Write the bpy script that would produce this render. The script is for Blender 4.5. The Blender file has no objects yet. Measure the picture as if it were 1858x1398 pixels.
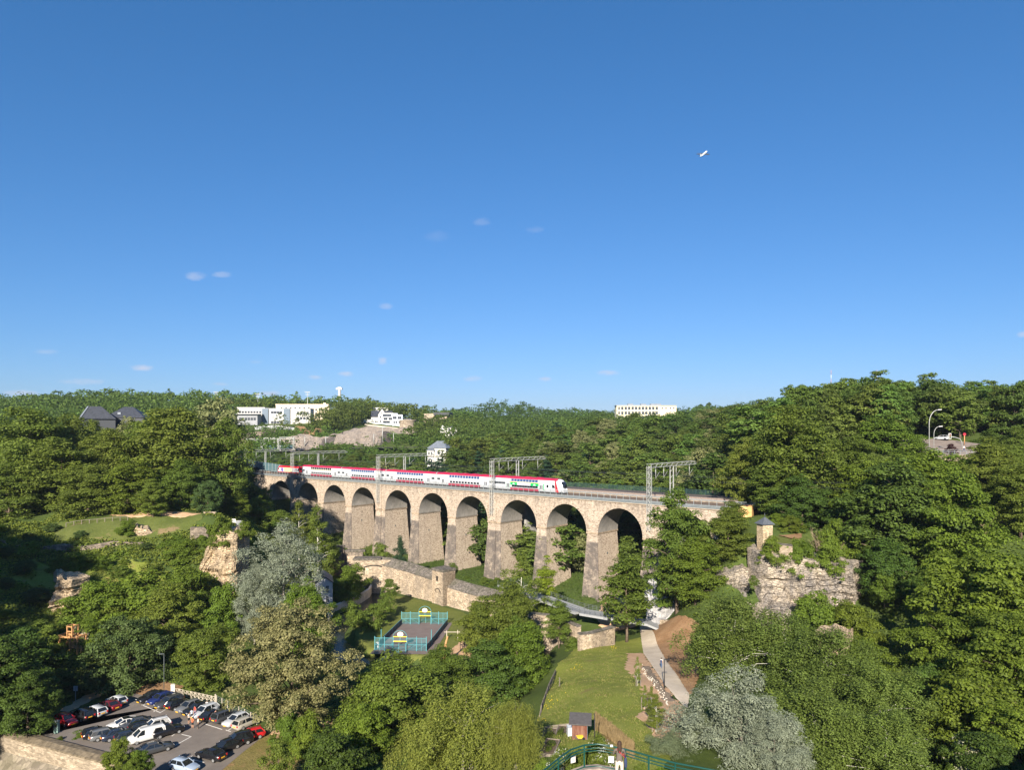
import bpy, bmesh, math, random
import numpy as np
from math import sin, cos, pi, radians, sqrt
from mathutils import Vector, Matrix

# ---------------------------------------------------------------- camera, sky, sun
SC = bpy.context.scene
COL = SC.collection
F, CX, HY, H = 1280.0, 929.0, 782.0, 46.0      # focal length and horizon of the photograph (px), camera height (m)
cam_d = bpy.data.cameras.new('camera')
cam_d.sensor_width = 36.0
cam_d.lens = 36.0 * F / 1858.0
cam_d.shift_y = (HY - 699.0) / 1858.0
cam_d.clip_start, cam_d.clip_end = 0.5, 30000
cam = bpy.data.objects.new('camera', cam_d)
COL.objects.link(cam)
cam.location = (0, 0, H)
cam.rotation_euler = (pi / 2, 0, 0)
SC.camera = cam

EXPO = 1.15
SUN_EL, SUN_AZ = radians(26.5), math.atan2(-0.18, -0.984)   # azimuth from +Y, towards +X: behind the camera, a little left
SUN_DIR = Vector((sin(SUN_AZ) * cos(SUN_EL), cos(SUN_AZ) * cos(SUN_EL), sin(SUN_EL)))
world = bpy.data.worlds.new('World')
SC.world = world
world.use_nodes = True
wn, wl = world.node_tree.nodes, world.node_tree.links
wn.clear()
w_out = wn.new('ShaderNodeOutputWorld')
w_bg = wn.new('ShaderNodeBackground')
w_sky = wn.new('ShaderNodeTexSky')
w_sky.sky_type = 'NISHITA'
w_sky.sun_disc = False
w_sky.sun_elevation = SUN_EL
w_sky.sun_rotation = SUN_AZ
w_sky.altitude = 300
w_sky.air_density = 1.0
w_sky.dust_density = 0.3
w_sky.ozone_density = 2.5
w_bg.inputs['Strength'].default_value = 0.05
# the camera's colour response to the sky: a gentle tone curve per channel
w_srgb, w_crgb = wn.new('ShaderNodeSeparateColor'), wn.new('ShaderNodeCombineColor')
wl.new(w_sky.outputs[0], w_srgb.inputs[0])
for _i, (_g, _m) in enumerate(((1.10, 0.587), (0.814, 0.755), (0.781, 1.16))):
    _a, _b, _d = (wn.new('ShaderNodeMath') for _k in range(3))
    _a.operation, _b.operation, _d.operation = 'MULTIPLY', 'POWER', 'MULTIPLY'
    _a.inputs[1].default_value, _b.inputs[1].default_value, _d.inputs[1].default_value = 0.1, _g, _m * 20 * 2 ** -EXPO
    wl.new(w_srgb.outputs[_i], _a.inputs[0])
    wl.new(_a.outputs[0], _b.inputs[0])
    wl.new(_b.outputs[0], _d.inputs[0])
    wl.new(_d.outputs[0], w_crgb.inputs[_i])
wl.new(w_bg.outputs[0], w_out.inputs[0])
sun_d = bpy.data.lights.new('sun', 'SUN')
sun_d.energy = 5.0
sun_d.angle = radians(0.5)
sun_d.color = (1.0, 0.90, 0.76)
sun = bpy.data.objects.new('sun', sun_d)
COL.objects.link(sun)
sun.rotation_euler = SUN_DIR.to_track_quat('Z', 'Y').to_euler()
SC.view_settings.view_transform = 'Standard'
SC.view_settings.look = 'None'
SC.view_settings.exposure = EXPO
SC.view_settings.gamma = 1.0
SC.render.engine = 'CYCLES'
SC.cycles.max_bounces = 7
SC.cycles.diffuse_bounces = 5
SC.cycles.glossy_bounces = 2
SC.cycles.transmission_bounces = 3
SC.cycles.transparent_max_bounces = 8
SC.cycles.use_denoising = True
SC.cycles.caustics_reflective = False
SC.cycles.caustics_refractive = False

# small fair-weather clouds of the sky: direction (azimuth as tan, elevation as tan), half size, opacity
CLOUDS = [(355, 501, 20, 8, .5), (403, 498, 18, 6, .4), (257, 668, 20, 6, .9), (150, 693, 42, 6, .55), (36, 714, 34, 6, .75),
          (694, 655, 9, 7, .7), (571, 685, 15, 4, .65), (629, 679, 15, 5, .8), (858, 687, 18, 5, .6), (989, 688, 12, 4, .6),
          (1104, 677, 22, 5, .75), (488, 714, 22, 5, .7), (400, 697, 17, 3, .4), (82, 638, 22, 5, .35), (700, 556, 12, 6, .35), (465, 657, 14, 3, .25),
          (876, 403, 16, 8, .22), (970, 417, 16, 6, .22), (795, 428, 24, 10, .10), (1856, 607, 12, 6, .7)]
w_tc = wn.new('ShaderNodeTexCoord')
w_sep = wn.new('ShaderNodeSeparateXYZ')
wl.new(w_tc.outputs['Generated'], w_sep.inputs[0])


def wmath(op, a, b=None, clamp=False):
    n = wn.new('ShaderNodeMath')
    n.operation = op
    n.use_clamp = clamp
    for i, v in enumerate((a, b)):
        if v is None:
            continue
        if isinstance(v, (int, float)):
            n.inputs[i].default_value = v
        else:
            wl.new(v, n.inputs[i])
    return n.outputs[0]


w_y = wmath('MAXIMUM', w_sep.outputs[1], 0.02)
w_u = wmath('DIVIDE', w_sep.outputs[0], w_y)
w_v = wmath('DIVIDE', w_sep.outputs[2], w_y)
w_noise = wn.new('ShaderNodeTexNoise')
w_noise.inputs['Scale'].default_value = 95
w_noise.inputs['Detail'].default_value = 6
w_noise.inputs['Roughness'].default_value = 0.62
w_map = wn.new('ShaderNodeMapping')
w_map.inputs['Scale'].default_value = (0.55, 0.55, 1.3)
wl.new(w_tc.outputs['Generated'], w_map.inputs[0])
wl.new(w_map.outputs[0], w_noise.inputs[0])
w_nz = wmath('MULTIPLY', wmath('SUBTRACT', w_noise.outputs[0], 0.5), 2.6)
total = None
for (px, py, hw, hh, op) in CLOUDS:
    du = wmath('DIVIDE', wmath('SUBTRACT', w_u, (px - CX) / F), hw * 1.25 / F)
    dv = wmath('DIVIDE', wmath('SUBTRACT', w_v, (HY - py) / F), hh * 1.25 / F)
    d2 = wmath('ADD', wmath('MULTIPLY', du, du), wmath('MULTIPLY', dv, dv))
    m = wmath('SUBTRACT', wmath('SUBTRACT', 0.75, d2), wmath('MULTIPLY', w_nz, 0.75), False)
    m = wmath('MULTIPLY', m, 1.0 * op, True)
    m = wmath('MINIMUM', m, 0.9 * op)
    total = m if total is None else wmath('MAXIMUM', total, m)
w_mix = wn.new('ShaderNodeMix')
w_mix.data_type = 'RGBA'
wl.new(total, w_mix.inputs[0])
wl.new(w_crgb.outputs[0], w_mix.inputs[6])
w_mix.inputs[7].default_value = (*(c * 2 * 2 ** -EXPO for c in (6.6, 7.1, 8.7)), 1)
wl.new(w_mix.outputs[2], w_bg.inputs[0])

# ---------------------------------------------------------------- helpers
RNG = random.Random(11)


def at(px, py, Y):
    return Vector(((px - CX) / F * Y, Y, H - (py - HY) / F * Y))


def atz(px, py, z):
    Y = (H - z) * F / (py - HY)
    return Vector(((px - CX) / F * Y, Y, z))


def tag(o, label=None, cat=None, group=None, kind=None):
    if label: o['label'] = label
    if cat: o['category'] = cat
    if group: o['group'] = group
    if kind: o['kind'] = kind
    return o


def empty(name, loc=(0, 0, 0), rz=0.0, label=None, cat=None, group=None):
    o = bpy.data.objects.new(name, None)
    COL.objects.link(o)
    o.location = loc
    o.rotation_euler = (0, 0, rz)
    o.empty_display_size = 0.5
    return tag(o, label, cat, group)


def link(name, me, parent=None, loc=None, rot=None, scale=None):
    o = bpy.data.objects.new(name, me)
    COL.objects.link(o)
    if parent: o.parent = parent
    if loc is not None: o.location = loc
    if rot is not None: o.rotation_euler = rot
    if scale is not None: o.scale = scale
    return o


class MB:
    """collects shapes for ONE mesh"""
    def __init__(s):
        s.v, s.f, s.m, s.sm = [], [], [], []

    def add(s, vs, fs, mi=0, smooth=False):
        b = len(s.v)
        s.v += [tuple(v) for v in vs]
        for f in fs:
            s.f.append(tuple(i + b for i in f))
            s.m.append(mi)
            s.sm.append(smooth)
        return s

    def box(s, x0, x1, y0, y1, z0, z1, mi=0):
        return s.add([(x0, y0, z0), (x1, y0, z0), (x1, y1, z0), (x0, y1, z0), (x0, y0, z1), (x1, y0, z1), (x1, y1, z1), (x0, y1, z1)],
                     [(3, 2, 1, 0), (4, 5, 6, 7), (0, 1, 5, 4), (1, 2, 6, 5), (2, 3, 7, 6), (3, 0, 4, 7)], mi)

    def bar(s, p, q, w=0.1, h=None, mi=0):
        """square bar from p to q"""
        p, q = Vector(p), Vector(q)
        d = (q - p)
        if d.length < 1e-6: return s
        d.normalize()
        up = Vector((0, 0, 1)) if abs(d.z) < 0.95 else Vector((1, 0, 0))
        a = d.cross(up).normalized() * (w / 2)
        b = a.cross(d).normalized() * ((h or w) / 2)
        vs = [p - a - b, p + a - b, p + a + b, p - a + b, q - a - b, q + a - b, q + a + b, q - a + b]
        return s.add(vs, [(3, 2, 1, 0), (4, 5, 6, 7), (0, 1, 5, 4), (1, 2, 6, 5), (2, 3, 7, 6), (3, 0, 4, 7)], mi)

    def tube(s, pts, r, n=6, mi=0, cap=True):
        pts = [Vector(p) for p in pts]
        rs = r if isinstance(r, (list, tuple)) else [r] * len(pts)
        vs, fs = [], []
        ref = Vector((0, 0, 1))
        d0 = (pts[-1] - pts[0])
        if d0.length > 0 and abs(d0.normalized().z) > 0.9: ref = Vector((1, 0, 0))
        for i, p in enumerate(pts):
            d = (pts[min(i + 1, len(pts) - 1)] - pts[max(i - 1, 0)]).normalized()
            a = d.cross(ref)
            if a.length < 1e-4: a = d.cross(Vector((0, 1, 0)))
            a.normalize()
            b = a.cross(d)
            for k in range(n):
                t = 2 * pi * k / n
                vs.append(p + (a * cos(t) + b * sin(t)) * rs[i])
        for i in range(len(pts) - 1):
            for k in range(n):
                fs.append((i * n + k, i * n + (k + 1) % n, (i + 1) * n + (k + 1) % n, (i + 1) * n + k))
        if cap:
            fs.append(tuple(range(n - 1, -1, -1)))
            fs.append(tuple(range((len(pts) - 1) * n, len(pts) * n)))
        return s.add(vs, fs, mi, True)

    def prism(s, poly, z0, z1, mi=0):
        n = len(poly)
        vs = [(x, y, z0) for x, y in poly] + [(x, y, z1) for x, y in poly]
        fs = [tuple(range(n - 1, -1, -1)), tuple(range(n, 2 * n))] + [(i, (i + 1) % n, n + (i + 1) % n, n + i) for i in range(n)]
        return s.add(vs, fs, mi)

    def xprism(s, poly, y0, y1, mi=0):
        """polygon in x,z extruded along y"""
        n = len(poly)
        vs = [(x, y0, z) for x, z in poly] + [(x, y1, z) for x, z in poly]
        fs = [tuple(range(n)), tuple(range(2 * n - 1, n - 1, -1))] + [((i + 1) % n, i, n + i, n + (i + 1) % n) for i in range(n)]
        return s.add(vs, fs, mi)

    def loft(s, rings, mi=0, cap=True, smooth=True, closed=True):
        n = len(rings[0])
        vs = [p for r in rings for p in r]
        fs = []
        for i in range(len(rings) - 1):
            for k in range(n if closed else n - 1):
                fs.append((i * n + k, i * n + (k + 1) % n, (i + 1) * n + (k + 1) % n, (i + 1) * n + k))
        s.add(vs, fs, mi, smooth)
        if cap and closed:
            s.add(rings[0], [tuple(range(n - 1, -1, -1))], mi)
            s.add(rings[-1], [tuple(range(n))], mi)
        return s

    def lathe(s, prof, n=12, mi=0, c=(0, 0, 0)):
        rings = [[(c[0] + r * cos(2 * pi * k / n), c[1] + r * sin(2 * pi * k / n), c[2] + z) for k in range(n)] for r, z in prof]
        return s.loft(rings, mi)

    def mesh(s, name, mats=()):
        me = bpy.data.meshes.new(name)
        me.from_pydata(s.v, [], s.f)
        me.polygons.foreach_set('material_index', s.m)
        me.polygons.foreach_set('use_smooth', s.sm)
        for m in (mats if isinstance(mats, (list, tuple)) else [mats]):
            me.materials.append(m)
        me.update()
        return me

    def build(s, name, mats, parent=None, loc=None, rot=None, kind=None):
        o = link(name, s.mesh(name, mats), parent, loc, rot)
        if kind: o['kind'] = kind
        return o


def copy_tree(o, parent=None):
    c = o.copy()
    COL.objects.link(c)
    if parent: c.parent = parent
    for ch in list(o.children):
        copy_tree(ch, c)
    return c


# ---------------------------------------------------------------- materials
def srgb(r, g, b):
    f = lambda c: (c / 255 / 12.92) if c / 255 <= 0.04045 else ((c / 255 + 0.055) / 1.055) ** 2.4
    return (f(r), f(g), f(b))


class NT:
    def __init__(s, name):
        s.m = bpy.data.materials.new(name)
        s.m.use_nodes = True
        s.n, s.l = s.m.node_tree.nodes, s.m.node_tree.links
        s.p = s.n['Principled BSDF']
        s.out = s.n['Material Output']
        s._tc = None

    def tc(s, which='Object'):
        if s._tc is None: s._tc = s.n.new('ShaderNodeTexCoord')
        return s._tc.outputs[which]

    def geo(s, which='Position'):
        g = s.n.new('ShaderNodeNewGeometry')
        return g.outputs[which]

    def put(s, sock, v):
        if hasattr(v, 'default_value') or hasattr(v, 'links'):
            s.l.new(v, sock)
        elif isinstance(v, (tuple, list)) and len(v) == 3 and sock.type == 'RGBA':
            sock.default_value = (*v, 1)
        else:
            sock.default_value = v

    def noise(s, scale=1, detail=4, rough=0.55, vec=None, stretch=None, out=0):
        n = s.n.new('ShaderNodeTexNoise')
        n.inputs['Scale'].default_value = scale
        n.inputs['Detail'].default_value = detail
        n.inputs['Roughness'].default_value = rough
        v = vec if vec is not None else s.tc()
        if stretch:
            mp = s.n.new('ShaderNodeMapping')
            mp.inputs['Scale'].default_value = stretch
            s.l.new(v, mp.inputs[0])
            v = mp.outputs[0]
        s.l.new(v, n.inputs[0])
        return n.outputs[out]

    def voro(s, scale=1, vec=None, feature='F1', stretch=None, out='Distance', rnd=1.0):
        n = s.n.new('ShaderNodeTexVoronoi')
        n.feature = feature
        n.inputs['Scale'].default_value = scale
        n.inputs['Randomness'].default_value = rnd
        v = vec if vec is not None else s.tc()
        if stretch:
            mp = s.n.new('ShaderNodeMapping')
            mp.inputs['Scale'].default_value = stretch
            s.l.new(v, mp.inputs[0])
            v = mp.outputs[0]
        s.l.new(v, n.inputs[0])
        return n.outputs[out]

    def ramp(s, fac, stops):
        r = s.n.new('ShaderNodeValToRGB')
        e = r.color_ramp.elements
        while len(e) < len(stops): e.new(0.5)
        for i, (p, c) in enumerate(stops):
            e[i].position = p
            e[i].color = (*c, 1) if isinstance(c, (tuple, list)) else (c, c, c, 1)
        s.l.new(fac, r.inputs[0])
        return r.outputs[0]

    def mix(s, fac, a, b, mode='MIX'):
        n = s.n.new('ShaderNodeMix')
        n.data_type = 'RGBA'
        n.blend_type = mode
        s.put(n.inputs[0], fac)
        s.put(n.inputs[6], a)
        s.put(n.inputs[7], b)
        return n.outputs[2]

    def math(s, op, a, b=0.0, clamp=False):
        n = s.n.new('ShaderNodeMath')
        n.operation = op
        n.use_clamp = clamp
        s.put(n.inputs[0], a)
        s.put(n.inputs[1], b)
        return n.outputs[0]

    def sep(s, vec):
        n = s.n.new('ShaderNodeSeparateXYZ')
        s.l.new(vec, n.inputs[0])
        return n.outputs

    def bump(s, h, strength=0.5, dist=0.05):
        b = s.n.new('ShaderNodeBump')
        b.inputs['Strength'].default_value = strength
        b.inputs['Distance'].default_value = dist
        s.l.new(h, b.inputs['Height'])
        s.l.new(b.outputs[0], s.p.inputs['Normal'])

    def done(s, col, rough=0.8, metal=0.0, spec=0.3):
        s.put(s.p.inputs['Base Color'], col)
        s.put(s.p.inputs['Roughness'], rough)
        s.p.inputs['Metallic'].default_value = metal
        s.p.inputs['Specular IOR Level'].default_value = spec
        return s.m


_simple = {}


def plain(name, c, rough=0.6, metal=0.0, var=0.18, scale=3.0, spec=0.3, bump=0.0):
    """a single-colour procedural material with soft mottling"""
    if name in _simple: return _simple[name]
    t = NT(name)
    n = t.noise(scale, 5)
    dark = tuple(x * (1 - var) for x in c)
    lite = tuple(min(1, x * (1 + var)) for x in c)
    m = t.done(t.ramp(n, [(0.3, dark), (0.7, lite)]), rough, metal, spec)
    if bump: t.bump(t.noise(scale * 6, 4), bump, 0.02)
    _simple[name] = m
    return m


def stone(name, a, b, mortar, scale=1.6, stretch=(1, 1, 1.6), stain=None, stain_amt=0.5, streak=0.0, bump=0.6):
    """rubble masonry: cells of varied colour with recessed mortar, plus weather stains"""
    t = NT(name)
    cell = t.voro(scale, stretch=stretch, out='Color')
    edge = t.voro(scale, stretch=stretch, feature='DISTANCE_TO_EDGE')
    val = t.sep(cell)[0]
    col = t.ramp(val, [(0.0, tuple(x * 0.62 for x in a)), (0.3, a), (0.75, b), (1.0, tuple(min(1, x * 1.2) for x in b))])
    big = t.noise(0.13, 6, 0.6)
    col = t.mix(t.ramp(big, [(0.38, 0.0), (0.68, 0.45)]), col, tuple(x * 0.62 for x in a))
    jm = t.ramp(edge, [(0.0, 1.0), (0.07, 0.0)])
    col = t.mix(t.math('MULTIPLY', jm, 0.8), col, mortar)
    if stain:
        st = t.noise(0.35, 6, 0.65, stretch=(1, 1, 0.35))
        col = t.mix(t.ramp(st, [(0.42, 0.0), (0.62, stain_amt)]), col, stain)
    m = t.done(col, 0.92, spec=0.15)
    t.bump(t.ramp(edge, [(0.0, 0.0), (0.12, 1.0)]), bump, 0.06)
    return m


def leafmat(name, c, c2=None, trans=0.42, tint=0.35, rough=0.62, dry=None):
    """foliage: leaf-by-leaf and clump-by-clump colour changes, light through the leaves"""
    t = NT(name)
    c2 = c2 or tuple(x * 0.6 for x in c)
    g = t.n.new('ShaderNodeNewGeometry')
    oi = t.n.new('ShaderNodeObjectInfo')
    n = t.noise(0.55, 3, 0.6)
    f = t.math('ADD', t.math('MULTIPLY', g.outputs['Random Per Island'], 0.55), t.math('MULTIPLY', n, 0.9))
    col = t.ramp(t.math('SUBTRACT', f, 0.25), [(0.05, c2), (0.55, c), (0.95, tuple(min(1, x * 1.45) for x in c))])
    hs = t.n.new('ShaderNodeHueSaturation')
    t.put(hs.inputs['Hue'], t.math('ADD', 0.5 - 0.03 * tint, t.math('MULTIPLY', oi.outputs['Random'], 0.075 * tint)))
    t.put(hs.inputs['Value'], t.math('ADD', 1 - 0.3 * tint, t.math('MULTIPLY', t.math('FRACT', t.math('MULTIPLY', oi.outputs['Random'], 7.31)), 0.6 * tint)))
    t.l.new(col, hs.inputs['Color'])
    col = hs.outputs[0]
    if dry:
        col = t.mix(t.ramp(g.outputs['Random Per Island'], [(0.62, 0.0), (0.66, 0.9)]), col, dry)
    t.done(col, rough, spec=0.25)
    tr = t.n.new('ShaderNodeBsdfTranslucent')
    t.l.new(t.mix(0.5, col, tuple(min(1, x * 1.3) for x in (c[0] * 1.1, c[1] * 1.2, c[2] * 0.6))), tr.inputs[0])
    mx = t.n.new('ShaderNodeMixShader')
    mx.inputs[0].default_value = trans
    t.l.new(t.p.outputs[0], mx.inputs[1])
    t.l.new(tr.outputs[0], mx.inputs[2])
    t.l.new(mx.outputs[0], t.out.inputs[0])
    return t.m


# ---------------------------------------------------------------- terrain
CTRL = [(-72, 92, -13), (-56, 86, -13), (-66, 96, -10), (-84, 99, -6), (-60, 93, -11), (-72, 125, 0), (-30, 95, 0), (-35, 128, 0), (-15, 120, 0), (-50, 110, 0), (-10, 150, 0), (-45, 150, 0), (-30, 170, 0), (-18, 168, 0), (-20, 190, 0),
        (-45, 205, 1), (-15, 205, -1), (-55, 175, 3), (-40, 180, 0), (-26, 147, 0), (-10, 170, 0),
        (5, 80, 10), (20, 80, 10), (10, 100, 7.4), (25, 100, 7.4), (15, 122, 4.5), (30, 122, 4.6), (15, 146, 1.2), (30, 146, 1.5), (25, 163, .5), (34, 163, 1.5), (35, 171, 6), (34, 177, 9), (24, 167, 3.5), (22, 172, 4), (8, 110, 5.8), (8, 130, 3.0), (36, 100, 8.5),
        (-1, 105, 1), (0, 125, -1), (3, 145, -2),
        (0, 52, 12), (-38, 78, -1), (-20, 78, 4), (-75, 75, -12), (-50, 70, -9), (-56, 78, -12), (-8, 84, 5), (20, 60, 13),
        (0, 25, 28), (10, 30, 27), (14, 36, 22), (40, 40, 26), (60, 60, 24), (-30, 40, 15), (-60, 50, 14), (0, 0, 42), (0, -60, 44), (-100, -60, 44), (100, -60, 44), (100, 0, 44), (-100, 0, 38),
        (-112, 66, 36), (-125, 70, 42), (-92, 78, 8), (-122, 98, 26), (-150, 40, 46), (-150, 80, 42), (-110, 110, 8),  # left hill raised out of view so its added trees cast longer shade
        (37, 85, 7.5), (50, 85, 3), (60, 100, 3), (45, 105, 4.5), (42, 120, 4), (48, 138, 6), (58, 130, 7), (78, 110, 8), (80, 140, 12), (83, 150, 15), (92, 163, 24), (65, 80, 2), (50, 72, 4), (68, 142, 10), (50, 152, 21.5), (60, 158, 22), (75, 165, 23), (52, 146, 14), (100, 150, 22), (110, 165, 30), (102, 178, 33), (112, 176, 36), (128, 176, 36), (100, 190, 36), (119, 188, 38.5),
        (140, 180, 38.5), (130, 150, 30), (150, 120, 32), (90, 80, 9), (120, 80, 18), (135, 200, 40.5), (110, 205, 40.5), (125, 222, 43),
        (96, 226, 41), (150, 230, 44.5), (125, 232, 45.5), (96, 238, 42.5), (108, 244, 44), (180, 280, 42), (60, 230, 22), (60, 190, 23), (55, 172, 24), (80, 200, 33),
        (20, 195, -3), (10, 215, -2), (0, 235, -1), (-20, 245, -1), (-40, 255, -1), (-60, 275, -1), (-78, 296, 4), (-88, 306, 6), (-97, 316, 13), (-112, 334, 26), (35, 180, 0), (45, 172, 8), (-68, 268, 0),
        (-20, 300, 2), (20, 250, 0), (50, 260, 8), (0, 330, 8), (60, 330, 24), (-40, 350, 14), (100, 320, 38), (0, 400, 24), (60, 420, 36), (150, 400, 44), (-60, 420, 24), (-100, 400, 25.5), (-150, 400, 28), (-150, 432, 33),
        (-120, 340, 26), (-62, 310, 14), (30, 360, 20),
        (-80, 150, 8), (-72, 165, 12), (-75, 182, 23.5), (-95, 185, 24), (-120, 190, 24), (-150, 190, 24), (-95, 200, 24), (-150, 230, 25), (-82, 213, 19), (-73, 198, 16), (-60, 192, 6), (-66, 172, 14), (-105, 162, 16), (-85, 162, 15),
        (-105, 145, 12), (-115, 130, 10), (-95, 130, 4), (-85, 118, 1.5), (-105, 112, 5), (-130, 150, 18), (-82, 238, 14), (-92, 268, 12), (-95, 295, 10), (-62, 225, 3), (-72, 250, 5), (-100, 240, 23), (-56, 200, 3),
        (-200, 300, 28), (-250, 500, 45), (-200, 600, 52), (-100, 570, 46), (-150, 480, 33), (-112, 488, 34.5), (-85, 495, 34), (-50, 500, 33), (-300, 700, 66), (-480, 700, 58), (-430, 700, 69), (-150, 700, 62), (-140, 585, 52), (-60, 560, 41),
        (-40, 650, 50), (-100, 650, 56), (-200, 590, 51.5), (-230, 620, 56), (-180, 650, 58), (-165, 545, 46), (-190, 480, 33), (-140, 520, 40), (-110, 592, 50.5), (-90, 588, 49), (-112, 560, 44), (-90, 530, 38), (-112, 452, 32.5), (-60, 450, 25), (-180, 430, 33),
        (0, 600, 40), (-30, 900, 69), (-5, 900, 67), (-85, 900, 47), (-72, 790, 49), (-62, 690, 47), (95, 900, 48), (85, 800, 46), (62, 690, 43), (-110, 690, 53), (-130, 800, 56), (60, 1100, 50), (150, 600, 44), (150, 900, 54), (300, 700, 62), (250, 500, 49), (300, 400, 52), (400, 900, 74), (-300, 1200, 72), (0, 1500, 57), (600, 1500, 80), (-800, 1500, 76),
        (0, 3000, 74), (1500, 3000, 90), (-1500, 3000, 84), (900, 500, 80), (-900, 500, 70), (900, -100, 70), (-900, -100, 60), (400, 200, 60), (-400, 250, 36), (300, 50, 56), (-300, 60, 50), (0, -400, 50)]
_c = np.array(CTRL, float)
_D = np.sqrt(((_c[:, None, :2] - _c[None, :, :2]) ** 2).sum(-1) + 4.0)
_A = np.zeros((len(_c) + 1, len(_c) + 1))
_A[:-1, :-1] = _D
_A[:-1, -1] = 1
_A[-1, :-1] = 1
_w = np.linalg.solve(_A, np.append(_c[:, 2], 0))
STREAM = [(-48, 232), (-40, 215), (-38.5, 205), (-39, 192), (-43, 178), (-41, 160), (-33, 146), (-16, 138), (-4, 126), (-1.5, 110), (0, 96), (-6, 84), (-24, 72)]
RIVER = [(70, 262), (46, 225), (27, 196), (14, 180), (7, 165), (3, 150), (0, 132), (-3, 124)]


def sstep(e0, e1, x):
    t = np.clip((x - e0) / (e1 - e0), 0, 1)
    return t * t * (3 - 2 * t)


def polydist(x, y, pts):
    d = np.full(np.shape(x), 1e9)
    for (x0, y0), (x1, y1) in zip(pts[:-1], pts[1:]):
        L = (x1 - x0) ** 2 + (y1 - y0) ** 2
        t = np.clip(((x - x0) * (x1 - x0) + (y - y0) * (y1 - y0)) / L, 0, 1)
        d = np.minimum(d, np.hypot(x - x0 - t * (x1 - x0), y - y0 - t * (y1 - y0)))
    return d


def height(x, y):
    x, y = np.atleast_1d(np.asarray(x, float)), np.atleast_1d(np.asarray(y, float))
    z = np.zeros(x.shape)
    for i in range(0, len(x), 4000):
        d = np.sqrt((x[i:i + 4000, None] - _c[None, :, 0]) ** 2 + (y[i:i + 4000, None] - _c[None, :, 1]) ** 2 + 4.0)
        z[i:i + 4000] = d @ _w[:-1] + _w[-1]
    # gentle unevenness, none on the flats
    und = 0.6 * np.sin(x * 0.21 + 1.3) * np.sin(y * 0.17) + 0.35 * np.sin(x * 0.53) * np.cos(y * 0.47 + 2)
    z = z + und * np.clip((z - 3) / 12, 0, 1)
    far = np.clip((y - 560) / 300, 0, 1)
    z = z + far * (2.5 * np.sin(x * .013 + 1) * np.sin(y * .009) + 2.2 * np.sin(x * .031 + 2.2 * np.sin(y * .006)) + 1.5 * np.sin(x * .083 + 1))
    # the flat car park, court and lawns of the valley floor
    m = (1 - sstep(0, 5, polydist(x, y, [(-62, 112), (-44, 108)]) - 17)) * (1 - sstep(-26, -21, x))
    m = m * np.where(x < -53, sstep(-2.2, -0.6, y - (97.7 - 0.427 * (x + 53.5))), 1.0)
    z = z * (1 - m) + 0.0 * m
    m = 1 - sstep(14, 19, polydist(x, y, [(-24, 150), (-19, 166)]))
    z = z * (1 - m)
    # water cut
    m = 1 - sstep(2.2, 4.2, polydist(x, y, STREAM))
    z = np.where(m > 0, z * (1 - m) + np.minimum(z, -2.4) * m, z)
    m = 1 - sstep(3.2, 6.0, polydist(x, y, RIVER))
    z = np.where(m > 0, z * (1 - m) + np.minimum(z, -3.6) * m, z)
    return z


def gz(x, y):
    return float(height([x], [y])[0])


def ground(px, Y):
    x = (px - CX) / F * Y
    return Vector((x, Y, gz(x, Y)))


def spaced(lo, a, b, hi, fine, grow):
    v = list(np.arange(a, b + .01, fine))
    s, q = fine, b
    while q < hi:
        s *= grow
        q += s
        v.append(q)
    s, q = fine, a
    while q > lo:
        s *= grow
        q -= s
        v.insert(0, q)
    return np.array(v)


gx, gy = np.clip(spaced(-3000, -135, 150, 3000, 1.9, 1.12), -3200, 3200), np.clip(spaced(-600, 20, 270, 3000, 1.9, 1.12), -650, 3250)
GX, GY = np.meshgrid(gx, gy)
GZ = height(GX.ravel(), GY.ravel())
nx, ny = len(gx), len(gy)
verts = np.stack([GX.ravel(), GY.ravel(), GZ], 1)
ii = (np.arange(ny - 1)[:, None] * nx + np.arange(nx - 1)[None, :]).ravel()
faces = np.stack([ii, ii + 1, ii + nx + 1, ii + nx], 1)


def npmesh(name, verts, faces, mats, smooth=False, midx=None):
    me = bpy.data.meshes.new(name)
    k = faces.shape[1]
    me.vertices.add(len(verts))
    me.vertices.foreach_set('co', np.ascontiguousarray(verts, np.float32).ravel())
    me.loops.add(faces.size)
    me.loops.foreach_set('vertex_index', np.ascontiguousarray(faces, np.int32).ravel())
    me.polygons.add(len(faces))
    me.polygons.foreach_set('loop_start', np.arange(0, faces.size, k, dtype=np.int32))
    if midx is not None: me.polygons.foreach_set('material_index', np.ascontiguousarray(midx, np.int32))
    me.polygons.foreach_set('use_smooth', np.full(len(faces), smooth))
    for m in (mats if isinstance(mats, (list, tuple)) else [mats]): me.materials.append(m)
    me.update(calc_edges=True)
    return me


def grass_mat(name, g1, g2, soil, soil_lo=0.62, big=0.06):
    t = NT(name)
    a = t.noise(big, 6, 0.6)
    b = t.noise(0.9, 6, 0.7)
    c = t.noise(7.0, 4, 0.7)
    col = t.ramp(a, [(0.36, g1), (0.64, g2)])
    col = t.mix(t.ramp(b, [(0.35, 0.0), (0.7, 0.7)]), col, tuple(x * 0.62 for x in g1))
    col = t.mix(t.math('MULTIPLY', c, 0.5), col, tuple(min(1, x * 1.45) for x in g2))
    s = t.noise(0.22, 7, 0.68)
    col = t.mix(t.ramp(s, [(soil_lo, 0.0), (soil_lo + .08, 1.0)]), col, soil)
    m = t.done(col, 0.95, spec=0.1)
    t.bump(t.noise(3.5, 8, 0.75), 1.0, 0.25)
    return m


GRASS_WILD = grass_mat('wild_grass', (0.045, 0.075, 0.018), (0.085, 0.115, 0.028), (0.16, 0.12, 0.07), 0.66)
tag(link('ground', npmesh('ground', verts, faces, GRASS_WILD, True)), kind='structure')
print('terrain', len(faces))
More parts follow.
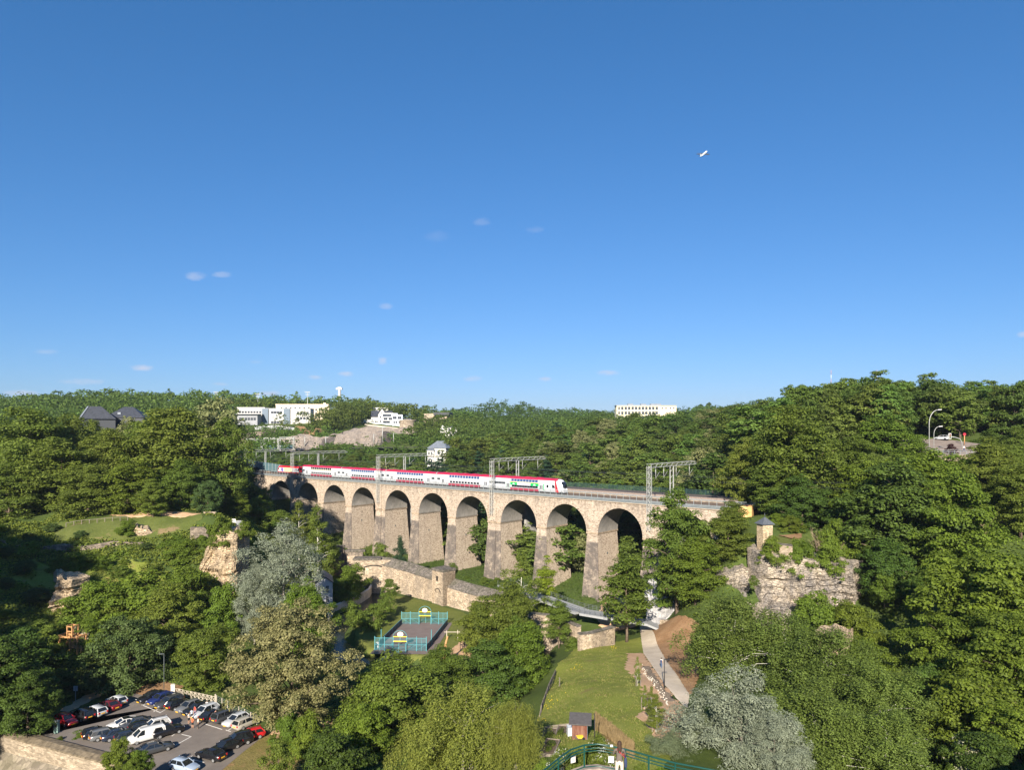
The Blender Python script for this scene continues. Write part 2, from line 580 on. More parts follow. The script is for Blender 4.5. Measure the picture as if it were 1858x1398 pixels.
# ---------------------------------------------------------------- the stone railway viaduct
VANG = radians(-40.06)
VB = 14.45
VY0 = 19.178 * VB
VP0 = Vector((-0.23586 * VY0, VY0, 0.0))
VT, VN = Vector((cos(VANG), sin(VANG), 0)), Vector((-sin(VANG), cos(VANG), 0))
DECK, CROWN, SPRING, VW = 25.8, 24.3, 16.4, 10.6


def VP(s, w, z):
    return VP0 + VT * s + VN * w + Vector((0, 0, z))


t = NT('viaduct_stone')
STONE_A, STONE_B = (0.36, 0.295, 0.23), (0.50, 0.42, 0.335)
cell = t.voro(2.3, stretch=(1, 1, 1.5), out='Color')
edge = t.voro(2.3, stretch=(1, 1, 1.5), feature='DISTANCE_TO_EDGE')
val = t.sep(cell)[0]
col = t.ramp(val, [(0.0, (0.20, 0.15, 0.11)), (0.2, STONE_A), (0.75, STONE_B), (1.0, (0.56, 0.47, 0.37))])
col = t.mix(t.ramp(t.noise(0.1, 7, 0.65), [(0.35, 0.0), (0.75, 0.5)]), col, (0.40, 0.32, 0.25))
col = t.mix(t.ramp(edge, [(0.0, 0.7), (0.06, 0.0)]), col, (0.32, 0.26, 0.205))
streak = t.noise(0.7, 6, 0.7, stretch=(1, 1, 0.08))
col = t.mix(t.ramp(streak, [(0.5, 0.0), (0.7, 0.55)]), col, (0.19, 0.165, 0.14))
band = t.math('MULTIPLY', t.ramp(t.math('DIVIDE', t.math('SUBTRACT', t.sep(t.tc())[2], 22.0), 5.0), [(0.2, 0.0), (0.75, 1.0)]), t.ramp(t.noise(0.5, 6, 0.7, stretch=(1, 1, 0.12)), [(0.45, 0.0), (0.62, 0.75)]))
col = t.mix(band, col, (0.15, 0.13, 0.11))
# soot and lichen crust on the weather face of the piers: a stain with its own outline
so = t.sep(t.tc())
m1 = t.ramp(t.math('SUBTRACT', 14.6, so[2]), [(0.0, 0.0), (0.35, 0.0), (0.9, 1.0)])
fr = t.math('LESS_THAN', so[1], t.math('MULTIPLY', t.math('SUBTRACT', so[2], 16.4), 0.055))
fr2 = t.math('LESS_THAN', so[1], t.math('ADD', t.math('MULTIPLY', t.math('SUBTRACT', so[2], 16.4), 0.05), 0.12))
nz = t.noise(1.2, 7, 0.75)
nz2 = t.noise(0.28, 3, 0.6)
crust = t.math('MULTIPLY', t.math('MULTIPLY', m1, fr2), t.ramp(t.math('ADD', t.math('MULTIPLY', nz, 0.6), t.math('MULTIPLY', nz2, 0.55)), [(0.42, 0.15), (0.62, 0.95)]))
col = t.mix(crust, col, (0.12, 0.105, 0.095))
VSTONE = t.done(col, 0.93, spec=0.12)
t.bump(t.ramp(edge, [(0, 0), (0.12, 1)]), 0.7, 0.07)
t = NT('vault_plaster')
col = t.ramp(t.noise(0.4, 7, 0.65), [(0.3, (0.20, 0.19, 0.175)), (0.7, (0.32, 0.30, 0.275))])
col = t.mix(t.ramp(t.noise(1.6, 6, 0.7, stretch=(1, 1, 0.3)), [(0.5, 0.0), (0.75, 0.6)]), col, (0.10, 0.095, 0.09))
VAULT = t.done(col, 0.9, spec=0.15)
COPING = plain('coping_stone', (0.36, 0.28, 0.20), 0.9, var=0.35, scale=1.2)
STEEL_G = plain('grey_painted_steel', (0.26, 0.29, 0.30), 0.55, var=0.12)
STEEL_D = plain('dark_grey_steel', (0.085, 0.10, 0.105), 0.55, var=0.2)
GALV = plain('galvanised_steel', (0.40, 0.41, 0.39), 0.45, 0.2, var=0.1)
BALLAST = plain('track_ballast', (0.10, 0.085, 0.075), 0.95, var=0.45, scale=6)
RAILM = plain('rail_steel', (0.20, 0.12, 0.08), 0.4, 0.6)
CONC = plain('concrete', (0.30, 0.29, 0.275), 0.85, var=0.2, scale=0.6)

via = empty('railway_viaduct', VP0, VANG, 'long tan stone railway viaduct of tall round arches and tapering piers crossing the valley', 'viaduct')
PA, PC, SPAN = 3.5, 5.2, VB
# list of supports: (s of left impost edge, impost width, thick?)
sup = []
a_i, c_i = 0.27 * VB, 0.39 * VB
s = 0.0
sup.append((0.0, a_i, False))
q = a_i + SPAN
for w, th in [(c_i, 1), (a_i, 0), (a_i, 0), (c_i, 1), (a_i, 0), (a_i, 0), (c_i, 1)]:
    sup.append((q, w, bool(th)))
    q += w + SPAN
END_S = q
q = 0.0
for w, th in [(a_i, 0), (c_i, 1)]:
    q -= SPAN + w
    sup.insert(0, (q, w, bool(th)))
START_S = q - SPAN
# spandrel walls + vaults
body = MB()
NA = 20
arches = [(sup[i][0] + sup[i][1], sup[i + 1][0]) for i in range(len(sup) - 1)]
arches = [(START_S, sup[0][0])] + arches + [(sup[-1][0] + sup[-1][1], END_S)]
ztop = DECK
LEFT_S, RIGHT_S = START_S - 30, END_S + 9
for fy, sg in ((0.0, 1), (VW, -1)):
    top, bot = [], []
    def quad(p):
        body.add(p if sg > 0 else p[::-1], [(0, 1, 2, 3)])
    # solid strips between arches
    strips = [(LEFT_S, arches[0][0])] + [(arches[i][1], arches[i + 1][0]) for i in range(len(arches) - 1)] + [(arches[-1][1], RIGHT_S)]
    for (x0, x1) in strips:
        zb = SPRING if x0 > LEFT_S + 1 and x1 < RIGHT_S - 1 else -6
        quad([(x0, fy, zb), (x1, fy, zb), (x1, fy, ztop), (x0, fy, ztop)])
    for (x0, x1) in arches:
        c, r = (x0 + x1) / 2, (x1 - x0) / 2
        pts = [(c - r * cos(pi * k / NA), SPRING + 0.35 + (CROWN - SPRING - 0.35) * sin(pi * k / NA)) for k in range(NA + 1)]
        pts = [(x0, SPRING)] + pts + [(x1, SPRING)]
        for (xa, za), (xb, zb) in zip(pts[:-1], pts[1:]):
            if xb - xa > 1e-6:
                quad([(xa, fy, za), (xb, fy, zb), (xb, fy, ztop), (xa, fy, ztop)])
for x in (LEFT_S, RIGHT_S):
    body.add([(x, 0, -6), (x, VW, -6), (x, VW, ztop), (x, 0, ztop)], [(0, 1, 2, 3)])
body.add([(LEFT_S, 0, ztop), (RIGHT_S, 0, ztop), (RIGHT_S, VW, ztop), (LEFT_S, VW, ztop)], [(0, 1, 2, 3)])
for (x, zb) in ((arches[0][0], -6), (arches[-1][1], -6)):
    body.add([(x, 0, zb), (x, VW, zb), (x, VW, SPRING), (x, 0, SPRING)], [(0, 1, 2, 3)])
body.build('spandrel_wall', VSTONE, via)
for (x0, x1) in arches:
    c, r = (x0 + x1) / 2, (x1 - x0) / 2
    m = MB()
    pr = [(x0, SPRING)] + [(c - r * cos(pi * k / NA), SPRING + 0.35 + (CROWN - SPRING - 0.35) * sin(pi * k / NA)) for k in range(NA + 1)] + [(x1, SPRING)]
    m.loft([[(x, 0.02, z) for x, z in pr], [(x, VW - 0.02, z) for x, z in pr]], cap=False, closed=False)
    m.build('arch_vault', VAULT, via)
    # voussoir ring, slightly proud of the spandrel
    m = MB()
    for k in range(26):
        t0, t1 = pi * (k + 0.06) / 26, pi * (k + 0.94) / 26
        for (y0, y1) in ((-0.07, 0.3),):
            P = []
            for tt in (t0, t1):
                for rr in (0.0, 0.62):
                    P.append((c - (r + rr) * cos(tt), SPRING + 0.35 + (CROWN - SPRING - 0.35 + rr) * sin(tt)))
            (a0, b0), (a1, b1), (a2, b2), (a3, b3) = P
            m.add([(a0, y0, b0), (a2, y0, b2), (a3, y0, b3), (a1, y0, b1), (a0, y1, b0), (a2, y1, b2), (a3, y1, b3), (a1, y1, b1)],
                  [(0, 1, 2, 3), (3, 2, 6, 7), (0, 3, 7, 4), (1, 0, 4, 5), (2, 1, 5, 6)])
    m.build('arch_ring', VSTONE, via)
# piers with batter, imposts, pilasters
for (x, w, th) in sup:
    m = MB()
    x0, x1 = x + 0.2, x + w - 0.2
    zb, bt, bf = -7.0, 0.062, 0.06
    zt = SPRING
    h = zt - zb
    m.loft([[(x0 - bt * h, -bf * h, zb), (x1 + bt * h, -bf * h, zb), (x1 + bt * h, VW + bf * h, zb), (x0 - bt * h, VW + bf * h, zb)],
            [(x0, 0.0, zt), (x1, 0.0, zt), (x1, VW, zt), (x0, VW, zt)]], smooth=False)
    if th:   # flat buttress strip on the weather face
        cx = (x0 + x1) / 2
        m.loft([[(cx - 2.3, -bf * h - 0.35, zb), (cx + 1.2, -bf * h - 0.35, zb), (cx + 1.2, -bf * h + .2, zb), (cx - 2.3, -bf * h + .2, zb)],
                [(cx - 1.6, -0.35, zt), (cx + 0.9, -0.35, zt), (cx + 0.9, 0.2, zt), (cx - 1.6, 0.2, zt)]], smooth=False)
        m.box(cx - 1.5, cx + 0.9, -0.3, 0.2, SPRING + .5, DECK - 0.02)
    m.build('pier', VSTONE, via)
    m = MB()
    m.box(x, x1 + 0.2, -0.22, VW + 0.22, SPRING - 0.1, SPRING + 0.36)
    if th: m.box(cx - 1.8, cx + 1.15, -0.62, -0.2, SPRING - 0.08, SPRING + 0.34)
    m.build('impost', COPING, via)
    # putlog holes: one dark drain mouth on each pier side
    m = MB()
    zz = 9.5 + RNG.random()
    yy = VW * 0.42
    xs = x1 + bt * (SPRING - zz)
    m.box(xs - 0.3, xs + 0.12, yy, yy + 0.35, zz, zz + 0.6)
    m.build('drain_spout', STEEL_D, via)
# coping, walkway bands, parapet of the deck
m = MB()
m.box(LEFT_S, RIGHT_S, -0.25, 0.35, DECK + 0.01, DECK + 0.22)
m.build('coping', COPING, via)
m = MB()
for k, z in enumerate((26.06, 26.36, 26.66)):
    m.box(LEFT_S, RIGHT_S, -0.30 - 0.12 * k, 0.1 - .1 * k, z, z + 0.16)
m.build('cable_trough', STEEL_G, via)
m = MB()
m.box(LEFT_S, RIGHT_S, 0.36, VW - 0.3, DECK + .01, DECK + 0.75)
m.build('ballast_bed', BALLAST, via)
m = MB()
for tr in (3.4, 7.6):
    for g in (-0.72, 0.72):
        m.box(LEFT_S, RIGHT_S, tr + g - 0.05, tr + g + 0.05, DECK + 0.76, DECK + 1.0)
m.build('rail', RAILM, via)
m = MB()
m.box(LEFT_S, RIGHT_S, VW - 0.28, VW + 0.25, DECK + .01, DECK + 1.05)
m.build('far_parapet', COPING, via)
RAIL0, RAIL1 = 26.85, 28.35
m = MB()
m.box(-0.045, 0.045, -0.05, 0.05, 0, RAIL1 - RAIL0 + 0.05)
post_me = m.mesh('railing_post', STEEL_G)
x = LEFT_S + 1
while x < RIGHT_S - .5:
    link('railing_post', post_me, via, (x, -0.35, RAIL0 - .03))
    x += 2.1
m = MB()
for z in (RAIL0 + 0.1, RAIL1):
    m.box(LEFT_S, RIGHT_S, -0.385, -0.315, z - 0.04, z + 0.04)
m.build('railing_rail', STEEL_G, via)
m = MB()
x = LEFT_S + 1
while x < RIGHT_S - .5:
    m.add([(x, -0.35, RAIL0 + .1), (x + 0.045, -0.35, RAIL0 + .1), (x + 0.045, -0.35, RAIL1), (x, -0.35, RAIL1)], [(0, 1, 2, 3)])
    x += 0.14
m.build('railing_mesh', STEEL_D, via, kind='stuff')
# stone continues as end wall to the right: yellow rendered parapet
YELLOW = plain('yellow_render', (0.62, 0.40, 0.17), 0.85, var=0.12, scale=0.7)
tm = empty('end_parapet', VP(RIGHT_S - 1.0, -1.2, 22), VANG + .25, 'sloping yellow rendered end wall where the viaduct meets the cliff', 'wall')
m = MB()
m.xprism([(-3.4, -1), (1.4, -1), (1.4, 5.3), (0.2, 5.6), (-3.4, 3.2)], -0.35, 0.4)
m.build('wall_panel', YELLOW, tm)
m = MB()
m.box(1.45, 2.5, -0.5, 3.0, -1, 5.45)
m.build('end_pillar', plain('orange_render', (0.58, 0.33, 0.13), 0.85, var=0.1), tm)
m = MB()
for k in range(5):
    m.box(-3.9 + k * 0.95, -3.82 + k * 0.95, 0.5, 0.58, 2, 6.6 - k * .35)
for z in (4.3, 5.0):
    m.bar((-3.9, .54, z + 1.1), (0, .54, z - .2), 0.07)
m.build('steel_screen', STEEL_G, tm)

# ---------------------------------------------------------------- the second, concrete viaduct behind
v2 = empty('concrete_viaduct', VP0, VANG, 'plain grey concrete railway bridge hidden behind the stone viaduct, green fence along its far edge', 'viaduct')
m = MB()
m.box(LEFT_S, RIGHT_S + 6, 13.2, 24.0, 24.4, 26.9)
m.build('deck', CONC, v2)
for (x, w, th) in sup:
    if th:
        m = MB()
        m.box(x + 1.0, x + 4.6, 14.2, 23.0, -6, 24.38)
        m.box(x + 1.6, x + 1.8, 14.0, 14.2, -6, 24.0)
        m.build('pier', CONC, v2)
FENCE_G = plain('dark_green_fence', (0.035, 0.075, 0.075), 0.6)
m = MB()
x = LEFT_S
while x < RIGHT_S + 6:
    m.add([(x, 23.8, 26.9), (x + 0.06, 23.8, 26.9), (x + 0.06, 23.8, 28.7), (x, 23.8, 28.7)], [(0, 1, 2, 3)])
    x += 0.15
m.build('fence_mesh', FENCE_G, v2, kind='stuff')
m = MB()
m.box(-0.05, 0.05, -0.05, 0.05, 0, 1.95)
pm = m.mesh('fence_post', FENCE_G)
x = LEFT_S
while x < RIGHT_S + 6:
    link('fence_post', pm, v2, (x, 23.9, 26.9))
    x += 3.0
m = MB()
m.box(LEFT_S, RIGHT_S + 6, 13.3, 13.9, 26.91, 27.5)
m.build('parapet', plain('pink_concrete', (0.24, 0.19, 0.165), 0.85, var=0.25), v2)
m = MB()
m.box(LEFT_S, RIGHT_S + 6, 14.0, 23.0, 26.905, 27.3)
m.build('ballast_bed', BALLAST, v2)


# ---------------------------------------------------------------- catenary gantries
def lattice(m, p, q, w, bay, ax, both=True, r=0.055):
    """square lattice girder from p to q; ax = a vector across it"""
    p, q = Vector(p), Vector(q)
    d = (q - p)
    L = d.length
    d.normalize()
    a = Vector(ax).normalized() * (w / 2)
    b = d.cross(a).normalized() * (w / 2)
    cs = [a + b, a - b, -a - b, -a + b]
    for c in cs: m.bar(p + c, q + c, r * 2)
    n = max(1, int(round(L / bay)))
    for i in range(n):
        u0, u1 = p + d * (L * i / n), p + d * (L * (i + 1) / n)
        um = (u0 + u1) / 2
        for k in range(4):
            c0, c1 = cs[k], cs[(k + 1) % 4]
            m.bar(u0 + c0, um + c1, r * 1.15)
            m.bar(um + c1, u1 + c0, r * 1.15)


def gantry(s, label, back=True):
    g = empty('catenary_gantry', VP(s, 0, 0), VANG, label, 'gantry', 'lattice gantries over the railway')
    zt = 37.0
    m = MB()
    lattice(m, (0, -0.75, 19.0), (0, -0.75, zt - 0.6), 0.95, 2.4, (1, 0, 0))
    m.box(-0.6, 0.6, -0.25, 0.05, 19.6, 20.0)
    m.box(-0.6, 0.6, -0.25, 0.05, 24.4, 24.8)
    m.build('mast', GALV, g)
    m = MB()
    lattice(m, (0, -1.2, zt - 0.5), (0, 26.0, zt - 0.5), 0.95, 2.9, (1, 0, 0))
    for sx in (-.475, .475):
        m.bar((sx, 26, zt - .03), (0, 28, zt - .8), 0.12)
        m.bar((sx, 26, zt - .97), (0, 28, zt - .8), 0.12)
    m.build('cross_girder', GALV, g)
    m = MB()
    for dx in (-.5, .5):
        m.bar((dx, 12.2, 26.6), (dx, 12.2, zt - 1.0), 0.24)
    for k in range(5):
        m.bar((-.5, 12.2, 27 + k * 1.8), (.5, 12.2, 28.2 + k * 1.8), 0.09)
    m.build('middle_post', GALV, g)
    m = MB()
    m.tube([(0, 3.4, zt - 1), (0, 3.4, zt - 4.2)], 0.08)
    m.bar((0, 3.4, zt - 4), (0.0, 5.6, zt - 2.4), 0.06)
    da = m.mesh('drop_arm', GALV)
    for y in (0, 4.6, 12.0, 20.4):
        link('drop_arm', da, g, (0, y - .6, 0))
    return g


mids = [x + w / 2 - 0.4 for (x, w, th) in sup if th]
glabels = ['lattice catenary gantry above the red locomotive at the far end of the viaduct', 'lattice catenary gantry above the second coach of the train',
           'lattice catenary gantry behind the last white coach near the driving cab', 'lattice catenary gantry on the empty track ahead of the train']
for s_, lb in zip(mids, glabels):
    gantry(s_, lb)
m = MB()
for y, z in ((3.4, 32.6), (7.6, 32.6), (3.4, 34.2), (7.6, 34.2), (16, 32.8), (20, 32.8)):
    xs = [LEFT_S] + mids + [RIGHT_S + 40]
    for a_, b_ in zip(xs[:-1], xs[1:]):
        pts = [VP(a_ + (b_ - a_) * k / 6, y, z - (0.5 if z > 33 else 0.06) * sin(pi * k / 6)) for k in range(7)]
        m.tube(pts, 0.016, 3)
tag(m.build('overhead_wire', STEEL_D), 'thin overhead contact wires strung between the lattice gantries', 'wire')

# ---------------------------------------------------------------- the train
WHITE = plain('white_train_paint', (0.50, 0.52, 0.55), 0.35, var=0.04, scale=0.5, spec=0.5)
RED = plain('ruby_train_paint', (0.36, 0.018, 0.055), 0.4, var=0.1, scale=0.5, spec=0.5)
RED2 = plain('bright_red_paint', (0.55, 0.02, 0.03), 0.35, var=0.08, spec=0.5)
YEL = plain('yellow_paint', (0.75, 0.55, 0.05), 0.4, var=0.05)
GREEN = plain('green_vinyl', (0.012, 0.36, 0.10), 0.4, var=0.05)
UNDER = plain('underframe', (0.03, 0.03, 0.033), 0.7, var=0.3)
WGLASS = plain('train_window_glass', (0.012, 0.016, 0.022), 0.08, var=0.2, spec=0.8)
BGLASS = plain('blue_tinted_glass', (0.04, 0.085, 0.20), 0.08, var=0.15, spec=0.9)
GREYP = plain('light_grey_panel', (0.30, 0.31, 0.33), 0.5)
PALEY = plain('pale_yellow_vinyl', (0.78, 0.68, 0.30), 0.4, var=0.04)
PURP = plain('violet_vinyl', (0.13, 0.08, 0.35), 0.4, var=0.04)

TZ = DECK + 1.0
train = empty('passenger_train', VP(0, 3.4, TZ), VANG, 'long white double deck train with ruby roof crossing the viaduct behind a red locomotive', 'train')
TX0 = (Vector((-87.5, 302.0, 0)) - VP(0, 3.4, 0)).dot(VT)


def ringx(x, prof):
    return [(x, y, z) for y, z in prof]


def prof(w=1.39, h=4.63, b=0.45, r=0.75, sc=1.0):
    p = [(-w * .92, b), (-w, b + .35), (-w, h - 1.35), (-w * .93, h - .7), (-w * .72, h - .22), (-w * .35, h - .03), (w * .35, h - .03), (w * .72, h - .22), (w * .93, h - .7), (w, h - 1.35), (w, b + .35), (w * .92, b)]
    return p


def coach_shell(x0, x1, nose=False):
    m = MB()
    P = prof()
    n = len(P)
    rings = [ringx(x0, P), ringx(x1 if not nose else x1 - 3.2, P)]
    if nose:
        for dx, sc, zs in ((2.2, .98, .985), (1.2, .95, .93), (0.5, .88, .80), (0.1, .80, .66), (0.0, .70, .52)):
            rings.append([(x1 - dx - (0.0 if z < 2.2 else (z - 2.2) * 0.18), y * sc, 0.45 + (z - 0.45) * zs) for y, z in P])
    m.loft(rings, 0, True, False)
    return m


win_lo = MB().box(-.5, .5, -1.435, -1.37, 0, .66).mesh('lower_window', WGLASS)
win_up_me = {}
for key, mt in (('d', WGLASS), ('b', BGLASS)):
    m = MB()
    m.add([(-.52, -1.42, 0), (.52, -1.42, 0), (.52, -1.355, .78), (-.52, -1.355, .78), (-.52, -1.2, 0), (.52, -1.2, 0), (.52, -1.2, .78), (-.52, -1.2, .78)],
          [(0, 1, 2, 3), (1, 5, 6, 2), (4, 0, 3, 7), (3, 2, 6, 7), (5, 4, 7, 6)])
    win_up_me[key] = m.mesh('upper_window', mt)
win_end = MB().box(-.72, .72, -1.43, -1.36, 0, .72).mesh('end_window', plain('grey_window_glass', (0.06, 0.07, 0.08), 0.15, spec=0.7))
door_me = MB().box(-.75, .75, -1.46, -1.36, 0, 2.1)
door_me.box(-.5, -.14, -1.48, -1.46, .55, 1.75, 1).box(.14, .5, -1.48, -1.46, .55, 1.75, 1)
door_me = door_me.mesh('door', [WHITE, WGLASS])
bogie = MB()
for bx in (-1.25, 1.25):
    for sy in (-.75, .75):
        n = 12
        bogie.loft([[(bx + .46 * cos(2 * pi * k / n), sy + d, .46 + .46 * sin(2 * pi * k / n)) for k in range(n)] for d in (-.07, .07)])
bogie.box(-1.9, 1.9, -1.1, 1.1, .45, .8)
bogie = bogie.mesh('bogie', UNDER)
logo = MB()
logo.add([(-.55, 0, 0), (.55, 0, 0), (.42, 0, .34), (.12, 0, .26), (0, 0, .62), (-.18, 0, .3), (-.42, 0, .4)], [(0, 1, 2, 3, 4, 5, 6)])
logo = logo.mesh('leaf_emblem', WHITE)

LC = 27.27


def coach(i, tint, cab=False):
    x0 = TX0 + i * LC + 0.22
    x1 = TX0 + (i + 1) * LC - (0.22 if not cab else -0.3)
    c = empty('passenger_coach' if not cab else 'driving_trailer', (0, 0, 0))
    c.parent = train
    coach_shell(x0, x1, cab).build('body', WHITE, c)
    m = MB()
    P = [(y * 1.012, z + .015) for y, z in prof()[3:9]]
    xe = x1 if not cab else x1 - 3.0
    m.loft([ringx(x0 - .02, P), ringx(xe, P)], 0, False, False, closed=False)
    if cab:
        m.loft([ringx(xe, P), ringx(xe + .9, P)], 0, False, False, closed=False)
    m.build('roof', RED, c)
    m = MB()
    m.box(x0, xe, -1.2, 1.2, .25, .5)
    m.build('underframe', UNDER, c)
    u = lambda f: x0 + f * (x1 - x0)
    band0, band1 = (.225, .775) if not cab else (.245, .66)
    m = MB()
    m.box(u(band0), u(band1), -1.425, -1.38, .42, 1.12)
    m.build('lower_band', RED, c)
    nw = 11 if not cab else 9
    for k in range(nw):
        f = u(band0 + .01) + (k + .5) * (u(band1) - u(band0) - .5) / nw
        ul = link('upper_window', win_up_me[tint], c, (f, 0, 3.12))
    nl = 10
    for k in range(nl):
        f = u(band0 + .02) + (k + .5) * (u(band1) - u(band0) - .8) / nl
        link('lower_window', win_lo, c, (f, 0, 1.3))
    for f in ((.13, .87) if not cab else (.21, .70)):
        link('door', door_me, c, (u(f), 0, .62))
    for f in ((.045, .955) if not cab else (.03, .085, .14)):
        link('end_window', win_end, c, (u(f), 0, 2.05))
    for f in (.13, .87):
        link('bogie', bogie, c, (u(f), 0, -.2))
    m = MB()
    m.box(u(band0), u(band1), -1.405, -1.38, 2.02, 2.05)
    m.build('waist_line', GREYP, c)
    if i == 0 or cab:
        m = MB()
        m.box(u(band0) - (1.5 if cab else 0), u(band1) + (1.6 if cab else 0), -1.43, -1.38, 2.86, 2.98)
        m.build('yellow_stripe', YEL, c)
    if cab:
        for a, b in ((.248, .345), (.545, .66)):
            m = MB()
            m.box(u(a), u(b), -1.428, -1.38, 1.98, 2.84)
            m.build('green_panel', GREEN, c)
            link('leaf_emblem', logo, c, (u((a + b) / 2), -1.432, 2.1))
        for a, b in ((.178, .185), (.236, .243), (.668, .674), (.727, .738)):
            m = MB()
            m.box(u(a), u(b), -1.427, -1.38, .9, 2.84)
            m.build('green_panel', GREEN, c)
        m = MB()
        m.box(u(.775), u(.80), -1.43, -1.36, 1.75, 2.6)
        m.build('cab_window', WGLASS, c)
        m = MB()
        m.xprism([(u(.852), 1.75), (u(.892), 1.75), (u(.880), 2.55), (u(.852), 2.75)], -1.43, -1.36)
        m.build('cab_window', WGLASS, c)
        # red sweep round the nose, windscreen, lower apron
        m = MB()
        P = [(y * 1.03, .45 + (z - .45) * 1.006) for y, z in prof()]
        m.loft([[(x1 - 2.75 - .1 * (z - .45), y, z) for y, z in P], [(x1 - 1.55 - .32 * (z - .45), y * .985, .45 + (z - .45) * .97) for y, z in P]], 0, False, False)
        m.build('red_sweep', RED2, c)
        m = MB()
        rs = []
        for (xo, z, w) in ((.10, 2.0, 1.0), (.06, 2.5, 1.04), (-.10, 3.05, 1.0), (-.62, 3.72, .88)):
            rs.append([(x1 + xo - .62, -w - .14, z), (x1 + xo - .12, -w * .8, z), (x1 + xo, -w * .4, z), (x1 + xo, w * .4, z), (x1 + xo - .12, w * .8, z), (x1 + xo - .62, w + .14, z)])
        m.loft(rs, 0, False, True, closed=False)
        m.build('windscreen', WGLASS, c)
        m = MB()
        m.box(x1 - 2.2, x1 - .25, -1.25, 1.25, .2, .75)
        m.build('front_apron', UNDER, c)
        for sy in (-.85, .85):
            m = MB()
            m.box(x1 - .25, x1 - .02, sy - .2, sy + .2, 1.25, 1.5)
            m.build('headlight', plain('lamp_glass', (0.8, 0.8, 0.75), 0.1), c)
    else:
        m = MB()
        m.box(x1 + .01, x1 + .43, -1.0, 1.0, .9, 3.9)
        m.build('gangway_bellows', UNDER, c)
    for k in range(5 if not cab else 4):
        m = MB() if k == 0 else m
        m.box(u(.1 + .17 * k), u(.1 + .17 * k) + 2.0, -.55, .55, 4.58, 4.72)
    m.build('roof_vent', RED, c)


for i in range(5):
    coach(i, 'd' if i == 0 else 'b', i == 4)
loco = empty('locomotive', (0, 0, 0))
loco.parent = train
LX1 = TX0 - 0.4
LX0 = LX1 - 18.6
m = MB()
P = [(-1.42, .9), (-1.48, 1.2), (-1.48, 3.0), (-1.3, 3.55), (-.7, 3.85), (.7, 3.85), (1.3, 3.55), (1.48, 3.0), (1.48, 1.2), (1.42, .9)]
rings = [[(x, y * sc, .9 + (z - .9) * zs) for y, z in P] for x, sc, zs in ((LX0, .8, .55), (LX0 + .35, .92, .8), (LX0 + 1.2, 1, 1), (LX1 - 1.2, 1, 1), (LX1 - .35, .92, .8), (LX1, .8, .55))]
m.loft(rings, 0, True, False)
m.build('body', RED2, loco)
m = MB()
m.box(LX0 + .9, LX1 - 1.7, -1.51, -1.44, 1.35, 3.05)
m.build('side_panel', WHITE, loco)
m = MB()
m.box(LX0 + 5.6, LX0 + 11.4, -1.525, -1.5, 1.42, 2.98)
m.build('yellow_panel', PALEY, loco)
m = MB()
m.box(LX0 + 3.3, LX0 + 4.7, -1.525, -1.5, 1.6, 2.9)
m.box(LX0 + 4.1, LX0 + 4.9, -1.535, -1.51, 1.35, 1.75)
m.build('violet_panel', PURP, loco)
m = MB()   # big letter strokes of the livery, too far away to read
Lx = LX0 + 5.9
for dx, dz, w, h in ((0, .2, 1.1, .18), (0, .75, 1.1, .16), (.9, .3, .2, .5), (1.5, .1, .25, 1.2), (2.2, .1, .25, 1.2), (1.5, 1.1, .9, .18), (1.6, .55, .8, .14), (3.0, .1, .2, 1.2), (3.0, .1, .9, .16), (4.3, .1, .2, 1.25), (4.4, 1.2, .8, .16)):
    m.box(Lx + dx, Lx + dx + w, -1.54, -1.52, 1.5 + dz, 1.5 + dz + h)
for k in range(4):
    m.box(LX0 + 11.9 + k * 1.1, LX0 + 12.1 + k * 1.1, -1.54, -1.5, 1.5, 2.9)
    m.bar((LX0 + 12.0 + k * 1.1, -1.53, 2.85), (LX0 + 12.7 + k * 1.1, -1.53, 1.6), .14)
m.build('livery_lettering', GREYP, loco)
for x in (LX0 + 1.0, LX1 - 2.3):
    m = MB()
    m.box(x, x + .65, -1.53, -1.44, 2.1, 2.95)
    m.build('cab_window', WGLASS, loco)
for x, sg in ((LX0, -1), (LX1, 1)):
    m = MB()
    m.box(x - .04 if sg < 0 else x - .3, x + .3 if sg < 0 else x + .04, -1.0, 1.0, 1.9, 2.5)
    m.build('windscreen', WGLASS, loco)
for x in (LX0 + 4, LX1 - 4):
    link('bogie', bogie, loco, (x, 0, -.2))
m = MB()
m.box(LX0 + .8, LX1 - .8, -1.3, 1.3, .35, .9)
m.build('underframe', UNDER, loco)
m = MB()
m.box(LX0 + 3, LX1 - 3, -.9, .9, 3.86, 4.1)
m.bar((LX0 + 4, 0, 4.1), (LX0 + 5.6, 0, 5.0), .1)
m.bar((LX0 + 5.6, 0, 5.0), (LX0 + 4.2, 0, 5.8), .1)
m.box(LX0 + 4.1, LX0 + 4.3, -.8, .8, 5.78, 5.86)
m.build('pantograph', UNDER, loco)
# ---------------------------------------------------------------- surfaces of the valley floor
def inpoly(X, Y, poly):
    c = np.zeros(np.shape(X), bool)
    for i in range(len(poly)):
        (x0, y0), (x1, y1) = poly[i], poly[i - 1]
        if y0 == y1: continue
        c ^= ((y0 > Y) != (y1 > Y)) & (X < (x1 - x0) * (Y - y0) / (y1 - y0) + x0)
    return c


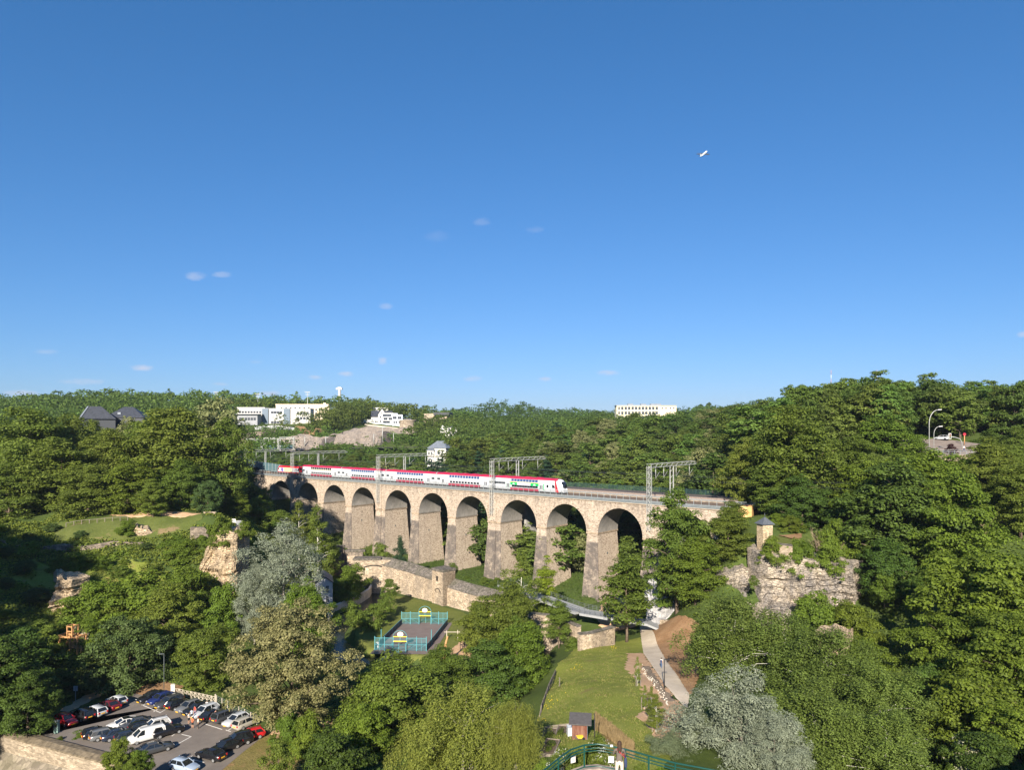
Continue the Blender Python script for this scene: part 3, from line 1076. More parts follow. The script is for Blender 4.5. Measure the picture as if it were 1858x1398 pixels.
def drape(name, poly, mat, dz=.06, step=.5, jag=.25, kind='structure', bump=0.0, flat=None):
    """a sheet that follows the ground inside a polygon, with a slightly ragged edge"""
    xs, ys = [p[0] for p in poly], [p[1] for p in poly]
    gxs, gys = np.arange(min(xs) - step, max(xs) + step, step), np.arange(min(ys) - step, max(ys) + step, step)
    X, Y = np.meshgrid(gxs, gys)
    Z = height(X.ravel(), Y.ravel()) + dz if flat is None else np.full(X.size, flat)
    # never let the coarse ground sheet poke through
    if bump: Z = Z + bump * np.abs(np.sin(X.ravel() * 2.1 + 2 * np.sin(Y.ravel() * .8)) * np.sin(Y.ravel() * 1.3 + X.ravel()))
    ins = inpoly(X, Y, poly)
    ok = (ins[:-1, :-1] | ins[1:, :-1] | ins[:-1, 1:] | ins[1:, 1:]).ravel()
    n = len(gxs)
    ii = (np.arange(len(gys) - 1)[:, None] * n + np.arange(n - 1)[None, :]).ravel()[ok]
    Fc = np.stack([ii, ii + 1, ii + n + 1, ii + n], 1)
    # the rim follows the outline, a little ragged
    PX, PY = X.ravel().copy(), Y.ravel().copy()
    best = np.full(PX.shape, 1e9)
    QX, QY = PX.copy(), PY.copy()
    for q in range(len(poly)):
        (x0, y0), (x1, y1) = poly[q - 1], poly[q]
        tt = np.clip(((PX - x0) * (x1 - x0) + (PY - y0) * (y1 - y0)) / max(1e-9, (x1 - x0) ** 2 + (y1 - y0) ** 2), 0, 1)
        ex, ey = x0 + tt * (x1 - x0), y0 + tt * (y1 - y0)
        dd = np.hypot(PX - ex, PY - ey)
        c = dd < best
        best[c], QX[c], QY[c] = dd[c], ex[c], ey[c]
    out = ~ins.ravel()
    jx = jag * (np.sin(QX * 1.7 + QY * 2.3) + np.sin(QX * 3.9 - QY * 1.1) * .6)
    jy = jag * (np.sin(QY * 1.9 - QX * 2.1) + np.sin(QY * 3.3 + QX * 1.7) * .6)
    PX[out], PY[out] = (QX + jx)[out], (QY + jy)[out]
    if flat is None: Z[out] = height(PX[out], PY[out]) + dz * .6
    V = np.stack([PX, PY, Z], 1)
    u, inv = np.unique(Fc, return_inverse=True)
    return tag(link(name, npmesh(name, V[u], inv.reshape(-1, 4), mat, True)), kind=kind)


def pl(px, py):
    """point of the sloping meadow seen at a pixel"""
    Y = 25.6 / ((py - HY) / F - .13)
    return ((px - CX) / F * Y, Y)


def p0(px, py, z=0.0):
    v = atz(px, py, z)
    return (v.x, v.y)


ASPH = NT('asphalt')
_a = ASPH.ramp(ASPH.noise(0.35, 6, 0.6), [(0.3, (0.125, 0.108, 0.095)), (0.7, (0.185, 0.16, 0.14))])
_a = ASPH.mix(ASPH.ramp(ASPH.noise(30, 3), [(.4, 0.0), (.7, .35)]), _a, (0.26, 0.235, 0.21))
_a = ASPH.mix(ASPH.ramp(ASPH.noise(1.3, 6, .7), [(.62, 0.0), (.72, .5)]), _a, (0.075, 0.066, 0.06))
ASPHALT = ASPH.done(_a, 0.9, spec=.2)
CT = NT('court_tarmac')
COURT = CT.done(CT.ramp(CT.noise(0.5, 6, .65), [(.3, (0.145, 0.115, 0.105)), (.7, (0.185, 0.15, 0.138))]), .9, spec=.2)
DT = NT('dirt')
_d = DT.ramp(DT.noise(0.5, 7, .68), [(.3, (0.46, 0.285, 0.165)), (.7, (0.60, 0.41, 0.26))])
_d = DT.mix(DT.ramp(DT.noise(5, 5, .7), [(.5, 0.0), (.72, .5)]), _d, (0.34, 0.21, 0.12))
DIRT = DT.done(_d, .95, spec=.1)
DT.bump(DT.noise(2.5, 8, .75), 1.0, .2)
DT = NT('brown_dirt')
_d = DT.ramp(DT.noise(0.35, 7, .68), [(.3, (0.25, 0.14, 0.07)), (.7, (0.40, 0.25, 0.14))])
_d = DT.mix(DT.ramp(DT.noise(3, 6, .7), [(.5, 0.0), (.72, .6)]), _d, (0.12, 0.085, 0.04))
DIRT2 = DT.done(_d, .95, spec=.1)
DT.bump(DT.noise(2.5, 8, .75), 1.0, .2)
DT = NT('path_concrete')
_d = DT.ramp(DT.noise(0.6, 6, .6), [(.3, (0.46, 0.385, 0.295)), (.7, (0.58, 0.50, 0.395))])
PATHM = DT.done(DT.mix(DT.ramp(DT.noise(12, 4), [(.5, 0.0), (.8, .4)]), _d, (0.33, 0.28, 0.22)), .9, spec=.15)
MEADOW = grass_mat('meadow_grass', (0.145, 0.185, 0.026), (0.22, 0.235, 0.055), (0.20, 0.17, 0.06), .58, .12)
LAWN = grass_mat('mown_grass', (0.095, 0.125, 0.022), (0.155, 0.165, 0.045), (0.22, 0.18, 0.08), .6, .09)
GARDEN = grass_mat('garden_lawn', (0.055, 0.125, 0.015), (0.085, 0.165, 0.022), (0.10, 0.14, 0.03), .8, .2)
DRYG = grass_mat('dry_grass', (0.15, 0.14, 0.04), (0.24, 0.19, 0.075), (0.30, 0.19, 0.09), .55, .16)

WT = NT('river_water')
WATER = WT.done(WT.ramp(WT.noise(.3, 3), [(.3, (0.018, 0.022, 0.014)), (.7, (0.035, 0.038, 0.024))]), .22, spec=.2)
WT.bump(WT.noise(1.6, 4, .6), .25, .08)


def ribbon(name, pts, w, z, mat):
    m = MB()
    L = []
    for i, p in enumerate(pts):
        a, b = Vector(pts[max(i - 1, 0)]), Vector(pts[min(i + 1, len(pts) - 1)])
        d = (b - a).normalized()
        nrm = Vector((-d.y, d.x)) * w / 2
        L.append([(p[0] + nrm.x, p[1] + nrm.y, z), (p[0] - nrm.x, p[1] - nrm.y, z)])
    for a, b in zip(L[:-1], L[1:]): m.add([a[0], a[1], b[1], b[0]], [(0, 1, 2, 3)])
    return tag(m.build(name, mat), kind='structure')


ribbon('stream_water', STREAM, 5.6, -1.5, WATER)
ribbon('river_water', RIVER, 9.0, -2.7, WATER)

# car park
lot = [p0(*q) for q in ((40, 1345), (120, 1300), (232, 1258), (330, 1278), (484, 1330), (468, 1346), (440, 1368), (400, 1402), (380, 1440), (240, 1440), (255, 1400))] + [(-54, 98.3), (-76, 107.7)]
m = MB()
m.add([(x, y, .09) for x, y in lot], [tuple(range(len(lot)))[::-1]])
tag(m.build('car_park', ASPHALT), kind='structure')
LINE = plain('road_paint', (0.62, 0.60, 0.56), .8, var=.25, scale=5)
m = MB()
for a, b in (((258, 1282), (268, 1278)), ((257, 1281), (290, 1295)), ((279, 1294), (286, 1289)), ((290, 1296), (300, 1290)), ((372, 1316), (403, 1326)), ((410, 1327), (419, 1330)), ((413, 1328), (424, 1322)),
             ((330, 1335), (347, 1339)), ((347, 1339), (305, 1362)), ((343, 1379), (371, 1386)), ((343, 1379), (349, 1374)), ((312, 1338), (320, 1332))):
    m.bar((*p0(*a), .10), (*p0(*b), .10), .14, .012)
tag(m.build('parking_lines', LINE), kind='structure')
drape('dirt_verge', [p0(*q) for q in ((200, 1272), (232, 1252), (300, 1238), (330, 1246), (318, 1262), (330, 1275), (232, 1259))], DIRT2, .07, .5, .3)
drape('dirt_track', [p0(*q) for q in ((110, 1290), (150, 1266), (215, 1240), (215, 1248), (160, 1276), (122, 1296))], DIRT, .09, .5, .2)
drape('grass_bank', [p0(*q) for q in ((472, 1328), (600, 1322), (640, 1330), (560, 1420), (380, 1420), (390, 1400), (430, 1366))], DRYG, .07, .5, .3)
drape('bare_soil', [p0(*q) for q in ((480, 1330), (560, 1318), (640, 1290), (655, 1296), (600, 1326), (520, 1352))], DIRT, .10, .5, .5)
# playing field and lawns
drape('playing_field', [(-38, 196), (-30, 196.5), (-12, 178), (-9, 168), (-11, 150), (-22, 139), (-31, 141), (-34, 152), (-37, 168), (-36, 185)], LAWN, .05, .6, .2)
drape('garden_lawn', [(-56, 185), (-46, 190), (-41, 190), (-42.5, 182), (-45, 177), (-47, 170), (-55, 172)], GARDEN, .07, .5, .1)
court = [(-29.2, 144.8), (-16.2, 144.6), (-14.2, 168.4), (-26.8, 168.6)]
m = MB()
m.add([(x, y, .11) for x, y in court], [(0, 1, 2, 3)])
tag(m.build('court_surface', COURT), kind='structure')
m = MB()
m.add([(*p0(*q), .12) for q in ((683, 1203), (728, 1205), (731, 1196), (693, 1195))], [(0, 1, 2, 3)])
tag(m.build('table_pad', PATHM), kind='structure')
drape('sand_pit', [p0(*q) for q in ((817, 1180), (840, 1162), (862, 1170), (850, 1195), (822, 1196))], DIRT, .08, .4, .2)
# meadow, dirt bank, path
drape('meadow', [pl(*q) for q in ((1044, 1170), (1112, 1163), (1162, 1160), (1176, 1186), (1200, 1250), (1240, 1300), (1215, 1380), (1180, 1420), (1060, 1420), (960, 1330), (962, 1292), (1006, 1210), (1030, 1182))], MEADOW, .05, .5, .15)
drape('dirt_bank', [pl(*q) for q in ((1139, 1185), (1166, 1184), (1208, 1251), (1243, 1290), (1250, 1325), (1212, 1362), (1182, 1325), (1153, 1305), (1168, 1292), (1165, 1256), (1135, 1216))], DIRT, .11, .4, .28)
drape('brown_bank', [pl(*q) for q in ((1180, 1151), (1200, 1150), (1268, 1174), (1268, 1235), (1252, 1268), (1207, 1200))], DIRT2, .12, .4, .12)
drape('footpath', [pl(*q) for q in ((1161, 1150), (1180, 1150), (1208, 1199), (1251, 1266), (1247, 1289), (1207, 1251), (1168, 1186))], PATHM, .17, .3, .03)
drape('stone_strip', [pl(*q) for q in ((1165, 1213), (1178, 1213), (1200, 1250), (1228, 1278), (1205, 1275), (1186, 1250))], plain('gravelly_soil', (0.22, .17, .12), .95, var=.5, scale=4), .16, .3, .3)
rr = random.Random(5)
m = MB()
for k in range(90):
    px = rr.uniform(1165, 1212)
    py = 1213 + (px - 1165) * 1.35 + rr.uniform(-4, 12)
    x, y = pl(px, py)
    z = gz(x, y) + .2
    s = rr.uniform(.05, .12)
    n = 6
    m.lathe([(s, -.15), (s * 1.1, s * .3), (s * .5, s * .75)], n, 0, (x, y, z))
tag(m.build('pale_stones', plain('pale_limestone', (.42, .38, .32), .9, var=.3)), 'pale loose stones scattered along the dirt bank', 'stones', kind='stuff')
drape('dry_hedge_strip', [pl(*q) for q in ((1080, 1305), (1092, 1302), (1118, 1330), (1150, 1362), (1130, 1372), (1096, 1345))], DRYG, .12, .4, .3)
m = MB()
r_ = np.random.default_rng(4)
P = []
for k in range(5200):
    px = r_.uniform(1080, 1150)
    py = 1304 + (px - 1082) * .82 + r_.uniform(-3, 22)
    P.append(pl(px, py))
P = np.array(P)
Zp = height(P[:, 0], P[:, 1])


def unit_(v): return v / np.linalg.norm(v, axis=-1, keepdims=True)


V = []
for (x, y), z in zip(P, Zp):
    h = r_.uniform(.3, .95)
    dx, dy = r_.normal(size=2) * .12
    a = r_.uniform(0, 3.14)
    w = .06
    V += [(x - w * cos(a), y - w * sin(a), z), (x + w * cos(a), y + w * sin(a), z), (x + dx + .02, y + dy, z + h), (x + dx - .02, y + dy, z + h)]
tag(link('dry_hedge', npmesh('dry_hedge', np.array(V), np.arange(len(V)).reshape(-1, 4), leafmat('dry_stalk', (.27, .20, .10), (.16, .115, .055), tint=.1))), 'strip of dry brown tall grass across the meadow', 'tall grass', kind='stuff')
# grass tufts: uneven meadow and lawn
def tufts(n, name, label, mat, poly, seed, h=(.06, .26), w=.038):
    r = np.random.default_rng(seed)
    xs, ys = [p[0] for p in poly], [p[1] for p in poly]
    X, Y = r.uniform(min(xs), max(xs), n * 2), r.uniform(min(ys), max(ys), n * 2)
    ok = inpoly(X, Y, poly)
    X, Y = X[ok], Y[ok]
    Z = height(X, Y)
    clump = .35 + .65 * np.clip(np.sin(X * .8 + 2 * np.sin(Y * .5)) * np.sin(Y * .7 - X * .3) + .5, 0, 1)
    hh = r.uniform(h[0], h[1], len(X)) * clump
    a = r.uniform(0, 3.14, len(X))
    dx, dy = r.normal(size=(2, len(X))) * .1
    c, s = np.cos(a) * w, np.sin(a) * w
    V = np.stack([np.stack([X - c, Y - s, Z], 1), np.stack([X + c, Y + s, Z], 1), np.stack([X + dx + c * .3, Y + dy + s * .3, Z + hh], 1), np.stack([X + dx - c * .3, Y + dy - s * .3, Z + hh], 1)], 1).reshape(-1, 3)
    tag(link(name, npmesh(name, V, np.arange(len(V)).reshape(-1, 4), mat)), label, 'grass', kind='stuff')


GRASSLEAF = leafmat('grass_blade', (0.165, 0.21, 0.035), (0.10, 0.14, 0.022), tint=.1, dry=(.36, .30, .12))
tufts(42000, 'meadow_tufts', 'uneven green meadow grass with dry stalks', GRASSLEAF, [pl(*q) for q in ((1046, 1176), (1140, 1170), (1135, 1216), (1165, 1256), (1167, 1292), (1153, 1305), (1207, 1362), (1180, 1410), (1060, 1410), (965, 1330), (962, 1292), (1006, 1210))], 3)
FLOWERY = plain('yellow_flower', (.75, .55, .02), .7)
m = MB()
for cx_, cy_, n_, sp in ((1113, 1177, 12, 4), (1047, 1211, 11, 5), (998, 1258, 16, 8), (985, 1282, 6, 6)):
    for k in range(n_):
        x, y = pl(cx_ + rr.gauss(0, sp), cy_ + rr.gauss(0, sp * .5))
        m.lathe([(.03, .0), (.075, .04), (.02, .07)], 5, 0, (x, y, gz(x, y) + .35))
tag(m.build('yellow_flowers', FLOWERY), 'patches of small yellow flowers in the meadow', 'flowers', kind='stuff')
# grey plastic sheet on the slope under the viaduct
TARP = NT('plastic_sheet')
TARPM = TARP.done(TARP.ramp(TARP.noise(1.2, 5, .6), [(.3, (.34, .33, .33)), (.7, (.56, .55, .55))]), .42, spec=.4)
TARP.bump(TARP.noise(1.4, 6, .65, stretch=(2.2, .5, 1)), 1.0, .5)
o = drape('slope_tarpaulin', [(31.2, 161.5), (36.0, 162.0), (40.2, 164.5), (37.5, 171), (35.2, 175.5), (32.0, 172)], TARPM, .15, .4, .08, kind='thing', bump=.45)
tag(o, 'crumpled grey plastic sheet covering the slope beside the last pier', 'tarpaulin')
# asphalt lane and small bridge under the viaduct
m = MB()
lane = [(-2, 186, 5.6), (8, 172, 5.2), (16, 161, 4.8), (22, 158.5, 4.4), (30, 158.2, 3.2), (33, 158, 2.0)]
for (a, b) in zip(lane[:-1], lane[1:]):
    d = Vector((b[0] - a[0], b[1] - a[1], 0)).normalized()
    nn = Vector((-d.y, d.x, 0)) * 2.2
    A, B = Vector(a), Vector(b)
    m.add([A - nn, A + nn, B + nn, B - nn, A - nn - Vector((0, 0, .5)), A + nn - Vector((0, 0, .5)), B + nn - Vector((0, 0, .5)), B - nn - Vector((0, 0, .5))], [(3, 2, 1, 0), (0, 1, 5, 4), (2, 3, 7, 6), (4, 5, 6, 7), (1, 2, 6, 5), (3, 0, 4, 7)])
tag(m.build('river_lane', plain('grey_lane', (.27, .28, .29), .85, var=.15)), kind='structure')
lf = empty('lane_railing', (0, 0, 0), 0, 'dark steel railing along the lane that crosses the river', 'railing')
for side in (-2.1, 2.1):
    P = []
    for i, a in enumerate(lane[:4]):
        b = lane[i + 1]
        d = Vector((b[0] - a[0], b[1] - a[1], 0)).normalized()
        P.append(Vector(a) + Vector((-d.y, d.x, 0)) * side)
    m = MB()
    for h_ in (.4, .8, 1.15): m.tube([p + Vector((0, 0, h_)) for p in P], .045, 5)
    m.build('rail', STEEL_D, lf)
    pm = MB().box(-.04, .04, -.04, .04, 0, 1.2).mesh('post', STEEL_D)
    for a, b in zip(P[:-1], P[1:]):
        for k in range(6):
            link('post', pm, lf, a.lerp(b, k / 6))
drape('orange_mound', [(20, 162), (24, 161), (29, 163), (29, 168), (25, 172), (21, 169)], DIRT, .5, .4, .25, bump=.25)
# grassy terraces of the ruin at the left
RUIN_TOP = [(-110, 170.5), (-92, 170.5), (-80, 175), (-79, 184), (-104, 185), (-118, 180)]
RUIN_LOW = [(-108, 151), (-88, 149), (-74, 154), (-74, 160), (-90, 163), (-110, 161)]
RUING = grass_mat('ruin_grass', (0.075, 0.105, 0.022), (0.125, 0.14, 0.04), (0.22, 0.165, 0.085), .58, .14)
drape('ruin_terrace', RUIN_TOP, RUING, .12, .6, .5)
drape('ruin_terrace', RUIN_LOW, MEADOW, .12, .6, .5)
drape('ruin_path', [(-104, 184), (-92, 183), (-81, 183), (-80, 186), (-94, 187.5), (-106, 187)], DIRT, .2, .5, .4)
# road on the height at the right
road = [(110.5, 183), (129, 181), (136, 196), (129, 212), (117, 215), (110, 200)]
RDZ = lambda y: 39.7 + (y - 181) * .125
m = MB()
nr_ = len(road)
m.add([(x, y, RDZ(y)) for x, y in road] + [(x, y, 34) for x, y in road], [tuple(range(nr_))] + [((i + 1) % nr_, i, nr_ + i, nr_ + (i + 1) % nr_) for i in range(nr_)])
tag(m.build('hill_road', plain('worn_asphalt', (.235, .19, .16), .9, var=.2, scale=.5)), kind='structure')
m = MB()
for k in range(3): m.add([(x, y, RDZ(y) + .006) for x, y in ((110 + k * 9, 196), (113 + k * 9, 196), (113 + k * 9, 196.25), (110 + k * 9, 196.25))], [(0, 1, 2, 3)])
tag(m.build('road_markings', LINE), kind='structure')
# ---------------------------------------------------------------- walls, rocks, ruins
WALLST = stone('old_wall_stone', (0.36, 0.285, 0.20), (0.51, 0.41, 0.305), (0.30, 0.24, 0.18), 2.0, (1, 1, 1.6), (0.17, 0.145, 0.12), .55)
WALLTOP = stone('weathered_wall_top', (0.13, 0.115, 0.10), (0.21, 0.185, 0.16), (0.08, 0.07, 0.06), 2.2, (1, 1, 1.3), (0.07, .07, .04), .5)
DARKWALL = stone('sooty_wall_stone', (0.20, 0.165, 0.13), (0.33, 0.27, 0.21), (0.10, 0.085, 0.07), 1.8, (1, 1, 1.6), (0.06, .055, .05), .7)
HOLE_SHADE = plain('dark_opening_and_shade', (0.02, 0.018, 0.016), .95, var=.3)  # fills openings and colours the strips that stand in for shade


def rockmat(name, pale, grey, dark):
    t = NT(name)
    st = t.noise(1.1, 8, .7, stretch=(.35, .35, 1.8))
    col = t.ramp(st, [(.3, tuple(x * .7 for x in pale)), (.5, pale), (.7, tuple(min(1, x * 1.2) for x in pale))])
    col = t.mix(t.ramp(t.noise(.28, 7, .7, stretch=(1, 1, .6)), [(.42, 0.0), (.6, .85)]), col, grey)
    ck = t.voro(.75, feature='DISTANCE_TO_EDGE', stretch=(.6, .6, 1.6))
    ck2 = t.voro(2.1, feature='DISTANCE_TO_EDGE', stretch=(.5, .5, 1.5))
    col = t.mix(t.ramp(ck, [(0, .85), (.05, 0.0)]), col, dark)
    col = t.mix(t.ramp(ck2, [(0, .5), (.05, 0.0)]), col, dark)
    col = t.mix(t.ramp(t.noise(2.0, 7, .75, stretch=(1, 1, .25)), [(.58, 0.0), (.7, .7)]), col, dark)
    m = t.done(col, .95, spec=.1)
    t.bump(t.mix(.5, t.noise(2.2, 9, .75, stretch=(.5, .5, 1.7)), t.ramp(ck2, [(0, 0.0), (.1, 1.0)])), 1.0, .3)
    return m


ROCK_R = rockmat('grey_sandstone', (.47, .40, .31), (.20, .185, .175), (.06, .05, .045))
ROCK_L = rockmat('tan_sandstone', (.58, .45, .29), (.32, .255, .185), (.10, .075, .055))
ROCK_D = rockmat('dull_sandstone', (.40, .33, .24), (.20, .18, .15), (.05, .045, .04))


def cliff(name, cols, mat, label, depth=6.0, seed=1, rough=1.0, nv=26, sub=10, lean=0.0):
    """a block of layered rock: columns (px, top py, bottom py, Y), cracked and ledged, closed at the back"""
    r = np.random.default_rng(seed)
    us = []
    for (a, b) in zip(cols[:-1], cols[1:]):
        for k in range(sub): us.append([a[i] + (b[i] - a[i]) * k / sub for i in range(4)])
    us.append(list(cols[-1]))
    nu = len(us)
    g1, g2 = r.normal(size=nv) * .22, r.normal(size=(nu, nv)) * .09
    ph = r.random(6) * 6
    m = MB()
    rings = []
    for i, (px, t, b, Y) in enumerate(us):
        t2 = t + 2.2 * sin(i * .45 + ph[0]) + 1.2 * sin(i * 1.1 + ph[1])
        x = (px - CX) / F * Y
        zt, zb = H - (t2 - HY) / F * Y, H - (b - HY) / F * Y - (1.0 if Y < 300 else 7.0)
        col = []
        for j in range(nv + 1):
            v = j / nv
            z = zb + (zt - zb) * v
            led = .5 * sin(z * 1.9 + .4 * sin(x * .5)) + (.7 if sin(z * .9 + x * .15 + ph[2]) > .2 else -.3)
            crack = -.9 * max(0, 1 - abs(((x + .4 * sin(z)) % 5.3) - 2.6) / .7) * min(1, (1 - v) * 3)
            d = rough * (led * .55 + .9 * sin(x * .55 + ph[3]) + .5 * sin(x * 1.3 + z * .4 + ph[4]) + (g2[i, j - 1] if j else 0) + (g1[j - 1] if j else 0)) + crack * rough
            d -= 1.8 * v * v * .4
            edge = min(1.0, min(i, nu - 1 - i) / 4.0)
            col.append((x + r.normal() * .04, Y - d * edge * min(1, 3.2 * (1 - v) + .25) + (1 - v) * -1.2 + (1 - edge) * depth * .6 + lean * v * (zt - zb), z))
        col.append((x * (1 + depth / Y), Y + depth, zt + .4))
        col.append((x * (1 + depth / Y), Y + depth, zb))
        rings.append(col)
    m.loft(rings, 0, True, False, closed=True)
    o = m.build(name, mat)
    return tag(o, label, 'rock')


cliff('rock_cliff', [(1300, 1052, 1112, 149), (1318, 1038, 1116, 147.5), (1345, 1034, 1118, 146), (1366, 1034, 1118, 146)], ROCK_R, 'left block of the grey cliff, split off by a shadowed cleft', 7, 3)
cliff('rock_cliff', [(1370, 1003, 1122, 143.5), (1400, 1008, 1122, 142), (1440, 1015, 1112, 141), (1480, 1020, 1095, 140.5), (1520, 1028, 1092, 139.5), (1566, 1034, 1088, 138)], ROCK_R, 'long grey cliff face under the watch turret', 8, 5)
cliff('rock_cliff', [(1376, 1108, 1150, 138), (1410, 1105, 1150, 137), (1450, 1110, 1155, 135)], ROCK_R, 'lower pale step of the cliff above the birches', 6, 8)
cliff('rock_cliff', [(354, 1050, 1100, 166), (366, 1022, 1098, 165.5), (380, 992, 1096, 165), (394, 966, 1094, 164.5), (424, 964, 1084, 164.5), (440, 968, 1066, 166)], ROCK_L, 'sunlit tan cliff with overgrown top at the left', 8, 11)
cliff('rock_cliff', [(97, 1052, 1126, 147), (112, 1050, 1122, 145), (141, 1056, 1098, 145.5)], ROCK_L, 'pale rock corner with vertical edge on the left slope', 7, 14)
cliff('rock_outcrop', [(156, 968, 996, 178), (176, 964, 1000, 176), (190, 968, 1000, 176)], ROCK_D, 'grey rock stub on the ruin terrace, left one', 4, 17, .6)
cliff('rock_outcrop', [(196, 976, 1000, 175), (225, 972, 1002, 174), (246, 960, 1000, 173.5), (262, 958, 996, 174), (284, 974, 1000, 174)], ROCK_L, 'low pale rock face under the ruin lawn', 4, 19, .6)
cliff('rock_outcrop', [(-10, 985, 1015, 166), (40, 992, 1015, 166), (90, 990, 1012, 168)], ROCK_D, 'shaded low ruin rock at the far left', 4, 22, .6)
cliff('rock_outcrop', [(128, 1150, 1190, 137), (150, 1147, 1188, 136), (172, 1152, 1186, 136.5)], ROCK_D, 'rough rubble block behind the orange treadwheel', 4, 23, .5)
cliff('rock_outcrop', [(1490, 1150, 1172, 118), (1520, 1152, 1176, 117), (1548, 1158, 1176, 117)], ROCK_L, 'small orange rock showing through the birches', 4, 24, .6)


def wall(name, pts, mats, label, th=.8, cap=None, cat='wall', capw=.12, caph=.25):
    """pts: (x, y, z bottom, z top) along the visible face; thickness goes away from the camera side (left of travel)"""
    w = empty(name, (0, 0, 0), 0, label, cat)
    rings = []
    caps = []
    for i, p in enumerate(pts):
        a, b = Vector(pts[max(i - 1, 0)][:2]), Vector(pts[min(i + 1, len(pts) - 1)][:2])
        d = (b - a).normalized()
        n = Vector((-d.y, d.x))
        x, y, z0, z1 = p
        rings.append([(x, y, z0), (x, y, z1), (x + n.x * th, y + n.y * th, z1), (x + n.x * th, y + n.y * th, z0)])
        if cap is not None:
            q = [(x - n.x * capw, y - n.y * capw), (x + n.x * (th + capw), y + n.y * (th + capw))]
            caps.append([(*q[0], z1 + .002), (*q[0], z1 + .05 + caph * .3), (*q[1], z1 + .05 + caph), (*q[1], z1 + .002)])
    m = MB()
    m.loft(rings, 0, True, False)
    m.build('masonry', mats, w)
    if cap is not None:
        m = MB()
        m.loft(caps, 0, True, False)
        m.build('coping', cap, w)
    return w


# fortress wall across the valley floor: thick, with a sloping dark top
fw = empty('fortress_wall', (0, 0, 0), 0, 'long pale fortress wall with dark sloping top below the viaduct piers', 'wall')
FWP = [(-41.5, 206.5, 8.8), (-37.5, 205.5, 8.6), (-29.6, 198.5, 8.2), (-20.6, 189, 7.6)]
FWQ = [(-17.2, 186.2, 6.6), (-12.2, 181, 6.3), (-4.6, 173.5, 6.2), (3, 167, 5.6)]
for P in (FWP, FWQ):
    r1, r2 = [], []
    for i, (x, y, zt) in enumerate(P):
        a, b = Vector(P[max(i - 1, 0)][:2]), Vector(P[min(i + 1, len(P) - 1)][:2])
        d = (b - a).normalized()
        n = Vector((-d.y, d.x))
        zf = zt - 2.0
        r1.append([(x - .5 * n.x, y - .5 * n.y, -3), (x, y, zf), (x + n.x * 2.6, y + n.y * 2.6, zf), (x + n.x * 2.6, y + n.y * 2.6, -3)])
        r2.append([(x - .06 * n.x, y - .06 * n.y, zf + .005), (x - .06 * n.x, y - .06 * n.y, zf + .25), (x + n.x * 2.3, y + n.y * 2.3, zt), (x + n.x * 2.7, y + n.y * 2.7, zt), (x + n.x * 2.7, y + n.y * 2.7, zf + .005)])
    MB().loft(r1, 0, True, False).build('masonry', WALLST, fw)
    MB().loft(r2, 0, True, False).build('sloping_top', WALLTOP, fw)
# the gate turret in the wall
tw = empty('wall_turret', (-19.0, 187.2, 0), -.80, 'square stone gate turret set in the fortress wall', 'turret')
m = MB()
m.box(-2.3, 2.3, -.9, 3.2, -2, 8.8)
m.box(-2.3, -1.7, -1.05, 3.2, -2, 9.1).box(1.7, 2.3, -1.05, 3.2, -2, 8.4)
m.build('masonry', WALLST, tw)
m = MB()
m.box(-2.5, 2.5, -1.2, 3.4, 8.82, 9.4)
m.build('coping', WALLTOP, tw)
m = MB()
pr = [(-1.0, .1), (1.0, .1)] + [(1.0 * cos(pi * k / 8), 3.2 + .9 * sin(pi * k / 8)) for k in range(9)]
m.xprism(pr, -1.0, -.88)
m.build('walled_up_gate', WALLST, tw)
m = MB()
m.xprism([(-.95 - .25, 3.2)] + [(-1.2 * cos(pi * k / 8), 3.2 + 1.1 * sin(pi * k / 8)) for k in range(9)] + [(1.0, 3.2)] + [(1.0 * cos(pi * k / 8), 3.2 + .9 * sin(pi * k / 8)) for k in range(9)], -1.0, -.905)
m.build('arch_shade_strip', HOLE_SHADE, tw)  # flat dark crescent painted as the shade along the gate arch
m = MB()
m.box(-.6, .1, -.96, -.88, 6.2, 7.5)
m.build('slit_opening', HOLE_SHADE, tw)
# stream bridge with arch
sb = empty('stream_bridge', (-41.9, 206.2, 0), 0.04, 'stone bridge of the fortress wall with a round arch over the stream', 'bridge')
m = MB()
x0, x1, zt = -4.4, 6.6, 8.2
a0, a1, sp, cr = -.5, 3.9, .9, 3.1
nA = 12
def aw(y):
    pts = [(a0, -3), (a0, sp)] + [((a0 + a1) / 2 - (a1 - a0) / 2 * cos(pi * k / nA), sp + (cr - sp) * sin(pi * k / nA)) for k in range(1, nA)] + [(a1, sp), (a1, -3)]
    return pts
ap = aw(0)
def strip(y, fl):
    for (p, q) in zip(ap[:-1], ap[1:]):
        if abs(p[0] - q[0]) > 1e-6:
            v = [(p[0], y, p[1]), (q[0], y, q[1]), (q[0], y, zt), (p[0], y, zt)]
            m.add(v if not fl else v[::-1], [(0, 1, 2, 3)])
    for (xa, xb) in ((x0, a0), (a1, x1)):
        v = [(xa, y, -3), (xb, y, -3), (xb, y, zt), (xa, y, zt)]
        m.add(v if not fl else v[::-1], [(0, 1, 2, 3)])
strip(-.7, False)
strip(3.2, True)
for (p, q) in zip(ap[:-1], ap[1:]):
    m.add([(p[0], -.7, p[1]), (p[0], 3.2, p[1]), (q[0], 3.2, q[1]), (q[0], -.7, q[1])], [(0, 1, 2, 3)])
m.add([(x0, -.7, zt), (x1, -.7, zt), (x1, 3.2, zt), (x0, 3.2, zt)], [(0, 1, 2, 3)])
m.add([(x0, -.7, -3), (x0, 3.2, -3), (x0, 3.2, zt), (x0, -.7, zt)], [(3, 2, 1, 0)])
m.build('masonry', WALLST, sb)
m = MB()
m.box(x0 - .1, x1 - 3, -.9, 3.3, zt + .002, zt + .5)
m.build('coping', WALLTOP, sb)
m = MB()
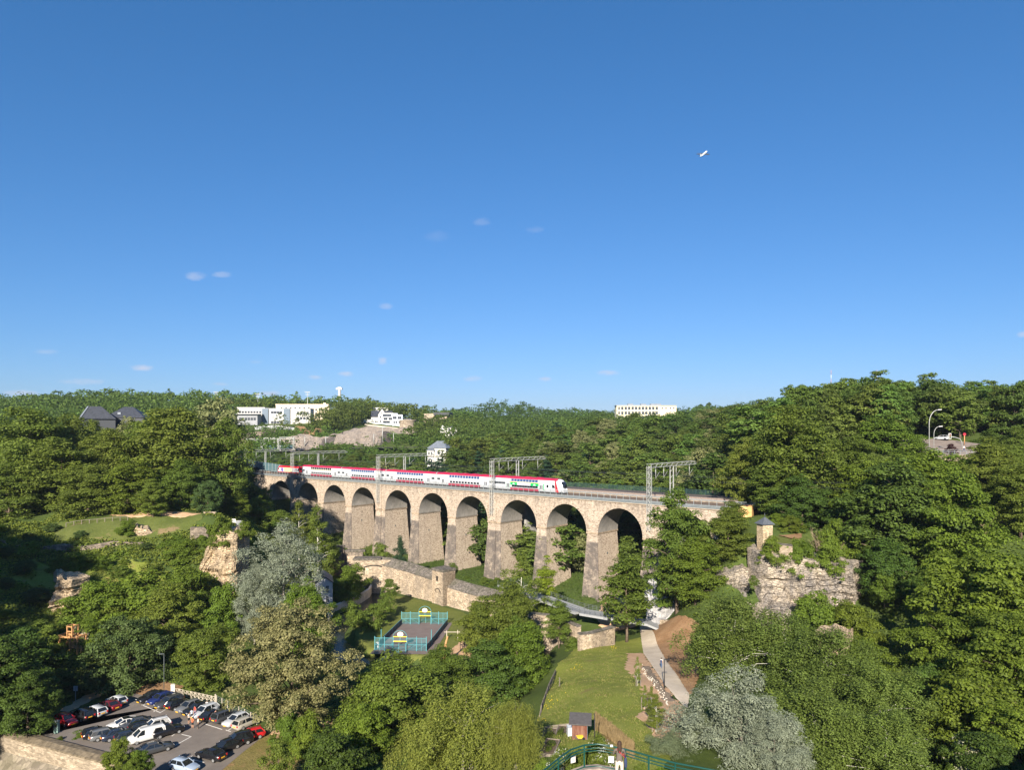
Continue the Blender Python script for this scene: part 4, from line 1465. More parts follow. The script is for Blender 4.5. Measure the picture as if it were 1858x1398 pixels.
pr = [(-1.3, 4.0), (4.4, 4.0), (4.4, 6.0)] + [(4.4 - 5.7 * k / 8, 6.0 + .55 * sin(pi * k / 8)) for k in range(1, 9)]
m.xprism(pr, -.78, -.69)
m.build('blind_panel', WALLST, sb)
m = MB()
m.box(-1.35, -1.05, -.82, -.7, 4.0, 6.1)
for k in range(8):
    z0, z1 = 6.0 + .55 * sin(pi * k / 8), 6.0 + .55 * sin(pi * (k + 1) / 8)
    m.bar((-1.2 + 5.6 * k / 8, -.76, z0 + .15), (-1.2 + 5.6 * (k + 1) / 8, -.76, z1 + .15), .12, .3)
m.build('panel_shade_strip', HOLE_SHADE, sb)  # dark strips on the wall stand in for a recess's edge shade
# old building walls left of the bridge
ow = empty('ruined_wall', (-56.5, 211, 0), .02, 'tall old wall with bricked-up arches left of the stream bridge', 'wall')
m = MB()
m.box(0, 6.2, 0, 1.0, -2, 11.2).box(6.22, 11.8, .3, 1.3, -2, 9.6)
m.build('masonry', DARKWALL, ow)
m = MB()
m.box(-.1, 6.3, -.15, 1.15, 11.22, 11.6).box(6.3, 12.4, .1, 1.5, 9.62, 10.2)
m.build('coping', WALLTOP, ow)
for (cx_, w_, zb_, zs_) in ((3.0, 4.6, 1.0, 6.2),):
    m = MB()
    m.xprism([(cx_ - w_ / 2, zb_), (cx_ + w_ / 2, zb_)] + [(cx_ + w_ / 2 * cos(pi * k / 10), zs_ + 1.6 * sin(pi * k / 10)) for k in range(11)], -.04, .05)
    m.build('bricked_arch', stone('brick_infill', (.36, .22, .13), (.5, .34, .21), (.2, .15, .1), 2.6, (1, 1, 2), (.08, .07, .06), .7), ow)
m = MB()
m.box(6.05, 6.35, -.4, .3, -2, 10.6)
m.build('buttress', DARKWALL, ow)
m = MB()
m.xprism([(7.0, 3.0), (11.0, 3.0), (11.0, 8.4), (7.0, 8.4)], .24, .3)
m.build('blind_panel', WALLST, ow)
# retaining walls around the river and path
wall('river_wall', [(*pl(1052, 1178), -3.5, 4.6), (*pl(1075, 1176), -3.5, 4.5), (*pl(1116, 1168), -2, 4.3)], WALLST, 'pale stone embankment wall at the far end of the meadow', .9, WALLTOP)
wall('river_wall', [(3.5, 157, -3.5, 5.2), (9, 155.5, -3.5, 5.0), (13.8, 148.2, -3.5, 4.65)], WALLST, 'shadowed stone embankment wall over the river, left of the pale one', .9, WALLTOP)
wall('path_wall', [(33.6, 160.4, -1, 2.9), (37.6, 154, 0, 4.4), (41, 149, 0, 6.2), (44.5, 144, 0, 7.6)], WALLST, 'rising stone wall beside the brown bank right of the path', .8)
gw = [(-41.0, 207, .9), (-40.5, 201, .9), (-41.2, 196, .9), (-42.4, 190, .9), (-44.6, 184.5, .9), (-46.0, 179.5, .9), (-44.9, 173, .9)]
wall('garden_wall', [(x, y, -2.6, z) for x, y, z in gw[::-1]], plain('pale_render', (.50, .46, .40), .85, var=.25, scale=.8), 'low curved garden wall with pale top along the stream', .35, plain('white_coping', (.66, .60, .52), .8), capw=.1, caph=.1)
# car park wall, foreground left
cpw = empty('car_park_wall', (0, 0, 0), 0, 'broad stone retaining wall in front of the car park at the lower left', 'wall')
wl_pts = [(-84, 110.7), (-76, 107.3), (-68, 103.9), (-60, 100.5), (-53.4, 97.7)]
r1, r2, r3 = [], [], []
for (x, y) in wl_pts:
    nx_, ny_ = .393, .92
    X = lambda d: (x - nx_ * d, y - ny_ * d)
    r1.append([(*X(1.7), -2.6), (*X(1.7), .15), (*X(-.2), .15), (*X(-.2), -2.6)])
    r2.append([(*X(1.82), .152), (*X(1.78), .36), (*X(.8), .62), (*X(-.35), .5), (*X(-.3), .152)])
    r3.append([(*X(9.5), -9.5), (*X(1.72), -2.0), (*X(1.0), -2.0), (*X(1.0), -9.5)])
MB().loft(r1, 0, True, False).build('masonry', stone('coursed_stone', (.34, .28, .205), (.47, .39, .295), (.24, .195, .145), 2.6, (.62, .62, 1.9), (.2, .17, .13), .4), cpw)
MB().loft(r2, 0, True, False).build('mossy_coping', plain('mossy_coping', (.155, .125, .085), .95, var=.5, scale=1.6, bump=.6), cpw)
MB().loft(r3, 0, True, False).build('sloping_foot', stone('weathered_slope', (.22, .19, .15), (.33, .285, .225), (.14, .12, .1), 1.4, (1, 1, 1), (.12, .11, .07), .55), cpw)
# ruin wall with arch
rw = empty('ruin_arch', (*at(345, 985, 172).xy, 19.0), .05, 'short rubble wall with a low arch beside the tan cliff', 'ruin')
m = MB()
pr = [(0, -2), (1.0, -2), (1.0, 0)] + [(2.3 - 1.3 * cos(pi * k / 8), 0 + 1.0 * sin(pi * k / 8)) for k in range(1, 8)] + [(3.6, 0), (3.6, -2), (4.3, -2), (4.3, 3.2), (0, 3.4)]
m.xprism(pr, 0, 1.4)
m.build('masonry', DARKWALL, rw)
wall('ruin_wall', [(*at(-20, 1000, 165).xy, 12, 18.8), (*at(60, 1000, 165.5).xy, 12, 18.4), (*at(110, 1000, 166).xy, 12, 19.2), (*at(150, 1000, 166.5).xy, 12, 18.6), (*at(205, 1000, 168).xy, 12, 19.6), (*at(262, 1000, 169).xy, 12, 19.0)], DARKWALL, 'long low broken ruin wall across the left slope', 1.2)
# watch turret on the cliff
TSL = plain('slate', (.085, .095, .11), .55, var=.25, scale=2)
wt = empty('watch_turret', (*at(1387.5, 990, 148).xy, 21.6), .25, 'small square stone watch turret with pointed slate roof on the cliff', 'turret')
m = MB()
m.loft([[(-1.2, -1.2, -2.5), (1.2, -1.2, -2.5), (1.2, 1.2, -2.5), (-1.2, 1.2, -2.5)], [(-1.35, -1.35, 1.2), (1.35, -1.35, 1.2), (1.35, 1.35, 1.2), (-1.35, 1.35, 1.2)], [(-1.35, -1.35, 6.5), (1.35, -1.35, 6.5), (1.35, 1.35, 6.5), (-1.35, 1.35, 6.5)]], smooth=False)
m.build('masonry', stone('turret_stone', (.47, .36, .22), (.60, .48, .32), (.33, .26, .18), 2.4, (1, 1, 1.7), (.25, .2, .15), .3), wt)
m = MB()
m.loft([[(-1.75, -1.75, 6.5), (1.75, -1.75, 6.5), (1.75, 1.75, 6.5), (-1.75, 1.75, 6.5)], [(-1.75, -1.75, 6.62), (1.75, -1.75, 6.62), (1.75, 1.75, 6.62), (-1.75, 1.75, 6.62)], [(-.05, -.05, 8.5), (.05, -.05, 8.5), (.05, .05, 8.5), (-.05, .05, 8.5)]], smooth=False)
m.build('roof', TSL, wt)
m = MB()
m.tube([(0, 0, 8.4), (0, 0, 9.6)], .05, 5)
m.lathe([(.02, -.12), (.14, 0), (.02, .12)], 6, 0, (0, 0, 9.0))
m.build('finial', TSL, wt)
for rz_, face in ((0, 0), (0, 1)):
    for dx in (-.55, .55):
        m = MB()
        if face == 0: m.box(dx - .09, dx + .09, -1.37, -1.2, 2.6, 4.2)
        else: m.box(1.2, 1.37, dx - .09, dx + .09, 2.6, 4.2)
        m.build('slit_window', HOLE_SHADE, wt)
m = MB()
for dx in (-.62, .62):
    for k in range(8):
        a, b = pi * k / 8, pi * (k + 1) / 8
        m.bar((dx + .5 * cos(a), -1.37, 5.2 + .5 * sin(a)), (dx + .5 * cos(b), -1.37, 5.2 + .5 * sin(b)), .14)
m.build('blind_arch', WALLST, wt)
wt.scale = (.84, .84, .74)
wall('terrace_wall', [(*at(1400, 975, 143).xy, 18, 23.0), (*at(1438, 978, 142).xy, 18, 22.7)], WALLST, 'low stone parapet of the lawn beside the watch turret', .7, WALLTOP)
drape('terrace_lawn', [tuple(at(1402, 970, 144).xy), tuple(at(1440, 970, 144).xy), tuple(at(1450, 955, 156).xy), tuple(at(1404, 948, 160).xy)], LAWN, .1, .5, .1, flat=22.4)
drape('terrace_path', [tuple(at(1412, 955, 158).xy), tuple(at(1452, 960, 150).xy), tuple(at(1456, 950, 160).xy), tuple(at(1425, 948, 166).xy)], DIRT2, .1, .5, .1, flat=22.6)
wall('road_wall', [(*at(1690, 815, 180).xy, 32, 39.5), (*at(1745, 830, 178.5).xy, 32, 39.6), (*at(1800, 835, 179).xy, 32, 39.6)], WALLST, 'sunlit stone wall carrying the road at the right', .8)

# ---------------------------------------------------------------- houses
WHITEW = plain('white_render', (.58, .565, .535), .8, var=.06, scale=.3)
CREAM = plain('cream_render', (.70, .58, .42), .8, var=.08, scale=.3)
CREAM2 = plain('pale_cream_render', (.72, .64, .50), .8, var=.06, scale=.3)
BLUEW = plain('pale_blue_render', (.52, .56, .62), .8, var=.05, scale=.3)
GREYW = plain('grey_render', (.27, .28, .30), .8, var=.1, scale=.3)
DGREY = plain('anthracite_cladding', (.055, .06, .068), .6, var=.2)
SLATE = plain('dark_slate_roof', (.045, .05, .062), .5, var=.3, scale=1.0)
ZINC = plain('zinc_roof', (.20, .225, .26), .45, .3, var=.2, scale=1.0)
GLASS = plain('window_glass', (.025, .032, .042), .1, var=.3, spec=.7)
FRAME = plain('window_frame_grey', (.30, .31, .32), .6)


def building(name, px, pyb, Y, w, d, h, label, mat, rz=0.0, cat='building', zdrop=8):
    g = at(px, pyb, Y)
    b = empty(name, g, rz, label, cat)
    b['_w'], b['_d'], b['_h'] = w, d, h
    m = MB()
    m.box(-w / 2, w / 2, 0, d, -zdrop, h)
    m.build('wall', mat, b)
    return b


_winme = {}


def windows(b, xs, zs, w, h, y=0.0, mat=None, sill=False, skip=()):
    key = (round(w, 2), round(h, 2), mat.name if mat else '')
    if key not in _winme:
        m = MB()
        m.box(-w / 2, w / 2, -.03, .12, 0, h, 0)
        _winme[key] = m.mesh('window', [mat or GLASS])
        m = MB()
        t = min(.14, w * .1)
        m.box(-w / 2 - t, w / 2 + t, -.09, .05, h, h + t).box(-w / 2 - t, w / 2 + t, -.12, .05, -t, 0).box(-w / 2 - t, -w / 2, -.09, .05, 0, h).box(w / 2, w / 2 + t, -.09, .05, 0, h).box(-.04, .04, -.07, .04, 0, h)
        _winme[key + ('f',)] = m.mesh('frame', [FRAME])
    for j, z in enumerate(zs):
        for i, x in enumerate(xs):
            if (i, j) in skip: continue
            o = link('window', _winme[key], b, (x, y, z))
            link('frame', _winme[key + ('f',)], o)


def gable(b, w, d, h, rh, mat, ov=.4, x0=None, along='x', wallm=None):
    """pitched roof; ridge along x or y"""
    m = MB()
    if along == 'x':
        pr = [(-ov, h - .1), (d / 2, h + rh), (d + ov, h - .1), (d + ov, h + .15), (d / 2, h + rh + .28), (-ov, h + .15)]
        vs = [(-w / 2 - ov, y, z) for y, z in pr] + [(w / 2 + ov, y, z) for y, z in pr]
    else:
        pr = [(-w / 2 - ov, h - .1), (0, h + rh), (w / 2 + ov, h - .1), (w / 2 + ov, h + .15), (0, h + rh + .28), (-w / 2 - ov, h + .15)]
        vs = [(x, -ov, z) for x, z in pr] + [(x, d + ov, z) for x, z in pr]
    n = 6
    fs = [tuple(range(n)), tuple(range(2 * n - 1, n - 1, -1))] + [((i + 1) % n, i, n + i, n + (i + 1) % n) for i in range(n)]
    m.add(vs, fs)
    r = m.build('roof', mat, b)
    m = MB()
    if along == 'x':
        for x in (-w / 2 + .01, w / 2 - .26): m.add([(x, 0, h - .15), (x, d, h - .15), (x, d / 2, h + rh), (x + .25, 0, h - .15), (x + .25, d, h - .15), (x + .25, d / 2, h + rh)], [(0, 1, 2), (5, 4, 3), (0, 3, 4, 1), (1, 4, 5, 2), (2, 5, 3, 0)])
    else:
        for y in (.01, d - .26): m.add([(-w / 2, y, h - .15), (w / 2, y, h - .15), (0, y, h + rh), (-w / 2, y + .25, h - .15), (w / 2, y + .25, h - .15), (0, y + .25, h + rh)], [(0, 1, 2), (5, 4, 3), (0, 3, 4, 1), (1, 4, 5, 2), (2, 5, 3, 0)])
    m.build('gable', wallm or WHITEW, b)
    return r


def hip(b, w, d, h, rh, mat, ov=.4, ridge=.5, y0=0.0, x=0.0, name='roof'):
    m = MB()
    k = w / 2 * ridge
    base = [(x - w / 2 - ov, y0 - ov, h), (x + w / 2 + ov, y0 - ov, h), (x + w / 2 + ov, y0 + d + ov, h), (x - w / 2 - ov, y0 + d + ov, h)]
    top = [(x - k, y0 + d / 2 - .1, h + rh), (x + k, y0 + d / 2 - .1, h + rh), (x + k, y0 + d / 2 + .1, h + rh), (x - k, y0 + d / 2 + .1, h + rh)]
    m.loft([base, [(a, b_, c + .2) for a, b_, c in base], top], 0, True, False)
    return m.build(name, mat, b)


lin = lambda a, b, n: [a + (b - a) * (i + .5) / n for i in range(n)]
# two dark slate halls behind the plateau grove
b = building('slate_roofed_hall', 178, 764, 262, 17, 18, 1.5, 'large hall with steep dark slate roof and pale ridge strip behind the plateau trees', DGREY, .5, 'hall', 22)
m = MB()
m.add([(-9, -1, 1), (9, -1, 1), (9, 19, 1), (-9, 19, 1), (-5, 4, 8.2), (1.5, 4, 8.2), (1.5, 14, 8.2), (-5, 14, 8.2)], [(3, 2, 1, 0), (4, 5, 6, 7), (0, 1, 5, 4), (1, 2, 6, 5), (2, 3, 7, 6), (3, 0, 4, 7)])
m.build('roof', SLATE, b)
m = MB()
m.bar((-5, 3.9, 8.2), (-9, -1.05, 1.1), 1.0, .12)
m.build('zinc_hip', ZINC, b)
b.scale = (.66, .66, .66)
b = building('slate_roofed_hall', 226, 760, 275, 20, 14, .5, 'lower dark slate hipped roof hall right of the larger one', DGREY, .2, 'hall', 24)
r = hip(b, 20, 14, .5, 6.4, SLATE, .6, .25)
m = MB()
m.box(-4.2, -2.6, 1.6, 3.0, 2.0, 3.6)
m.build('skylight', ZINC, r)
b.scale = (.68, .68, .68)
# white school complex
SY = 590.0
sc = SY / F
b = building('school_building', 497, 771, SY, 60, 14, 13.2, 'long white school block of three storeys with dark stair towers on the hillside', WHITEW, .06, 'school', 14)
windows(b, lin(-29, -10, 8), (9.6,), 1.7, 1.8)
windows(b, lin(-19, -10, 3), (5.2,), 2.4, 2.0)
windows(b, lin(-2.5, 7, 4), (9.2, 1.0), 2.0, 2.0)
windows(b, lin(-2, 6.6, 3), (5.2,), 2.0, 2.2, mat=FRAME)
windows(b, lin(18.5, 29, 4), (8.6, 4.2), 1.9, 2.2)
for x0, x1 in ((-9.4, -4.4), (8.2, 13.4)):
    m = MB()
    m.box(x0, x1, -1.4, .3, -10, 13.3)
    m.build('stair_tower', plain('blue_grey_cladding', (.13, .17, .215), .4, var=.15), b)
m = MB()
m.box(-30.2, 30.2, -.3, 14.2, 13.21, 13.7)
m.build('roof', FRAME, b)
b = building('school_pavilion', 449, 768, SY - 14, 16, 10, 7.0, 'flat grey pavilion at the left foot of the white school', GREYW, .04, 'building', 10)
windows(b, lin(-7, 7, 6), (2.2,), 1.8, 2.2)
m = MB()
m.box(-9.5, 9.5, -2, 11, 7.02, 7.5)
m.build('roof', GREYW, b)
b = building('terrace_house', 455, 752, SY + 24, 24, 12, 6.0, 'low white house on a dark plinth above the white school', WHITEW, .05, 'house', 3)
windows(b, lin(-6, 10, 5), (1.6,), 1.4, 1.3)
m = MB()
m.box(-16, 22, -2, 12, -6.5, -.2)
m.build('plinth', DGREY, b)
b = building('office_block', 548, 758, SY + 40, 46, 16, 11.2, 'long cream flat-roofed block with two rows of windows behind the white school', CREAM2, .05, 'building', 10)
windows(b, lin(-20, 16, 9), (7.6,), 1.5, 1.5)
windows(b, lin(-21, 0, 9), (3.2,), 1.8, 1.2)
m = MB()
m.box(-23.4, 23.4, -.4, 16.4, 11.22, 11.9)
m.box(18, 20, 4, 6, 11.9, 13.4)
m.build('roof', CREAM, b)
b = building('office_wing', 580, 760, SY + 36, 17, 12, 10.8, 'cream wing with three rows of windows at the right end of the cream block', CREAM, .05, 'building', 10)
windows(b, lin(-7.5, 7.5, 5), (7.0, 3.6, .4), 1.5, 1.6)
m = MB()
m.box(8.5, 19, 1, 10, -4, 10.4)
m.build('glazed_side', plain('blue_glass_front', (.10, .14, .19), .25, var=.3), b)
b = building('white_tower_block', 48, 733, 1000, 11, 9, 7, 'tiny white tower block on the horizon at the left', WHITEW, 0, 'building', 12)
windows(b, lin(-5, 5, 4), (1, 3.2, 5.2), 1.5, 1.2)
# villa
b = building('villa', 692, 770, 600, 17, 12, 6.0, 'white gabled villa with dark steep roofs on the terrace above the rock cutting', WHITEW, .1, 'house', 5)
gable(b, 17, 12, 6, 5.2, SLATE)
m = MB()
m.box(-2.5, 3.8, -2.2, 4, -2, 8)
m.build('gabled_bay', WHITEW, b)
m = MB()
m.add([(-2.5, -2.21, 8), (3.8, -2.21, 8), (.65, -2.21, 13), (-2.5, 4, 8), (3.8, 4, 8), (.65, 4, 13)], [(0, 1, 2), (5, 4, 3), (0, 3, 4, 1)])
m.build('gable', WHITEW, b)
m = MB()
for sx in (-1, 1):
    m.add([(.65, -2.7, 13.4), (.65 + sx * 3.9, -2.7, 7.6), (.65 + sx * 3.9, 6, 7.6), (.65, 6, 13.4), (.65, -2.7, 13.1), (.65 + sx * 3.6, -2.7, 7.6), (.65 + sx * 3.6, 6, 7.6), (.65, 6, 13.1)], [(0, 1, 2, 3), (7, 6, 5, 4), (0, 4, 5, 1), (2, 6, 7, 3)])
m.build('bay_roof', SLATE, b)
windows(b, (-.6, 1.9), (5.2, 1.5), 1.1, 1.5, y=-2.2)
windows(b, (.65,), (8.6,), 1.1, 1.6, y=-2.2)
windows(b, (5.4, 7.2), (1.4, 3.8), 1.0, 1.3)
windows(b, (-7, -5, -3.6), (1.4,), 1.0, 1.3)
m = MB()
m.box(-16, -8.4, 1, 9, -3, 4.0)
m.build('garage', WHITEW, b)
b = building('modern_house', 703, 769, 596, 9, 9, 8.6, 'modern pale house with wide glazed balconies right of the gabled villa', BLUEW, .1, 'house', 5)
windows(b, (-.4,), (6.0,), 7.2, 1.7)
windows(b, (-1.6, 2.6), (3.0,), 3.0, 1.6)
windows(b, (-.8,), (.4,), 5.6, 1.8)
m = MB()
m.box(-4.8, 4.8, -.8, 9.2, 8.62, 9.0).box(-4.6, 4.6, -.9, 0, 5.1, 5.4).box(-4.6, 4.6, -.9, 0, 2.2, 2.5)
m.build('balcony_slab', WHITEW, b)
b = building('modern_house', 721, 772, 590, 8.6, 9, 8.8, 'pale blue box house with square windows left of the round bastion', BLUEW, .1, 'house', 5)
windows(b, (-2.2, 1.8), (5.2,), 3.0, 2.0)
windows(b, (-2.6, -.8, 1.6, 3.0), (1.6,), 1.2, 1.7)
m = MB()
m.box(-4.0, 0, 1, 8, 8.82, 10)
m.build('roof_storey', BLUEW, b)
# terrace wall and bastion
BASTM = stone('bastion_stone', (.34, .28, .21), (.47, .39, .29), (.25, .2, .16), .8, (1, 1, 1.5), (.2, .17, .14), .4)
m = MB()
p = [at(662, 770, 585), at(690, 773, 582), at(715, 776, 580), at(738, 780, 577), at(756, 785, 575)]
wall('villa_terrace_wall', [(v.x, v.y, v.z - 4.5, v.z) for v in p], plain('pale_wall', (.46, .40, .34), .9, var=.2, scale=.4), 'pale terrace wall along the rock top below the villas', 1.0)
bt_ = empty('round_bastion', at(740, 776, 586), 0, 'squat round stone bastion at the right end of the villa terrace', 'tower')
MB().lathe([(7.6, -5), (7.0, 0), (6.8, 5.2), (7.1, 5.4), (7.1, 6.2), (0.1, 6.3)], 20).build('masonry', BASTM, bt_)
MB().box(-3, 3, -2, 3, 6.3, 7.4).build('lookout', DGREY, bt_)
b = building('ruined_fort', 790, 762, 640, 22, 10, 5.5, 'low ruined fort wall with dark flat top right of the bastion', BASTM, -.2, 'ruin', 5)
m = MB()
m.box(-1, 14, -3, 8, 4.2, 6.4)
m.build('roof', DGREY, b)
m = MB()
m.box(-40, -14, -4, 0, -10, -2)
m.build('retaining_wall', BASTM, b)
# small white villa
b = building('white_cottage', 817, 790, 535, 8.6, 8, 5.6, 'small white house with balconies among the trees in the middle of the hillside', WHITEW, .05, 'house', 4)
m = MB()
m.box(-7.4, -4.2, -1.2, 5, 1.6, 5.8)
m.build('side_wing', WHITEW, b)
m = MB()
m.add([(-7.6, -1.3, 5.7), (-4.1, -1.3, 5.7), (-5.85, -1.3, 7.4), (-7.6, 5, 5.7), (-4.1, 5, 5.7), (-5.85, 5, 7.4)], [(0, 1, 2), (5, 4, 3), (0, 3, 4, 1), (1, 4, 5, 2), (2, 5, 3, 0)])
m.build('gable', WHITEW, b)
m = MB()
m.box(-4, 2, -.2, 6, 5.62, 6.6)
m.build('roof_storey', SLATE, b)
windows(b, (-.8,), (3.6, 1.0), 1.3, 1.6)
windows(b, (-6.2,), (2.8,), 1.6, 1.4, y=-1.2)
windows(b, (2.6,), (1.0,), 1.0, 1.8)
m = MB()
m.box(2.6, 5.2, -1.5, 4, 2.6, 3.6)
m.build('balcony', WHITEW, b)
# white mansion behind the train
b = building('mansion', 793, 843, 425, 11.5, 10, 9.6, 'white mansion with grey hipped roof rising behind the train', WHITEW, -.35, 'house', 10)
hip(b, 11.5, 10, 9.6, 4.4, ZINC, .6, .4)
m = MB()
m.box(-5.9, -1.5, -1.6, 3, 5, 8.2)
m.box(-5.7, -1.7, -1.4, 3, -8, 4.2)
m.build('front_bay', WHITEW, b)
hip(b, 4.4, 4.6, 8.22, 1.6, ZINC, .4, .5, -1.6, -3.7, 'bay_roof')
windows(b, (-4.6, -2.8), (5.8, 1.2), .9, 1.7, y=-1.6)
windows(b, (.8, 3.6), (6.0, 2.2), 1.0, 1.9)
m = MB()
m.box(-1.2, 5.9, -1.2, 0, 5.0, 5.25)
m.build('balcony', WHITEW, b)
# apartment block on the right hill
b = building('apartment_block', 1173, 763.5, 650, 55, 12, 13.6, 'cream apartment block with rows of loggias on the wooded hilltop', plain('yellow_cream_render', (.70, .63, .46), .8, var=.05, scale=.3), 0.0, 'building', 8)
wx = lin(-27, 11, 12)
windows(b, wx, (9.9, 5.6, 1.3), 2.1, 2.6)
windows(b, (14.5, 18, 22, 25.2), (10.6,), 1.2, 1.5)
m = MB()
for x in lin(-27, 11, 13)[0:1] + [w - 1.58 for w in wx[1:]] + [12.4]:
    m.box(x - .14, x + .14, -.5, .1, 0, 13.4)
for z in (4.9, 9.2, 13.3): m.box(-27.4, 12.6, -.6, .1, z - .2, z + .2)
m.build('loggia_grid', plain('loggia_cream', (.74, .68, .52), .8), b)
m = MB()
m.box(-28, 28, -.7, 12.4, 13.62, 14.2)
m.build('roof', FRAME, b)
for x in (-14, -2, 12, 7):
    MB().box(x - 2.4, x + 2.4, 4, 8, 14.22, 15.6).build('roof_hut', ZINC, b)
b = building('white_villa', 690, 746, 640, 14, 8, 3.0, 'white flat-roofed villa among trees above the gabled villa', WHITEW, .1, 'house', 6)
windows(b, lin(-6, 6, 4), (.9,), 1.3, 1.1)
# house in the valley
b = building('grey_house', 588, 1098, 178, 4.2, 8, 5.4, 'grey house with gable and slate roof half hidden by the silver willow', plain('grey_white_render', (.42, .42, .45), .85, var=.12, scale=.5), .28, 'house', 5)
gable(b, 4.2, 8, 5.4, 1.6, SLATE, .2, along='y', wallm=plain('grey_white_render', (.42, .42, .45)))
windows(b, (-1.1, .8), (3.2, .5), .6, 1.5)

# ---------------------------------------------------------------- railway cutting beyond: rock faces, walls, tracks
def farcliff(cols, mat, label, depth=14, seed=2, name='rock_cutting'):
    return cliff(name, cols, mat, label, depth, seed, .8, 18, 8, 1.1)


ROCK_F = rockmat('cutting_rock', (.36, .30, .25), (.245, .215, .19), (.13, .11, .09))
farcliff([(590, 797, 808, 490), (610, 787, 810, 490), (640, 781, 808, 492), (672, 782, 806, 495), (700, 788, 806, 500)], ROCK_F, 'pinkish rock face of the railway cutting, near part', 30, 31)
farcliff([(620, 786, 796, 545), (650, 778, 796, 548), (700, 775, 796, 550), (740, 779, 795, 552), (757, 786, 796, 552)], ROCK_F, 'grey sloping rock apron below the villas', 30, 32)
farcliff([(500, 800, 815, 455), (530, 793, 816, 455), (560, 792, 815, 458), (590, 797, 812, 462)], ROCK_F, 'mossy rock hump beside the tracks left of the pinkish face', 20, 33)
farcliff([(535, 776, 792, 520), (555, 779, 794, 520), (575, 782, 794, 520)], rockmat('rusty_rock', (.34, .21, .11), (.26, .17, .1), (.12, .08, .05)), 'rusty brown cut bank under the school grounds', 16, 34)
wall('cutting_wall', [(*at(430, 815, 440).xy, 22, 44.5), (*at(474, 815, 445).xy, 22, 45.5)], DARKWALL, 'tall dark retaining wall at the mouth of the cutting', 3.0)
wall('cutting_wall', [(*at(474, 800, 500).xy, 26, 46.5), (*at(500, 797, 505).xy, 26, 47.6)], DARKWALL, 'dark retaining wall below the school terrace', 3.0)
wall('school_terrace_wall', [(*at(462, 779, 548).xy, 40, 49.0), (*at(500, 774, 552).xy, 42, 50.5), (*at(545, 779, 548).xy, 40, 47.6), (*at(568, 781, 545).xy, 40, 46.6)], plain('pale_grey_wall', (.36, .37, .38), .85, var=.2, scale=.3), 'pale grey terrace wall along the foot of the school', 1.0)
# track bed sweeping left beyond the viaduct
ribbon('track_bed', [tuple(VP(LEFT_S + 1, 12, 0).xy), tuple(VP(LEFT_S - 20, 13, 0).xy), (-142, 368), (-158, 395)], 26, 28.4, BALLAST)
ribbon('track_bed', [(-190, 425), (-150, 436), (-122, 462), (-80, 482), (-40, 490), (0, 500)], 16, 34.6, BALLAST)
BLUEF = plain('blue_green_panel', (.085, .145, .165), .55, var=.2)
def panel_fence(pts, h, label, step=2.4, gap=.12):
    f = empty('panel_fence', (0, 0, 0), 0, label, 'fence')
    for a, b in zip(pts[:-1], pts[1:]):
        a, b = Vector(a), Vector(b)
        L = (b - a).length
        n = max(1, int(L / step))
        d = (b - a) / n
        for k in range(n):
            m = MB()
            p, q = a + d * k + d * .04, a + d * (k + 1) - d * .04
            m.bar(p + Vector((0, 0, h / 2)), q + Vector((0, 0, h / 2)), .12, h)
            m.build('panel', BLUEF, f)
            m = MB()
            m.bar(a + d * k, a + d * k + Vector((0, 0, h + .15)), .16)
            m.build('post', STEEL_G, f)
    return f


panel_fence([at(452, 848, 345) - Vector((0, 0, .2)), at(520, 860, 318) - Vector((0, 0, 0))], 3.6, 'blue-green screen fence beside the track left of the locomotive', 3.4)
panel_fence([at(450, 820, 432), at(500, 818, 440), at(532, 816, 446)], 3.2, 'blue-grey screen fence under the far station gantries', 4.5)


def portal(px0, px1, pyt, pyb, Y, label, truss=True):
    a, b = at(px0, pyb, Y), at(px1, pyb, Y)
    zt = H - (pyt - HY) / F * Y
    g = empty('portal_gantry', a, 0, label, 'gantry', 'portal gantries over the far tracks')
    L = (b - a).x
    for x in (0, L):
        m = MB()
        lattice(m, (x, 0, -1), (x, 0, zt - a.z), .7, 2.2, (1, 0, 0), r=.09)
        m.build('mast', GALV, g)
    m = MB()
    lattice(m, (-.4, 0, zt - a.z - .4), (L + .4, 0, zt - a.z - .4), .9, 2.0, (0, 1, 0), r=.09)
    m.build('cross_girder', GALV, g)
    m = MB()
    for x in (L * .3, L * .7):
        m.bar((x, 0, zt - a.z - .8), (x, 0, zt - a.z - 3.0), .18)
        m.bar((x - .8, 0, zt - a.z - 2.8), (x + .8, 0, zt - a.z - 2.8), .1)
    m.build('drop_arm', GALV, g)


portal(448, 475, 797, 820, 415, 'far portal gantry, left one of the row of three over the tracks')
portal(480, 505, 795, 817, 425, 'far portal gantry, middle one of the row of three over the tracks')
portal(508, 533, 794, 816, 432, 'far portal gantry, right one of the row of three over the tracks')
portal(428, 446, 815, 832, 372, 'low white portal gantry half hidden by the plateau trees')
g = gantry(START_S - 26, 'lattice catenary gantry at the left end before the train, seen over the locomotive')
for (px, pt, pb, Y, lb) in ((694, 775, 800, 500, 'tall pale mast standing before the grey rock apron'), (591, 792, 808, 470, 'thin catenary mast beside the mossy rock hump'), (553, 793, 808, 465, 'thin catenary mast in front of the mossy rock hump'),
                            (714, 786, 800, 505, 'thin catenary mast right of the tall pale mast'), (678, 788, 803, 498, 'thin catenary mast left of the tall pale mast')):
    p = at(px, pb, Y)
    t_ = H - (pt - HY) / F * Y
    o = empty('catenary_mast', p, 0, lb, 'mast')
    MB().tube([(0, 0, -1), (0, 0, t_ - p.z)], [.26, .16], 6).build('pole', GALV, o)
    MB().bar((0, 0, t_ - p.z - .6), (2.2, 0, t_ - p.z - .3), .12).build('bracket', GALV, o)
